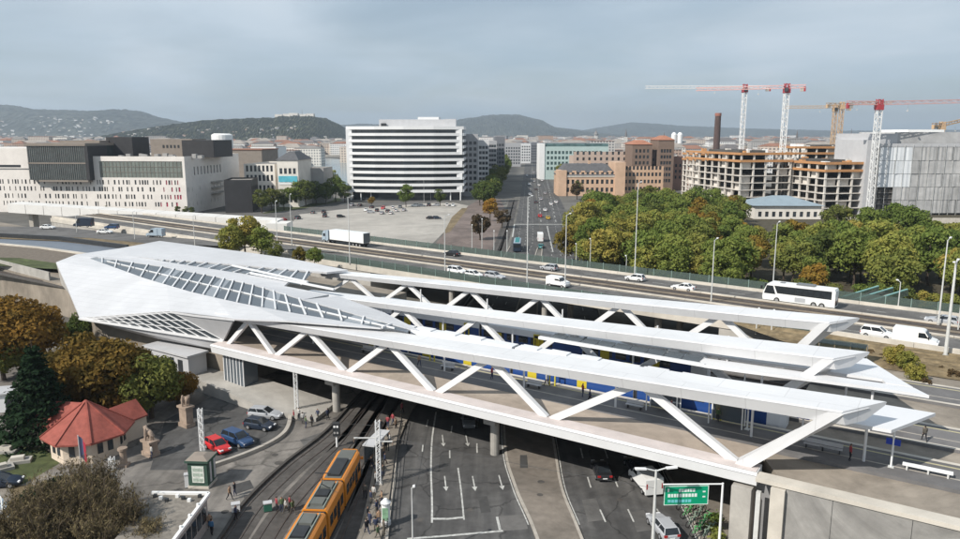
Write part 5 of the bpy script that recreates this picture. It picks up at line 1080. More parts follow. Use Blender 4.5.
hcar('suv', PW, 877, 337, False, 'white estate car just behind the white van on the near lanes'); p = P(915, 345, HZ); p.z = HZ - .03; van(PW, p, RH, 'white panel van on the near lanes at right')
hcar('wagon', PS, 941, 323.5, True, 'silver car on the far lanes at the right edge'); hcar('sedan', PW, 683, 290, True, 'white car on the far lanes in front of the park'); hcar('hatch', PW, 635, 280.5, True, 'white car next to the tall lamp post on the far lanes')
hcar('suv', PW, 457, 273.5, False, 'first of three white cars behind the rear truss'); hcar('hatch', PW, 474, 277, False, 'middle of three white cars behind the rear truss'); hcar('wagon', PS, 495, 278.5, False, 'last and silver one of three cars behind the rear truss'); p = P(558, 286.5, HZ); p.z = HZ - .03; van(PW, p, RH, 'small white van on the near lanes above the truss peak', 4.6, 2.1)
hcar('sedan', PB, 452, 255.5, True, 'black car on the far lanes beyond the three white cars'); hcar('hatch', PS, 549, 270, True, 'pale car on the far lanes beyond the small white van')
for (st, m, u, v, lab) in (('sedan', PW, 48, 229, 'white car on the left approach road, further left'), ('sedan', PW, 105, 233.5, 'white car on the left approach road, further right')): p = P(u, v, 8.2); p.z = 8.22; car(st, m, p, R(-5), lab, None, 'car_on_ramp')
p = P(156, 237, 8.2); p.z = 8.22; van(PLB, p, R(170), 'pale blue and white van on the approach road above the roof ridge', 5.2, 2.6)
p = P(84, 227, 8.2); p.z = 8.22; van(PDB, p, R(175), 'dark blue truck under the viaduct at left', 6.2, 3.0); p = P(112, 229, 8.2); p.z = 8.22; car('suv', PBL, p, R(175), 'dark blue car under the viaduct right of the dark blue truck', None, 'car_on_ramp')
# lorry with white trailer
def lorry(loc, rz, label):
    t = thing('lorry', label, 'truck', loc, rz); pbox('trailer', PW, t, -11.5, 2.0, -1.25, 1.25, 1.2, 3.9); pbox('chassis', PB, t, -11.4, 5.2, -1.0, 1.0, .75, 1.15); pbox('rear_door', PG, t, -11.56, -11.502, -1.2, 1.2, 1.3, 3.8)
    extr(MB(), [(2.7, .7), (5.2, .7), (5.3, 1.6), (5.0, 3.0), (4.4, 3.5), (2.7, 3.6)], -1.2, 1.2).build('cab', PLB, t); pbox('windscreen', M_CGLASS, t, 5.08, 5.25, -1.05, 1.05, 1.9, 2.85)
    for s in (-1, 1):
        pbox('side_window', M_CGLASS, t, 3.9, 4.8, s * 1.2 - .02, s * 1.2 + .02, 1.9, 2.7)
        for x in (-10, -8.7, -7.4, 2.6, 4.4): w_ = link('wheel', wm, t, (x, s * 1.05, .5), None, (1.5, 1.5, 1.5)); link('rim', rm, w_)
lorry(WH(*hl(P(338, 243.5, HZ)), HZ - .03), RHL, 'lorry with long white box trailer on the far lanes before the parking lot')
# parking lot and far street cars
far_ = [('hatch', PB, 341, 217.5, 20, 'lone black car in the middle of the parking lot'), ('sedan', PB, 431, 219, 5, 'left of two dark cars by the lot edge under the lamp'), ('hatch', PDB, 437, 219, 5, 'right of two dark cars by the lot edge under the lamp')]
for i, (st, m, u, v, a, lab) in enumerate(far_): car(st, m, P(u, v, .01), R(a), lab)
for i, (u, v, m) in enumerate(((366, 211, PW), (371, 213, PS), (377, 211.5, PB), (382, 214, PS), (388, 212, PB), (391, 214, PW), (396, 211.5, PW), (383, 209, PR), (400, 208, PG), (372, 208, PB), (393, 208.5, PW), (404, 211, PS), (415, 206.5, PW), (422, 206.5, PS), (429, 206, PB), (436, 206, PS), (447, 206, PW), (453, 206.3, PW), (324, 213, PB), (313, 213.5, PG), (298, 219, PDB), (284, 221, PR), (282, 224, PS), (325, 217, PB), (352, 206, PS), (360, 206, PB))):
    car(rng.choice(('hatch', 'sedan', 'suv', 'wagon')), m, P(u, v, .012), R(rng.choice((85, 92, 268, 5, 185))), {PW: 'white', PS: 'silver', PB: 'black', PR: 'red', PG: 'grey', PDB: 'dark blue'}[m] + ' parked car among the cars before the striped office', 'cars parked before the striped office')
av = [('van', PW, 540, 241, 88), ('car', PT, 541, 248, 80), ('car', PR, 540, 217, 88), ('car', PY, 548, 219, 88), ('car', PW, 545, 211, 88), ('car', PB, 536, 203, 88), ('car', PS, 541, 200, 88), ('car', PS, 530, 195, 268), ('car', PB, 536, 190, 88), ('car', PW, 529, 185, 268), ('car', PS, 534, 182, 88), ('car', PW, 539, 186, 88), ('car', PW, 527, 176, 268), ('car', PS, 534, 173, 88), ('car', PW, 551, 205, 88), ('car', PW, 556, 203, 88), ('car', PS, 545, 194, 88), ('car', PW, 542, 181, 88)]
seen = {}
for k, m, u, v, a in av:
    cn = {PW: 'white', PT: 'teal', PR: 'red', PY: 'yellow', PB: 'black', PS: 'silver'}[m]
    if k == 'van': van(m, P(u, v, .014), R(a), 'white box van stopped on the avenue just beyond the highway', 6.5, 3.2)
    else: car('sedan', m, P(u, v, .014), R(a), cn + (' car far up the avenue' if cn in ('white', 'silver', 'black') else ' car on the avenue beyond the stop line'), cn + ' cars up the avenue' if cn in ('white', 'silver', 'black') else None, 'car_on_avenue')
# dark green and white articulated bus stack left of the van
bt = thing('parked_bus', 'dark bus with pale roof waiting on the avenue left of the white van', 'bus', P(517, 252, .02), R(86)); pbox('body', PDB, bt, -1, 11, -1.25, 1.25, .4, 3.0); pbox('roof', PLB, bt, -.8, 10.8, -1.1, 1.1, 3.003, 3.2); pbox('rear_window', M_CGLASS, bt, -1.03, -.98, -1.05, 1.05, 1.6, 2.6)
for k in range(5): pbox('side_window', M_CGLASS, bt, .2 + k * 2.1, 1.9 + k * 2.1, -1.29, -1.252, 1.5, 2.6); pbox('roof_unit', PT, bt, .4 + k * 2.1, 1.6 + k * 2.1, -.7, .7, 3.204, 3.5)
for x in (1.5, 8.5):
    for s in (-1, 1): w_ = link('wheel', wm, bt, (x, s * 1.15, .48), None, (1.45, 1.45, 1.45))
# foreground cars
car('sedan', PB, P(601, 474, .012), R(92), 'black car with red tail lamps driving away under the bridge', None, 'car_on_street'); car('wagon', PS, P(662, 531, .012), R(100), 'silver estate car on the right road beside the lamp post', None, 'car_on_street'); van(PW, P(645, 487, .012), R(100), 'white van on the right road in the bridge shadow', 5.0, 2.2); car('suv', PG, P(469, 424, .012), R(-88), 'grey car coming out of the bridge shadow on the left road', None, 'car_on_street')
car('sedan', PB, P(636, 470, .012), R(98), 'dark car ahead of the white van in the bridge shadow', None, 'car_on_street')
car('hatch', PR, P(218, 450, .015), R(-42), 'bright red car at the end of the parking bay'); car('suv', PBL, P(238, 443.5, .015), R(-35), 'dark blue car next to the red car in the parking bay'); car('hatch', PDB, P(260, 428.5, .015), R(-18), 'dark car with pale roof between the blue and the silver car'); car('wagon', PS, P(266, 417.5, .015), R(-12), 'silver blue car at the upper end of the parking bay')
car('sedan', PDB, P(0, 486, .02), R(10), 'dark car at the left edge by the lawn')

# yellow tram, articulated
M_TY = paint('tram_yellow', (0.62, 0.215, 0.02)); M_TG = mat('tram_roof', (0.12, 0.125, 0.115), 0.7, 0.12, 0.6); M_TG2 = mat('tram_roof_pale', (0.22, 0.25, 0.22), 0.6, 0.1, 0.6)
ta, tb_ = Vector((-14.6, 78.4, 0)), Vector((-16.0, 58.0, 0)); td = (tb_ - ta).normalized(); tm = thing('yellow_tram', 'yellow articulated tram with grey roof equipment at the stop', 'tram', ta, math.atan2(td.y, td.x)); x = 0.0
for k, L in enumerate((8.2, 6.4, 8.0, 6.5)):
    x0, x1 = x, x + L - .55; m = MB()
    hw = 1.3; prf = [(-hw, .3), (-hw, 2.4), (-hw * .95, 3.15), (-hw * .80, 3.3), (hw * .80, 3.3), (hw * .95, 3.15), (hw, 2.4), (hw, .3)]
    e0 = x0 + (.5 if k == 0 else 0); vs = []
    for X, kk_ in (((x0, .72), (x0 + .9, 1)) if k == 0 else ((x0, 1),)) + ((x1, 1),): vs += [(X, y * kk_, z if kk_ == 1 else z * .95 + .02) for y, z in prf]
    n = 8; ns = len(vs) // n; fs = []
    for q in range(ns - 1): fs += [(q * n + i, q * n + (i + 1) % n, (q + 1) * n + (i + 1) % n, (q + 1) * n + i) for i in range(n)]
    fs += [tuple(range(n))[::-1], tuple(range((ns - 1) * n, ns * n))]; m.add(vs, fs); sec = m.build('car_body', M_TY, tm)
    pbox('roof_panel', M_TG, sec, x0 + .7, x1 - .1, -.86, .86, 3.29, 3.36)
    if k: 
        for q in range(3): pbox('roof_equipment', M_DARK if q % 2 else M_TG, sec, x0 + .6 + q * (L - 1.4) / 3, x0 + .2 + (q + 1) * (L - 1.4) / 3, -.6, .6, 3.364, 3.6)
        for s in (-1, 1): pbox('roof_rail', M_TG2, sec, x0 + .3, x1 - .3, s * .78 - .05, s * .78 + .05, 3.364, 3.5)
    else: pbox('roof_equipment', M_DARK, sec, x0 + 3.4, x1 - .4, -.62, .62, 3.364, 3.62)
    nw = int((x1 - x0 - .6) / 1.25)
    for s in (-1, 1):
        for q in range(nw):
            a = x0 + (1.1 if k == 0 else .4) + q * ((x1 - x0 - (1.4 if k == 0 else .7)) / nw); door = (q == 1)
            pbox('door' if door else 'window', M_CGLASS, sec, a, a + 1.0, s * hw - .02, s * hw + .02, .5 if door else 1.25, 2.35)
        pbox('skirt', M_DARK, sec, x0 + .2, x1 - .1, s * hw - .03, s * hw + .01, .12, .4); 
    if k == 0: pbox('windscreen', M_CGLASS, sec, x0 - .02, x0 + .12, -.75, .75, 1.3, 2.6); pbox('mirror', M_TY, sec, x0 + .6, x0 + .8, 1.25, 1.6, 2.3, 2.6); pbox('destination_display', M_DARK, sec, x0 - .03, x0 + .1, -.6, .6, 2.65, 2.9)
    pbox('bogie', M_DARK, tm, x0 + L * .3, x0 + L * .6, -.9, .9, .05, .5)
    if k < 3: pbox('bellows', M_DARK, tm, x1 + .003, x1 + .547, -1.05, 1.05, .4, 3.15)
    x += L
m = MB(); m.tube((10.5, -.5, 3.7), (11.6, 0, 4.7), .04); m.tube((10.5, .5, 3.7), (11.6, 0, 4.7), .04); m.tube((11.6, 0, 4.7), (10.8, 0, 5.4), .04); m.beam((10.8, -.8, 5.42), (10.8, .8, 5.42), .1, .06); m.build('pantograph', M_DARK, tm)

# commuter trains at the platforms
M_TB = paint('train_blue', (0.018, 0.06, 0.22)); M_TW = paint('train_white', (0.72, 0.73, 0.75))
M_TDOOR = paint('train_door', (0.50, 0.40, 0.03))
def train(t0, s_head, cars, label, dirn=1):
    t = thing('commuter_train', label, 'train', BO, BROT); x = s_head
    hw = 1.4; prf = [(-hw, 6.93), (-hw, 9.38), (-hw * .93, 10.28), (-hw * .6, 10.68), (hw * .6, 10.68), (hw * .93, 10.28), (hw, 9.38), (hw, 6.93)]
    for k in range(cars):
        L = 17.0; x1 = x - L + .5; st = [(x, .55, .66), (x - .6, .8, .82), (x - 1.9, .97, .95), (x - 3.2, 1, 1), (x1, 1, 1)] if k == 0 else [(x, 1, 1), (x1, 1, 1)]; vs = []
        for X, ky, kz in st: vs += [(X, t0 + y * ky, 6.93 + (z - 6.93) * kz) for y, z in prf]
        n = 8; fs = []; mi = []
        for q in range(len(st) - 1):
            for i in range(n): fs.append((q * n + i, (q + 1) * n + i, (q + 1) * n + (i + 1) % n, q * n + (i + 1) % n)); mi.append(1 if i in (0, 6, 7) and not (k == 0 and q < 2) else 0)
        fs += [tuple(range(n)), tuple(range((len(st) - 1) * n, len(st) * n))[::-1]]; mi += [0, 0]
        m = MB(); m.v = vs; m.f = fs; m.mi = mi; b = m.build('car_body', [M_TW, M_TB], t)
        if k == 0: MB().add([(x - .45, t0 - .85, 8.48), (x - .45, t0 + .85, 8.48), (x - 2.0, t0 + .8, 10.08), (x - 2.0, t0 - .8, 10.08), (x - .05, t0 - .85, 8.48), (x - .05, t0 + .85, 8.48), (x - 1.7, t0 + .8, 10.28), (x - 1.7, t0 - .8, 10.28)], BOXF).build('windscreen', M_CGLASS, b); [pbox('headlight', M_HEAD, b, x - .5, x - .02, t0 + s * .55 - .15, t0 + s * .55 + .15, 7.78, 8.03) for s in (-1, 1)]
        for s in (-1, 1):
            for q in range(6): a = x - 4.6 - q * 2.0; pbox('window', M_CGLASS, b, a - 1.5, a, t0 + s * hw - .02, t0 + s * hw + .02, 8.38, 9.33)
            for q in (0, 1): a = x - 6.0 - q * 7.0; pbox('door', M_TDOOR, b, a - 1.3, a, t0 + s * hw - .028, t0 + s * hw + .028, 7.18, 9.28)
        for q in range(3): pbox('roof_equipment', M_TW, b, x - 5 - q * 4.2 - 2.6, x - 5 - q * 4.2, t0 - .7, t0 + .7, 10.67, 10.85)
        pbox('underframe', M_DARK, t, x1 + .3, x - 1.2, t0 - 1.2, t0 + 1.2, 6.68, 6.98)
        if k < cars - 1: pbox('bellows', M_DARK, t, x1 - .497, x1 - .003, t0 - 1.1, t0 + 1.1, 7.18, 10.38)
        x -= L
train(12.5, 31.4, 4, 'blue and white train with rounded nose at the near platform')
train(22.6, 20, 4, 'blue and white train under the middle truss at the second platform')
# ------------------------------------------------------------------ people
SK = mat('skin', (0.42, 0.26, 0.19), 0.6, 0.05); HR = mat('hair_dark', (0.03, 0.022, 0.018), 0.8, 0.2)
CL = [mat('cloth_%d' % i, c, 0.9, 0.1, 4) for i, c in enumerate(((0.02, 0.02, 0.025), (0.04, 0.05, 0.09), (0.28, 0.05, 0.06), (0.45, 0.44, 0.42), (0.10, 0.09, 0.075), (0.06, 0.16, 0.30), (0.30, 0.20, 0.13), (0.08, 0.12, 0.06)))]
CN = ['black', 'navy', 'dark red', 'pale grey', 'brown', 'bright blue', 'tan', 'green']
def person_mesh(key, stride, arm):
    V = []; E_ = []; Rr = []
    def j(p, r, par=None):
        V.append(p); Rr.append(r); i = len(V) - 1
        if par is not None: E_.append((par, i))
        return i
    pel = j((0, 0, .95), .15); ab = j((0, 0, 1.12), .14, pel); chs = j((0, 0, 1.32), .16, ab); nk = j((0, .0, 1.47), .06, chs); hd = j((.02, 0, 1.60), .095, nk); j((.025, 0, 1.68), .088, hd)
    for s in (-1, 1):
        hp = j((0, s * .10, .90), .105, pel); kn = j((s * stride * .35 + .03, s * .105, .50), .068, hp); an = j((s * stride * .7 - (.12 if s * stride < 0 else 0), s * .11, .09), .045, kn); j((s * stride * .7 + .14 - (.1 if s * stride < 0 else 0), s * .12, .045), .04, an)
        sh = j((0, s * .19, 1.38), .068, chs); el = j((-s * stride * .25 - .02, s * .25, 1.12), .048, sh); wr = j((-s * stride * .35 + arm, s * .24, .90 + arm * .6), .035, el); j((-s * stride * .36 + arm * 1.2 + .02, s * .235, .81 + arm * .7), .04, wr)
    me = bpy.data.meshes.new('skeleton'); me.from_pydata(V, E_, []); o = bpy.data.objects.new('tmp', me); COL.objects.link(o)
    mo = o.modifiers.new('s', 'SKIN'); sv = me.skin_vertices[0].data
    for i, r in enumerate(Rr): sv[i].radius = (r, r)
    sv[0].use_root = True; sb2 = o.modifiers.new('d', 'SUBSURF'); sb2.levels = 1; sb2.render_levels = 1
    dg = bpy.context.evaluated_depsgraph_get(); rme = bpy.data.meshes.new_from_object(o.evaluated_get(dg)); bpy.data.objects.remove(o); rme.name = 'person_' + key
    rme.materials.clear()
    for m in (CL[0], CL[1], SK, HR): rme.materials.append(m)
    for p in rme.polygons:
        c = p.center; p.use_smooth = True
        p.material_index = 0 if c.z < .93 and abs(c.y) < .21 else (1 if c.z < 1.46 and not (c.z < .9) else (2 if c.z < 1.64 and (c.x > .0 or c.z < 1.5) or c.z < .95 else 3))
    return rme
PM = [person_mesh('stand', .04, .0), person_mesh('walk', .42, .0), person_mesh('phone', .05, .22)]
def person(p, rz, i, label, group=None):
    o = link('person', PM[i % 3], None, p, (0, 0, rz)); tag(o, label, 'person', group); r = random.Random(i * 13 + int(p.x * 10)); s = r.uniform(.93, 1.04); o.scale = (s, s, s)
    a, b = r.randrange(8), r.choice((0, 1, 4, 1, 0))
    o.material_slots[0].link = 'OBJECT'; o.material_slots[0].material = CL[b]; o.material_slots[1].link = 'OBJECT'; o.material_slots[1].material = CL[a]; return a
def group_people(spots, where, grp, z=0.02):
    for i, (u, v) in enumerate(spots):
        p = P(u, v, z); o = len(bpy.data.objects); a = person(p, rng.uniform(0, 6.28), i, '', grp); bpy.data.objects
        ob_ = [x for x in COL.objects if x.name.startswith('person')][-1]
    return
def ppl(spots, where, grp, z=0.02):
    for i, (u, v) in enumerate(spots):
        p = P(u, v, z); r = random.Random(i * 13 + int(p.x * 10)); r.uniform(.93, 1.04); a = r.randrange(8)
        person(p, rng.uniform(0, 6.28), i, 'person in %s top %s' % (CN[a], where), grp + ' in ' + CN[a])
ppl(((282, 512), (286, 513), (290, 510), (277, 511), (293, 514)), 'waiting beside the yellow tram', 'people left of the tram')
ppl(((294, 421), (299, 419), (306, 428), (312, 426), (318, 420), (328, 420), (303, 424)), 'standing on the plaza below the bridge', 'people on the upper plaza')
ppl(((365, 498), (368, 521), (376, 533), (371, 505), (367, 535), (379, 463), (386, 452), (385, 466), (374, 455), (383, 443), (381, 432), (388, 428), (401, 420), (402, 414), (377, 515), (379, 525), (372, 470), (383, 478), (376, 485)), 'on the narrow tram stop island', 'people on the tram stop island')
ppl(((374, 500), (380, 512), (382, 505), (370, 527), (378, 540), (384, 535), (388, 440), (380, 448), (384, 458), (378, 475), (381, 470), (390, 445), (396, 430), (393, 425)), 'waiting close to the shelter on the stop island', 'people close to the shelter')
ppl(((235, 496), (210, 529), (236, 520), (212, 535)), 'walking across the empty plaza', 'people walking on the plaza')
ppl(((152, 458), (230, 500)), 'near the kiosk', 'people near the kiosk')
for i, (s, t) in enumerate(((38.3, 3.4), (11, 4.0), (9.4, 5.5), (-3, 5.0), (4, 6.6), (20, 5.8), (25, 6.4), (-14, 4.2), (16, 14.5), (2, 14.4), (44, 12.0))):
    p = WB(s, t + (2.4 if t < 9 else 3.0), 7.4); r = random.Random(i * 13 + int(p.x * 10)); r.uniform(.93, 1.04); a = r.randrange(8); person(p, rng.uniform(0, 6.28), i, 'person in %s top on the station platform' % CN[a], 'people on the platforms in ' + CN[a])

# ------------------------------------------------------------------ street furniture
def lamp(base, top_v, label, arms=1, az=0.0, r=.11, group=None, hgt=None, arm=1.8, head=.7):
    h = hgt or max(4.0, HT(top_v, base.y) - base.z); t = thing('street_lamp', label, 'lamp post', base, az, group)
    MB().tube((0, 0, 0), (0, 0, h), r * 1.25, r * .7, 9).build('pole', M_POLE, t); MB().tube((0, 0, 0), (0, 0, .5), r * 1.9, n=9).build('base', M_CONC, t)
    for k in range(arms):
        s = 1 if k == 0 else -1; MB().tube((0, 0, h - .1), (s * arm, 0, h + .15), r * .5, n=6).build('arm', M_POLE, t); MB().beam((s * arm, 0, h + .14), (s * (arm + head), 0, h + .2), .3, .14).build('lamp_head', M_WSTONE2, t)
tall = [(350, 265, 197, 'first'), (445, 274, 216, 'second'), (527, 286, 197, 'third'), (565, 288, 215, 'fourth'), (634.5, 279, 183, 'fifth'), (711, 303, 240, 'sixth'), (773, 284, 223, 'seventh')]
for u, v, vt, n in tall:
    b = P(u, v, HZ); b.z = HZ + .05
    lamp(b, vt, 'tall thin lamp post on the highway, %s of the row from the left' % n, 1, HROT + math.pi / 2, .1, arm=1.2, head=.5)
for u, v, vt, lab in ((898, 308, 282, 'short thin lamp post in front of the right grove'), (576, 264, 245, 'small street lamp at the park corner'), (590, 268, 240, 'slim lamp post at the left foot of the park'), (626, 274, 258, 'short post next to the fifth tall lamp'), (278, 258, 202, 'lamp post right of the viaduct end'), (292, 246, 195, 'lamp post in front of the parking lot'), (195, 247, 216, 'slim post in front of the viaduct, right one'), (135, 240, 212, 'slim post in front of the viaduct, left one'), (77, 233, 216, 'slim post in front of the viaduct near the dark truck'), (472, 250, 226, 'slim white lamp on the tram corridor, left'), (482, 250, 220, 'slim white lamp on the tram corridor, middle'), (494, 254, 232, 'slim white lamp on the tram corridor, right'), (507, 258, 232, 'slim white lamp at the edge of the avenue')):
    b = P(u, v, HZ if v < 262 or v > 300 else 6); lamp(b, vt, lab, 1, R(90), .09, arm=.8, head=.45)
b = P(945, 358, 7.6); lamp(b, 262, 'thick pale lamp mast beside the white van at right edge', 2, HROT + 1.5, .2, arm=1.0); b = P(938, 326, HZ); lamp(b, 240, 'slim lamp mast on the far lanes at right edge', 1, HROT + 1.5, .12)
lamp(P(652, 560, .13), 470, 'double headed white street lamp in front of the right road', 2, R(5), .14, arm=.9, head=1.0)
for u, v, vt, lab in ((413, 560, 488, 'slim post at the bottom beside the left road'), (424, 203, 180, 'slim flag mast before the striped office')): lamp(P(u, v), vt, lab, 1, 0, .07, arm=.1, head=.2)
# catenary masts with wires around the tram stop
def lat_mast(base, h, label, arms=()):
    t = thing('catenary_mast', label, 'mast', base, 0); m = MB(); lattice(m, (0, 0, 0), (0, 0, h), .42, int(h / .45), .035); m.build('mast', M_WSTONE2, t); MB().box(-.4, .4, -.4, .4, 0, .35).build('footing', M_CONC, t)
    for z, dx in arms: MB().beam((min(0, dx), 0, z), (max(0, dx), 0, z), .12, .12).build('arm', M_POLE, t); MB().tube((dx, 0, z), (dx, 0, z - .5), .05).build('insulator', M_BRN, t)
    return t
lat_mast(P(379, 486), 7.6, 'white lattice catenary mast on the tram stop island', ((5.6, -2.6), (5.2, 1.6))); lat_mast(P(203, 456), 6.0, 'white lattice mast behind the green kiosk'); lat_mast(P(297, 414), 7.2, 'white lattice mast at the top of the plaza near the bridge'); lat_mast(P(116, 507), 5.5, 'white lattice mast beside the leafless shrubs')
def wire(pts, label, r=.022, sag=.25):
    m = MB(); 
    for a, b in zip(pts[:-1], pts[1:]):
        a, b = Vector(a), Vector(b); q = [a.lerp(b, k / 6) - Vector((0, 0, sag * 4 * (k / 6) * (1 - k / 6))) for k in range(7)]
        for x, y in zip(q[:-1], q[1:]): m.tube(x, y, r, n=4)
    tag(m.build('overhead_wire', M_DARK), label, 'wire')
wire([P(290, 580, 0) + Vector((0, 0, 5.6)), P(341, 495, 0) + Vector((0, 0, 5.6)), P(386, 412, 0) + Vector((0, 0, 5.2))], 'overhead wire above the yellow tram')
wire([P(349, 545, 0) + Vector((0, 0, 5.6)), P(366, 495, 0) + Vector((0, 0, 5.6)), P(399, 412, 0) + Vector((0, 0, 5.2))], 'overhead wire above the free tram track')
wire([P(116, 507, 0) + Vector((0, 0, 5.4)), P(379, 486, 0) + Vector((0, 0, 6.4))], 'span wire crossing the plaza from the left mast', .018); wire([P(203, 456, 0) + Vector((0, 0, 5.9)), P(379, 486, 0) + Vector((0, 0, 7.0))], 'span wire from the kiosk mast to the island mast', .018); wire([P(379, 486, 0) + Vector((0, 0, 6.0)), P(652, 560, 0) + Vector((0, 0, 7.0))], 'span wire crossing the left road', .018)
# tram stop island with shelter, railing, advertising pillar, signal
isl = struct(ribbon(MB(), line((362, 560), (373, 525), (381, 485), (387, 450), (402, 415), (412, 400)), 2.3, 0.24, 0.0).build('tram_stop_island', M_PAVE))
rl = thing('island_railing', 'dark railing between tram stop island and left road', 'railing', P(386, 530), 0); L_ = line((387, 535), (392, 490), (397, 450), (402, 425)); o_ = rl.location
for a, b in zip(L_[::2][:-1], L_[::2][1:]):
    MB().tube(b - o_ , b - o_ + Vector((0, 0, 1.1)), .05, n=5).build('post', M_DARK, rl)
    for z in (.35, .7, 1.08): MB().tube(a - o_ + Vector((0, 0, z)), b - o_ + Vector((0, 0, z)), .035, n=5).build('rail', M_DARK, rl)
def shelter(u, v, rz, lab):
    t = thing('tram_shelter', lab, 'shelter', P(u, v, .2), rz)
    pbox('roof', M_GREYC, t, -2.4, 2.4, -.75, .75, 2.45, 2.6); pbox('back_glass', M_SKYG, t, -2.2, 2.2, .6, .64, .2, 2.3); pbox('bench', M_BRN, t, -1.5, 1.5, .1, .5, .42, .5)
    for x in (-2.2, 2.2):
        for y in (-.6, .6): pbox('post', M_DARK, t, x - .05, x + .05, y - .05, y + .05, 0, 2.45)
shelter(377, 458, R(75), 'narrow grey roofed tram shelter on the stop island')
ad = thing('advertising_pillar', 'pale cylindrical advertising pillar with domed top on the stop island', 'advertising pillar', P(386, 524, .24)); MB().tube((0, 0, 0), (0, 0, .35), .5, n=16).build('foot', M_GREYC, ad); MB().tube((0, 0, .35), (0, 0, 2.2), .42, n=16).build('drum', M_WSTONE2, ad); MB().tube((0, 0, 2.2), (0, 0, 2.32), .52, n=16).build('rim', M_GREYC, ad); MB().tube((0, 0, 2.32), (0, 0, 2.7), .46, .15, 16).build('dome', M_WSTONE2, ad); pbox('poster', mat('poster_green', (.20, .34, .22), .6, .3, 3), ad, -.3, .3, -.46, -.40, .6, 1.9)
sg = thing('tram_signal', 'black signal box on a white post at the tram head', 'signal', P(337, 447)); MB().tube((0, 0, 0), (0, 0, 1.5), .12, n=8).build('post', M_WSTONE2, sg); pbox('signal_box', M_DARK, sg, -.4, .4, -.25, .25, 1.5, 3.2); [MB().tube((x, -.3, z), (x, -.25, z), .14, n=10).build('lens', M_WSTONE2 if z > 2.5 else M_GRID, sg) for x in (-.18, .18) for z in (1.95, 2.75)]
# bins and cabinets
for u, v, m, lab in ((268, 511, 'green', 'green bin beside the people at the tram'), (189, 487, 'white', 'white utility cabinet left of the green kiosk'), (236, 512, 'white', 'small white box at the edge of the plaza track')):
    t = thing('utility_cabinet', lab, 'cabinet', P(u, v), R(20)); mm = dict(green=mat('bin_green', (.03, .13, .09), .6, .1), white=M_WSTONE2)[m]; pbox('box', mm, t, -.4, .4, -.3, .3, .1, 1.5 if u < 200 else .9); pbox('lid', M_GREYC, t, -.44, .44, -.34, .34, 1.5 if u < 200 else .9, 1.6 if u < 200 else 1.0); pbox('foot', M_DARK, t, -.38, .38, -.28, .28, 0, .1)
# green kiosk with white poster
M_KG = mat('kiosk_green', (.045, .085, .065), .6, .15, .8)
ki = thing('kiosk', 'dark green square kiosk with a white poster on its front', 'kiosk', P(203, 484), R(-4)); pbox('base', M_CONCL, ki, -1.15, 1.15, -1.15, 1.15, 0, .3); pbox('body', M_KG, ki, -1.08, 1.08, -1.08, 1.08, .3, 3.0); pbox('poster', mat('poster_white', (.62, .65, .60), .7, .25, 3.5), ki, -.62, .72, -1.13, -1.08, .7, 2.6)
for k in range(4): pbox('side_panel', M_GREYC if k % 2 else M_KG, ki, 1.08, 1.12, -.95 + k * .5, -.55 + k * .5, .5, 2.8)
pbox('cornice', M_KG, ki, -1.3, 1.3, -1.3, 1.3, 3.0, 3.25); MB().add([(-1.25, -1.25, 3.25), (1.25, -1.25, 3.25), (1.25, 1.25, 3.25), (-1.25, 1.25, 3.25), (-.5, -.5, 3.6), (.5, -.5, 3.6), (.5, .5, 3.6), (-.5, .5, 3.6)], BOXF).build('roof', M_PENT, ki)
for k in range(3): pbox('poster_row', mat('poster_print', (.35, .42, .36), .7, .3, 5), ki, -.5, .6, -1.14, -1.131, .85 + k * .58, 1.2 + k * .58)
# flat roofed stop pavilion at the bottom
fp = thing('stop_pavilion', 'flat roofed pavilion with white roof edge and window strip at the bottom edge', 'building', P(209, 494, 3.2) * Vector((1, 1, 0)), 0) if False else thing('stop_pavilion', 'flat roofed pavilion with white roof edge and window strip at the bottom edge', 'building', (0, 0, 0), 0)
ra, rb, rc_, rd = P(152, 494, 3.3), P(209, 494.5, 3.3), P(166, 552, 3.3), P(104, 552, 3.3); fp.location = (rb.x, rb.y, 0); o_ = Vector((rb.x, rb.y, 0)); Q = [q - o_ for q in (ra, rb, rc_, rd)]
ctr = (Q[0] + Q[1] + Q[2] + Q[3]) / 4; inq = [q.lerp(ctr, .05) for q in Q]
MB().prism([(q.x, q.y) for q in inq], 0.0, 3.0).build('wall', M_GRID, fp); MB().prism([(q.x, q.y) for q in Q], 3.0, 3.3).build('roof', mat('gravel_roof', (.20, .18, .155), .95, .2, 2, stain=.3), fp)
for a, b in ((0, 1), (1, 2)): MB().beam(Q[a] + Vector((0, 0, .1)), Q[b] + Vector((0, 0, .1)), .3, .3).build('roof_edge', M_WSTONE2, fp)
for k in range(7):
    a, b = inq[1].lerp(inq[2], .06 + k * .13), inq[1].lerp(inq[2], .16 + k * .13); n_ = Vector((.03, -.0, 0)); MB().beam(a + Vector((.03, 0, -1.5)), b + Vector((.03, 0, -1.5)), .06, 1.5).build('window', M_WGLASS, fp)
for k in range(7): f = .1 + .13 * k; q = Q[0].lerp(Q[1], f).lerp(Q[3].lerp(Q[2], f), .06 + .04 * (k % 3)); pbox('roof_vent', M_WSTONE2 if k % 2 else M_DARK, fp, q.x - .15, q.x + .15, q.y - .15, q.y + .15, 3.3, 3.6)
for k in range(3): q = Q[1].lerp(Q[2], .25 + .2 * k); pbox('roof_lamp', M_WSTONE2, fp, q.x - .25, q.x - .05, q.y - .1, q.y + .1, 3.4, 3.7)
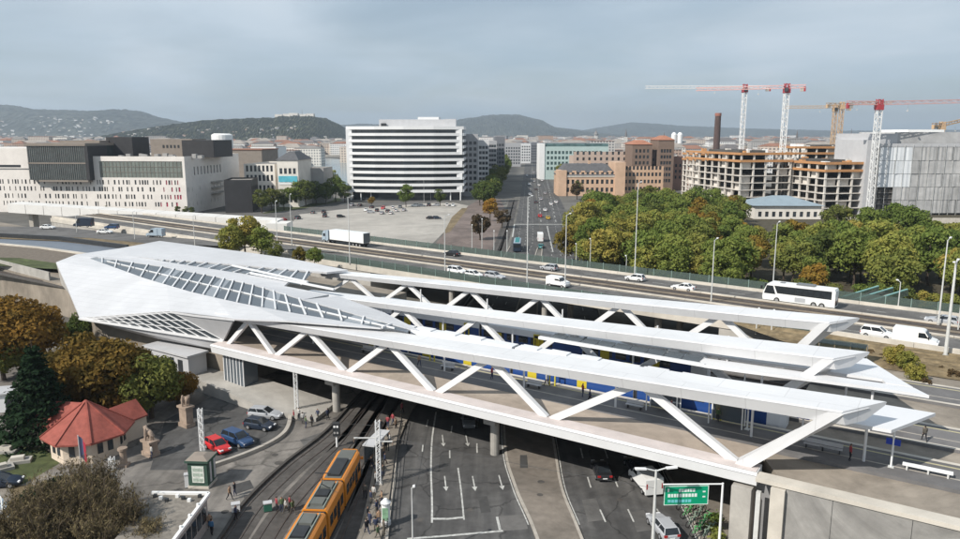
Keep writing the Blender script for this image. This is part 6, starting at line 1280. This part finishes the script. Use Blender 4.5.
# old gate pillars with animal groups on top
M_STONE = mat('sandstone', (.30, .23, .18), .9, .2, 1.2, bump=.3, stain=.3)
def statue(t, z, mirror=1):
    V = [(-.7, 0, .9), (0, 0, 1.0), (.6, 0, 1.1), (.95, 0, 1.5), (1.25, 0, 1.35), (-.6, .2, .4), (-.6, .22, 0), (-.6, -.2, .4), (-.6, -.22, 0), (.6, .2, .5), (.6, .22, 0), (.6, -.2, .5), (.6, -.22, 0), (1.0, .25, 1.75), (1.0, -.25, 1.75), (-.95, 0, .5), (.1, -.55, 1.0), (.1, -.6, .5), (.1, -.6, 0), (.1, -.5, 1.45), (.12, -.48, 1.75)]
    E_ = [(0, 1), (1, 2), (2, 3), (3, 4), (0, 5), (5, 6), (0, 7), (7, 8), (2, 9), (9, 10), (2, 11), (11, 12), (3, 13), (3, 14), (0, 15), (1, 16), (16, 17), (17, 18), (16, 19), (19, 20)]
    Rr = [.36, .38, .42, .27, .17, .15, .11, .15, .11, .15, .11, .15, .11, .06, .06, .05, .2, .17, .13, .2, .14]
    me = bpy.data.meshes.new('sk'); me.from_pydata([(x * mirror, y, q) for x, y, q in V], E_, []); o = bpy.data.objects.new('tmp', me); COL.objects.link(o); o.modifiers.new('s', 'SKIN'); sv = me.skin_vertices[0].data
    for i, r in enumerate(Rr): sv[i].radius = (r, r)
    sv[1].use_root = True; s2 = o.modifiers.new('d', 'SUBSURF'); s2.levels = s2.render_levels = 1; rme = bpy.data.meshes.new_from_object(o.evaluated_get(bpy.context.evaluated_depsgraph_get())); bpy.data.objects.remove(o); rme.materials.append(M_STONE); link('sculpture', rme, t, (0, 0, z))
for u, v, h, lab, mir in ((187, 426, 3.2, 'tall stone gate pillar with bull and herdsman sculpture near the bridge', 1), (151, 455, 2.2, 'stone gate pillar with bull and herdsman sculpture beside the kiosk road', -1)):
    t = thing('gate_pillar', lab, 'pillar', P(u, v), R(-35)); pbox('plinth', M_STONE, t, -1.15, 1.15, -.8, .8, 0, .6); pbox('shaft', M_STONE, t, -.95, .95, -.62, .62, .6, h - .3); pbox('cap', M_STONE, t, -1.2, 1.2, -.85, .85, h - .3, h); statue(t, h, mir); t.scale = (.82, .82, .9)
t = thing('gate_post', 'small round stone gate post right of the red roofed house', 'pillar', P(124, 466)); MB().tube((0, 0, 0), (0, 0, 2.0), .42, .36, 12).build('shaft', M_STONE, t); MB().tube((0, 0, 2.0), (0, 0, 2.25), .55, n=12).build('cap', M_STONE, t); pbox('plinth', M_STONE, t, -.55, .55, -.55, .55, 0, .3)
# red roofed house
M_TILE = mat('red_tiles', (.29, .08, .06), .8, .16, 2.0, bump=.3, stain=.2)
hc = P(72, 466, 0) + Vector((0, 4.2, 0)); ho = thing('red_roofed_house', 'small house with red many-sided tiled roof and cream walls', 'house', hc, R(8))
ho.scale = (.9, .9, .92)
n = 8; rw_ = 4.6; rv = 5.7; ze, za = 3.3, 7.0
ring = lambda r, z, a0=22.5: [(r * math.cos(R(a0 + 45 * k)), r * math.sin(R(a0 + 45 * k)), z) for k in range(n)]
MB().prism([p[:2] for p in ring(rw_, 0)], 0, ze).build('wall', mat('house_cream', (.60, .50, .40), .85, .08, .6, stain=.15), ho)
for k in range(n):
    a, b = ring(rv, ze - .25)[k], ring(rv, ze - .25)[(k + 1) % n]; pl = MB().slab([a, b, (0, 0, za)], .22).build('roof_face', M_TILE, ho)
    MB().beam((a[0], a[1], a[2] + .05), (0, 0, za + .05), .22, .16).build('ridge_tiles', M_TILE, ho)
    w0, w1 = Vector(ring(rw_ * 1.005, 1.0)[k]), Vector(ring(rw_ * 1.005, 1.0)[(k + 1) % n])
    for f in (.22, .6): c0, c1 = w0.lerp(w1, f), w0.lerp(w1, f + .2); MB().beam(c0 + Vector((0, 0, .8)), c1 + Vector((0, 0, .8)), .12, 1.5).build('window', M_WGLASS, ho)
for x0, y0, x1, y1, zr, wd in ((-1, 3.2, -8.2, 5.2, 5.6, 3.0), (2.0, 2.6, 4.4, 6.0, 4.9, 2.3)):
    d_ = Vector((x1 - x0, y1 - y0, 0)); s_ = Vector((-d_.y, d_.x, 0)).normalized() * wd; a, b = Vector((x0, y0, 0)), Vector((x1, y1, 0)); z = Vector((0, 0, 1))
    MB().prism([((a + s_ * .85).x, (a + s_ * .85).y), ((b + s_ * .85).x, (b + s_ * .85).y), ((b - s_ * .85).x, (b - s_ * .85).y), ((a - s_ * .85).x, (a - s_ * .85).y)], 0, 3.0).build('wing_wall', MATS['house_cream'], ho)
    MB().slab([a + s_ + z * 3, b + s_ + z * 3, b + z * zr, a + z * zr], .2).build('roof_face', M_TILE, ho); MB().slab([a - s_ + z * 3, a + z * zr, b + z * zr, b - s_ + z * 3], .2).build('roof_face', M_TILE, ho); MB().poly([b + s_ + z * 2.9, b - s_ + z * 2.9, b + z * (zr - .1)]).build('gable', MATS['house_cream'], ho)
fg = thing('flag', 'dark blue and red flag hanging on a pole before the red roofed house', 'flag', P(82, 476), R(-10)); MB().tube((0, 0, 0), (0, 0, 4.9), .05, n=6).build('pole', M_POLE, fg)
m = MB(); vs = [(.06 + .22 * i, .12 * math.sin(i * 1.3), 4.8 - .2 * i - .5 * j) for i in range(5) for j in range(6)]; m.add(vs, [(i * 6 + j, (i + 1) * 6 + j, (i + 1) * 6 + j + 1, i * 6 + j + 1) for i in range(4) for j in range(5)]); m.mi = [0 if i < 2 else 1 for i in range(4) for j in range(5)]; m.build('cloth', [mat('flag_blue', (.06, .07, .13), .8, .1), mat('flag_red', (.35, .03, .05), .8, .1)], fg)
# shed, pale hut and low walls behind the trees
t = thing('garden_hut', 'white hut wall showing left of the conifer', 'hut', P(8, 412), R(15)); pbox('wall', M_WSTONE2, t, -2, 2, 0, 3, 0, 2.6); pbox('roof', M_GREYC, t, -2.3, 2.3, -.3, 3.3, 2.6, 2.8); pbox('door', M_DARK, t, -.2, .8, -.04, 0.0, 0, 2.0)
t = thing('garden_shed', 'pale roofed shed between conifer and brown tree', 'shed', P(84, 418), R(25)); pbox('wall', M_WSTONE2, t, -2, 2, 0, 3, 0, 2.4); MB().add([(-2.3, -.3, 2.4), (2.3, -.3, 2.4), (2.3, 3.3, 2.4), (-2.3, 3.3, 2.4), (-2.3, 1.3, 3.4), (2.3, 1.3, 3.4), (2.3, 1.7, 3.4), (-2.3, 1.7, 3.4)], BOXF).build('roof', M_GREYC, t); pbox('door', M_DARK, t, -.4, .5, -.05, 0, 0, 1.9)
struct(MB().poly([tuple(P(*q, .03)) for q in ((85, 425), (125, 410), (140, 418), (95, 436))]).build('yard_paving', M_PAVE))
t = thing('striped_fence', 'blue grey striped metal fence at the left bottom edge', 'fence', P(2, 515), 0); a_, b_ = P(-6, 505), P(16, 535); o_ = t.location
for k in range(14): q = a_.lerp(b_, k / 14) - o_; q2 = a_.lerp(b_, (k + .8) / 14) - o_; MB().beam(q + Vector((0, 0, 1.2)), q2 + Vector((0, 0, 1.2)), .06, 2.2).build('slat', mat('fence_blue', (.26, .34, .42), .6, .1) if k % 2 else M_WSTONE2, t)
for i, (u, v) in enumerate(((8, 452), (20, 462), (2, 470))): t = thing('stone_slab', 'pale stone slab lying on the lawn left of the house', 'stone', P(u, v, .02), R(20 * i), 'stone slabs on the lawn'); pbox('slab', M_CONC, t, -1.2, 1.2, -.7, .7, 0, .35); pbox('block', M_CONCL, t, -.9, .5, -.4, .4, .35, .75)
# green direction sign on its own gantry
M_SGN = mat('sign_green', (.0, .30, .15), .5, .05); sp = P(719, 545, .13); so_ = thing('road_sign', 'green direction sign with white lettering hung on a white pole', 'sign', sp, R(3)); hp = HT(484, sp.y) - .13
MB().tube((0, 0, 0), (0, 0, hp + .1), .13, .09, 10).build('pole', M_WSTONE2, so_); MB().tube((0, 0, hp), (-5.6, 0, hp + .1), .07, n=8).build('arm', M_WSTONE2, so_)
sx0, sx1, sz0, sz1 = -5.5, -1.35, hp - 1.9, hp - .02; pbox('panel', M_SGN, so_, sx0, sx1, -.14, -.08, sz0, sz1)
M_SW = mat('sign_white', (.72, .78, .74), .5, .03); M_ST = mat('sign_teal', (.16, .52, .56), .5, .05)
for a, b, c, d_ in ((sx0, sx1, sz0, sz0 + .06), (sx0, sx1, sz1 - .06, sz1), (sx0, sx0 + .06, sz0 + .061, sz1 - .061), (sx1 - .06, sx1, sz0 + .061, sz1 - .061)): pbox('border', M_SW, so_, a, b, -.15, -.139, c, d_)
def word(x, z, wds, h, m):
    for wlen in wds: pbox('letter', m, so_, x, x + wlen, -.15, -.139, z, z + h); x += wlen + .06
word(sx0 + 1.35, sz0 + 1.28, (.22, .18, .24, .16, .22, .2), .3, M_SW); word(sx0 + .35, sz0 + .78, (.24, .2, .22, .18, .24, .2, .22, .24, .2, .24), .32, M_SW); word(sx0 + .35, sz0 + .25, (.3, .24, .3, .22, .3, .2, .28), .28, M_ST); word(sx0 + .3, sz0 + 1.3, (.16,), .34, M_SW); word(sx1 - .55, sz0 + 1.2, (.26,), .14, M_SW); word(sx1 - .55, sz0 + .7, (.26,), .14, M_SW)
# teal road sign at the right edge
sp = P(958, 330, HZ); t = thing('road_sign', 'teal road sign cut by the right edge of the picture', 'sign', sp, HROT); MB().tube((0, 0, 0), (0, 0, HT(252, sp.y) - HZ), .1, n=8).build('pole', M_POLE, t); pbox('panel', mat('sign_teal2', (.03, .28, .26), .5, .05), t, -.6, 2.4, -.08, 0, HT(272, sp.y) - HZ, HT(252, sp.y) - HZ); pbox('back_bar', M_POLE, t, -.5, 2.3, .0, .08, HT(262, sp.y) - HZ, HT(260, sp.y) - HZ)
# platform furniture: yellow signs, blue boards, benches, glazed shelters, white posts
def pf(name, label, cat, s, t_, z=7.4, group=None):
    t_ = t_ + (2.3 if t_ < 9 else 1.4)
    return thing(name, label, cat, WB(s, t_, z), BROT, group)
M_YL = mat('sign_yellow', (.55, .46, .03), .5, .05); M_BLU = mat('sign_blue', (.02, .05, .35), .5, .05)
for s, t_ in ((24.8, 7.0), (4.5, 7.2), (-14, 7.2), (12, 14.0), (-4, 19.5), (-16, 19.5)):
    t = pf('platform_sign', 'yellow hanging frame sign standing along the station platform', 'sign', s, t_, group='yellow platform signs')
    for x in (-.45, .3): pbox('leg', M_YL, t, x, x + .15, -.06, .06, 0, 2.2)
    pbox('board', M_YL, t, -.45, .45, -.08, .08, 1.9, 2.6); pbox('screen', M_DARK, t, -.3, .3, -.1, -.081, 2.05, 2.45)
for s, t_ in ((33.5, 6.4), (28.2, 6.0), (41.7, 4.1), (26, 14.2)):
    t = pf('information_post', 'white post with blue information board on the platform', 'sign', s, t_, group='blue information boards'); MB().tube((0, 0, 0), (0, 0, 3.6), .09, n=8).build('post', M_WSTONE2, t); pbox('board', M_BLU, t, -.6, .6, -.06, .06, 2.2, 2.8); pbox('base', M_POLE, t, -.25, .25, -.25, .25, 0, .08)
for s, t_ in ((16, 5.2), (3, 5.2), (-10, 5.2), (35, 4.6), (36.5, 4.6), (12, 16.0), (-24, 5.2), (-8, 14.5)):
    t = pf('platform_bench', 'metal bench on the shaded station platform', 'bench', s, t_, group='benches on the platforms'); pbox('seat', M_GREYC, t, -1.0, 1.0, -.22, .22, .42, .48); pbox('backrest', M_GREYC, t, -1.0, 1.0, .2, .26, .55, .95); [pbox('leg', M_DARK, t, x, x + .08, -.2, .2, 0, .42) for x in (-.8, .72)]
t = pf('platform_bench', 'long pale bench on the sunlit platform at right', 'bench', 44.6, 4.4); pbox('seat', M_WSTONE2, t, -2.0, 2.0, -.3, .3, .42, .55); [pbox('leg', M_POLE, t, x, x + .15, -.25, .25, 0, .42) for x in (-1.7, 0, 1.55)]
for s in (19, 26): 
    t = pf('platform_shelter', 'glazed white framed shelter on the near platform', 'shelter', s, 6.2, group='glazed platform shelters')
    for x in (-1.8, 1.68):
        for y in (-.7, .58): pbox('post', M_WSTONE2, t, x, x + .12, y, y + .12, 0, 2.5)
    pbox('roof', M_WSTONE2, t, -2.0, 2.0, -.9, .9, 2.5, 2.6); pbox('pane', M_SKYG, t, -1.66, 1.66, .6, .64, .2, 2.4)
# white marker post and parked bicycles on the right end
t = pf('marker_post', 'white slanting marker post beside the bicycles at right', 'post', 47.6, 15.6, 7.06); MB().tube((0, 0, 0), (.25, 0, 3.4), .14, n=8).build('post', M_WSTONE2, t); pbox('base', M_CONC, t, -.3, .3, -.3, .3, 0, .2); pbox('plate', M_GREYC, t, .0, .3, -.16, -.13, 2.2, 2.9)
def bike(s, t_, rz, lab):
    t = pf('bicycle', lab, 'bicycle', s, t_, 7.06, 'bicycles at the right end'); t.rotation_euler.z += rz
    for x in (-.52, .52):
        m = MB(); 
        for k in range(16): a, b = k * math.pi / 8, (k + 1) * math.pi / 8; m.beam((x + .33 * math.cos(a), 0, .34 + .33 * math.sin(a)), (x + .33 * math.cos(b), 0, .34 + .33 * math.sin(b)), .05, .05, (0, 1, 0))
        m.build('wheel', M_TYRE, t)
    m = MB(); [m.tube(a, b, .025, n=5) for a, b in (((-.52, 0, .34), (-.05, 0, .32)), ((-.05, 0, .32), (.38, 0, .78)), ((-.15, 0, .8), (.38, 0, .78)), ((-.15, 0, .85), (-.05, 0, .32)), ((-.52, 0, .34), (-.15, 0, .8)), ((.38, 0, .95), (.52, 0, .34)))]; m.build('frame', M_DARK, t); pbox('saddle', M_DARK, t, -.28, -.02, -.07, .07, .86, .93); MB().tube((.36, -.28, 1.0), (.36, .28, 1.0), .02, n=5).build('handlebar', M_DARK, t)
bike(48.6, 15.0, .5, 'dark bicycle standing beside the white marker post'); bike(49.4, 15.2, 1.2, 'dark bicycle standing beside the white marker post')
src = [o for o in COL.objects if o.name.startswith('bicycle') and not o.parent][0]; M_BKG = mat('bicycle_green', (.10, .34, .12), .5, .1); M_BKW = mat('bicycle_grey', (.20, .26, .20), .5, .1)
for i in range(11):
    c = tree_copy(src); c.location = P(682 + (i % 3) * 8 + i * 1.6, 508 + i * 3.0, .13); c.rotation_euler.z = R(35 + rng.uniform(-12, 12)); c['label'] = 'green and white hire bicycle parked beside the right road under the sign'; c['group'] = 'hire bicycles under the sign'; c.scale = (1.05, 1.3, 1.05)
    for ch in c.children:
        if not ch.name.startswith('wheel'):
            if ch.name.startswith('frame'): ch.scale = (1, 1.6, 1)
            ch.material_slots[0].link = 'OBJECT'; ch.material_slots[0].material = M_BKG if i % 2 else M_BKW
# teal covered stair rails behind the coach
t = thing('stair_canopy', 'teal glass covered stairway descending behind the coach', 'stairway', P(846, 304, HZ), HROT)
for k in range(3): MB().beam((k * 2.4 - 2, 2.5, -.3), (k * 2.4 + 3.2, 11, 1.6 - .3), .5, 1.1).build('glass_wall', M_GSCR, t); MB().beam((k * 2.4 - 2, 2.5, .3), (k * 2.4 + 3.2, 11, 1.9), .3, .2).build('handrail', mat('stair_teal', (.20, .38, .36), .5, .1), t)
MB().beam((-.8, 2.5, -.9), (4.0, 11, .8), 3.4, .3).build('stair_flight', M_PAVE, t)
# blue glazed lift hall behind the rear truss at right, with two tall posts
t = thing('glass_shelter', 'low teal glass shelter behind the rear truss at right', 'shelter', WB(33.0, 40.2, 7.1), BROT); pbox('roof', M_GSCR, t, -5, 3, -.8, 1.6, 2.6, 2.7); [pbox('glass', M_GSCR, t, -5 + k * 2, -3.1 + k * 2, 1.3, 1.35, 0, 2.6) for k in range(4)]; [pbox('post', M_POLE, t, -5 + k * 2, -4.9 + k * 2, 1.3, 1.4, 0, 2.6) for k in range(5)]
for i, (u, v) in enumerate(((756, 334), (771, 336))): b = P(u, v, 7.1); lamp(b, 312 if i == 0 else 314, 'thin green post behind the rear truss, %s one' % ('left', 'right')[i], 1, 0, .09, arm=.1, head=.2)
# ------------------------------------------------------------------ far city, river, hills, haze
def farmat(name, c):
    """far facade: storeys and window axes too small to tell apart"""
    m = bpy.data.materials.new(name); m.use_nodes = True; t = m.node_tree; b = t.nodes['Principled BSDF']; b.inputs['Roughness'].default_value = .85
    g = t.nodes.new('ShaderNodeNewGeometry'); sp = t.nodes.new('ShaderNodeSeparateXYZ'); t.links.new(g.outputs['Position'], sp.inputs[0])
    ad_ = t.nodes.new('ShaderNodeMath'); ad_.operation = 'ADD'; t.links.new(sp.outputs['X'], ad_.inputs[0]); t.links.new(sp.outputs['Y'], ad_.inputs[1])
    cb = t.nodes.new('ShaderNodeCombineXYZ'); t.links.new(ad_.outputs[0], cb.inputs[0]); t.links.new(sp.outputs['Z'], cb.inputs[1])
    bk = t.nodes.new('ShaderNodeTexBrick'); bk.offset = 0; bk.inputs['Scale'].default_value = 1; bk.inputs['Brick Width'].default_value = 3.2; bk.inputs['Row Height'].default_value = 3.4; bk.inputs['Mortar Size'].default_value = .75; bk.inputs['Mortar Smooth'].default_value = .1
    bk.inputs['Color1'].default_value = (c[0] * .28, c[1] * .3, c[2] * .34, 1); bk.inputs['Color2'].default_value = (c[0] * .4, c[1] * .42, c[2] * .45, 1); bk.inputs['Mortar'].default_value = tuple(c) + (1,)
    t.links.new(cb.outputs[0], bk.inputs['Vector']); t.links.new(bk.outputs['Color'], b.inputs['Base Color']); return m
FMATS = [farmat('far_facade_%d' % i, c) for i, c in enumerate(((.70, .66, .60), (.56, .48, .41), (.44, .42, .40), (.76, .74, .71), (.45, .32, .25), (.28, .28, .29)))]
FROOF = [mat('far_roof_%d' % i, c, .9, .15, .1) for i, c in enumerate(((.25, .13, .09), (.20, .19, .18), (.30, .27, .24), (.14, .13, .13)))]
FN = ['cream', 'beige', 'grey', 'white', 'brick red', 'dark grey']
def hip(mb, w, d, h, rh):
    ins = min(w, d) * .42
    mb.cur = 1; mb.add([(-.4, -.4, h), (w + .4, -.4, h), (w + .4, d + .4, h), (-.4, d + .4, h), (ins, ins, h + rh), (w - ins, ins, h + rh), (w - ins, d - ins, h + rh), (ins, d - ins, h + rh)], BOXF); mb.cur = 0
rs = random.Random(99); cnt = 0; rest = MB()
occ = []
def place_far(u, Y, w, d, h, i, big):
    global cnt
    loc = atu(u, Y); rz = R(rs.uniform(-14, 14)); ri = rs.randrange(4); rh = rs.choice((0.6, 3.5, 5.0)) if h < 30 else .6
    if big:
        t = thing('distant_building', '%s distant building in the city beyond %s' % (FN[i], 'the park' if u > 545 else 'the parking lot'), 'building', loc, rz, '%s distant buildings beyond %s' % (FN[i], 'the park' if u > 545 else 'the parking lot'))
        MB().box(0, w, 0, d, 0, h).build('wall', FMATS[i], t); m = MB(); hip(m, w, d, h + .003, rh); m.mi = [0] * len(m.mi); m.build('roof', FROOF[ri], t)
    else:
        c, s = math.cos(rz), math.sin(rz); b = MB().box(0, w, 0, d, 0, h); k = len(b.f); hip(b, w, d, h + .003, rh)
        vs = [(loc.x + x * c - y * s, loc.y + x * s + y * c, z) for x, y, z in b.v]; base = len(rest.v); rest.v += vs; rest.f += [tuple(q + base for q in f) for f in b.f]; rest.mi += [i] * k + [6 + ri] * (len(b.f) - k)
# nearer blocks, one object each
for k in range(150):
    Y = rs.uniform(700, 1500); u = rs.uniform(548, 1010) if rs.random() < .82 else rs.uniform(205, 345)
    if 505 < u < 548: continue
    if u < 345 and Y < 900: continue
    h = rs.uniform(13, 24) + (rs.uniform(4, 9) if rs.random() < .15 else 0)
    place_far(u, Y, rs.uniform(16, 46), rs.uniform(14, 30), h, rs.choice((0, 0, 1, 1, 2, 3, 3, 4, 5)), True)
for k in range(5200):
    Y = 1300 + 3200 * rs.random() ** 1.1; u = rs.uniform(-60, 1040)
    h = rs.uniform(10, 24) + (rs.uniform(4, 14) if rs.random() < .04 else 0)
    if 150 < u < 352 and Y > 2300: continue
    place_far(u, Y, rs.uniform(14, 50), rs.uniform(14, 34), h, rs.choice((0, 0, 1, 1, 2, 3, 3, 4, 5)), False)
o = rest.build('far_city_roofscape', FMATS + FROOF); tag(o, 'mass of tiny distant roofs and facades below the hills', 'city', kind='stuff')
# landmarks on the skyline
def spire(u, Y, vt, wpx, lab, dome=False):
    t = thing('church_tower', lab, 'church', atu(u, Y)); top = HT(vt, Y); w = wpx * Y / 740 / 2
    MB().box(-w, w, -w, w, 0, top * .62).build('tower', FMATS[0], t)
    if dome:
        for k in range(5): a, b = k / 5, (k + 1) / 5; MB().tube((0, 0, top * (.62 + .26 * a)), (0, 0, top * (.62 + .26 * b)), w * 1.5 * math.cos(a * 1.5), w * 1.5 * math.cos(b * 1.5), 12).build('dome', FROOF[1], t)
    MB().tube((0, 0, top * (.62 if not dome else .86)), (0, 0, top), w * (1 if not dome else .3), .1, 8).build('spire', FROOF[3], t)
spire(596, 2600, 128.5, 3, 'domed church on the skyline above the teal office', True); spire(626, 1800, 128.5, 3, 'dark slender spire on the skyline left of the mill towers'); spire(664, 1200, 132, 3, 'reddish pointed tower on the skyline above the mill'); spire(797, 1500, 130, 3, 'pale tower on the skyline between the cranes'); spire(851, 2400, 128, 1.5, 'needle spire on the skyline right of the orange cranes'); spire(303, 3400, 109, 1, 'thin monument on the wooded hill')
for i, u in enumerate((674, 680)): t = thing('white_tank', 'white round tank on the skyline right of the mill, %s one' % ('left', 'right')[i], 'tank', atu(u, 1400)); MB().tube((0, 0, 0), (0, 0, 38), 5, n=14).build('drum', M_WSTONE2, t); MB().tube((0, 0, 38), (0, 0, 42), 5, 2, 14).build('cap', M_WSTONE2, t)
t = thing('white_tank', 'white cylindrical tower behind the slit windowed building', 'tank', atu(222, 700)); MB().tube((0, 0, 0), (0, 0, HT(135, 700)), 9.5, n=20).build('drum', M_WSTONE2, t); MB().tube((0, 0, HT(135, 700)), (0, 0, HT(133.5, 700)), 9.5, 7, 20).build('cap', M_WSTONE2, t)
# long low hall with brownish roof behind the left building
t = thing('distant_building', 'brown roofed hall behind the slit windowed building near its right end', 'building', atu(205, 520), R(-6)); pbox('wall', M_PENT, t, 0, 40, 0, 30, 0, HT(150, 520)); pbox('roof', FROOF[0], t, -.5, 40.5, -.5, 30.5, HT(150, 520) + .003, HT(149, 520))
# river and its bridge between annex and striped office
M_WAT = mat('river_water', (.16, .22, .24), .15, .08, .02, spec=.6)
struct(MB().quad(tuple(P(305, 186, .05)), tuple(P(352, 186, .05)), tuple(P(352, 160, .05)), tuple(P(290, 156, .05))).build('river', M_WAT))
t = thing('river_bridge', 'low grey bridge across the river below the wooded hill', 'bridge', atu(272, 1300)); pbox('deck', M_CONC, t, 0, 150, 0, 12, HT(156.5, 1300) - .5, HT(155, 1300)); [pbox('pier', M_CONC, t, 10 + k * 35, 14 + k * 35, 1, 11, 0, HT(156.5, 1300) - .5) for k in range(4)]
# hills
def hill(name, Y, depth, prof, m, seed, nx=420, ny=60, rough=.03, jit=4.0):
    r = np.random.RandomState(seed); us = np.linspace(prof[0][0], prof[-1][0], nx); hs = np.interp(us, [p[0] for p in prof], [HT(p[1], Y + depth * .5) if p[1] < 200 else 0 for p in prof])
    hs = np.maximum(hs, 0); vs = []; fs = []
    for j in range(ny + 1):
        f = j / ny; e = math.sin(math.pi * min(f, 1)) ** .8 if f < 1 else 0
        for i, u in enumerate(us):
            y = Y + depth * f; x = (u - 480) * (Y + depth * .5) / 752.0; n_ = (math.sin(i * .26 + j * .5 + seed) + math.sin(i * .11 - j * .3)) * .5
            vs.append((x, y, hs[i] * e * (1 + rough * n_ * (0 if j == ny // 2 else 1)) + (r.uniform(-1, 1) * jit if hs[i] * e > 6 else 0)))
    for j in range(ny):
        for i in range(nx - 1): a = j * nx + i; fs.append((a, a + 1, a + nx + 1, a + nx))
    return struct(MB().add(vs, fs).build(name, m, None, False))
M_WOOD = mat('wooded_slope', (.05, .052, .026), .95, .75, .035, stain=.3, detail=9); M_WOOD2 = mat('far_slope', (.05, .052, .04), .95, .6, .012, stain=.3)
hill('hill_citadel', 2700, 1100, [(95, 200), (120, 138), (150, 130), (178, 125.5), (205, 121.5), (235, 119.5), (268, 118.5), (290, 117), (312, 116.3), (326, 119), (338, 126), (346, 134), (356, 200)], M_WOOD, 3)
hill('hill_left', 5200, 2400, [(-400, 112), (-120, 104), (-40, 103), (0, 105), (35, 109), (75, 111.5), (105, 111), (128, 109.8), (145, 115), (165, 120), (200, 126), (260, 131), (330, 136), (360, 200)], M_WOOD2, 8, jit=7)
hill('hill_middle', 6500, 2500, [(420, 200), (440, 126), (462, 119.5), (485, 116), (503, 114.8), (520, 115.5), (538, 120), (552, 127), (575, 131), (600, 134), (620, 200)], M_WOOD2, 5, jit=6)
hill('hill_right', 9000, 3000, [(540, 200), (580, 131), (610, 126), (632, 122.5), (650, 123.5), (675, 126), (700, 127), (760, 129), (830, 131), (960, 130), (1100, 128), (1300, 200)], M_WOOD2, 9, jit=6)
hill('hill_back', 7800, 2200, [(130, 200), (170, 130), (320, 127), (360, 124), (420, 126), (470, 125), (560, 128), (640, 200)], M_WOOD2, 13, jit=6)
# houses scattered on the slopes and the citadel on its crest
hm_ = MB(); r2 = random.Random(4)
for k in range(90):
    u = r2.uniform(125, 345); top = np.interp(u, [120, 150, 178, 235, 312, 346], [138, 130, 125.5, 119.5, 116.3, 134]); f = r2.uniform(.08, .42) if u < 210 else r2.uniform(.05, .2); Y = 2700 + 1100 * f; zc_ = max(0, HT(top, 3250)) * math.sin(math.pi * f) ** .8
    x = (u - 480) * 3250 / 752; s = r2.uniform(3, 7.5); hm_.cur = r2.choice((0, 1, 2, 4, 5)); hm_.box(x, x + s * 1.5, Y - 2, Y + s, zc_ - 8, zc_ + s * .7)
for k in range(150):
    u = r2.uniform(-60, 160); top = np.interp(u, [-60, 0, 75, 128, 160], [104, 105, 111.5, 110, 119]); f = r2.uniform(.03, .3) ** 1.2; Y = 5200 + 2400 * f; zc_ = max(0, HT(top, 6400)) * math.sin(math.pi * f) ** .8
    x = (u - 480) * 6400 / 752; s = r2.uniform(5, 13); hm_.cur = r2.choice((0, 1, 2, 3)); hm_.box(x, x + s * 1.8, Y - 2, Y + s, zc_ - 14, zc_ + s * .5)
o = hm_.build('hillside_houses', FMATS); tag(o, 'tiny pale houses scattered over the far hillsides', 'houses', kind='stuff')
ct = thing('citadel', 'pale fortress walls on the crest of the wooded hill', 'fortress', atu(276, 3250)); ct.location.z = HT(117.8, 3250) + 9
for k in range(5): pbox('rampart', M_CREAM, ct, k * 34, k * 34 + 31, -6 + (k % 2) * 6, 24, -10, 6 + (k * 7 % 5))
pbox('keep', M_CREAM, ct, 60, 95, 4, 30, 0, 11)
# haze
hz = MB().box(-15500, 15500, -250, 14500, -1.0, 420).build('haze', None if False else M_CONC)
hz.data.materials.clear(); m = bpy.data.materials.new('haze_air'); m.use_nodes = True; t = m.node_tree; t.nodes.clear(); o = t.nodes.new('ShaderNodeOutputMaterial'); pv_ = t.nodes.new('ShaderNodeVolumePrincipled'); pv_.inputs['Color'].default_value = (.74, .86, .98, 1); pv_.inputs['Density'].default_value = 0.0001; pv_.inputs['Anisotropy'].default_value = .25; t.links.new(pv_.outputs[0], o.inputs['Volume']); hz.data.materials.append(m); stuff(hz); hz['label'] = 'thin pale haze filling the air over the whole city'; hz['category'] = 'haze'
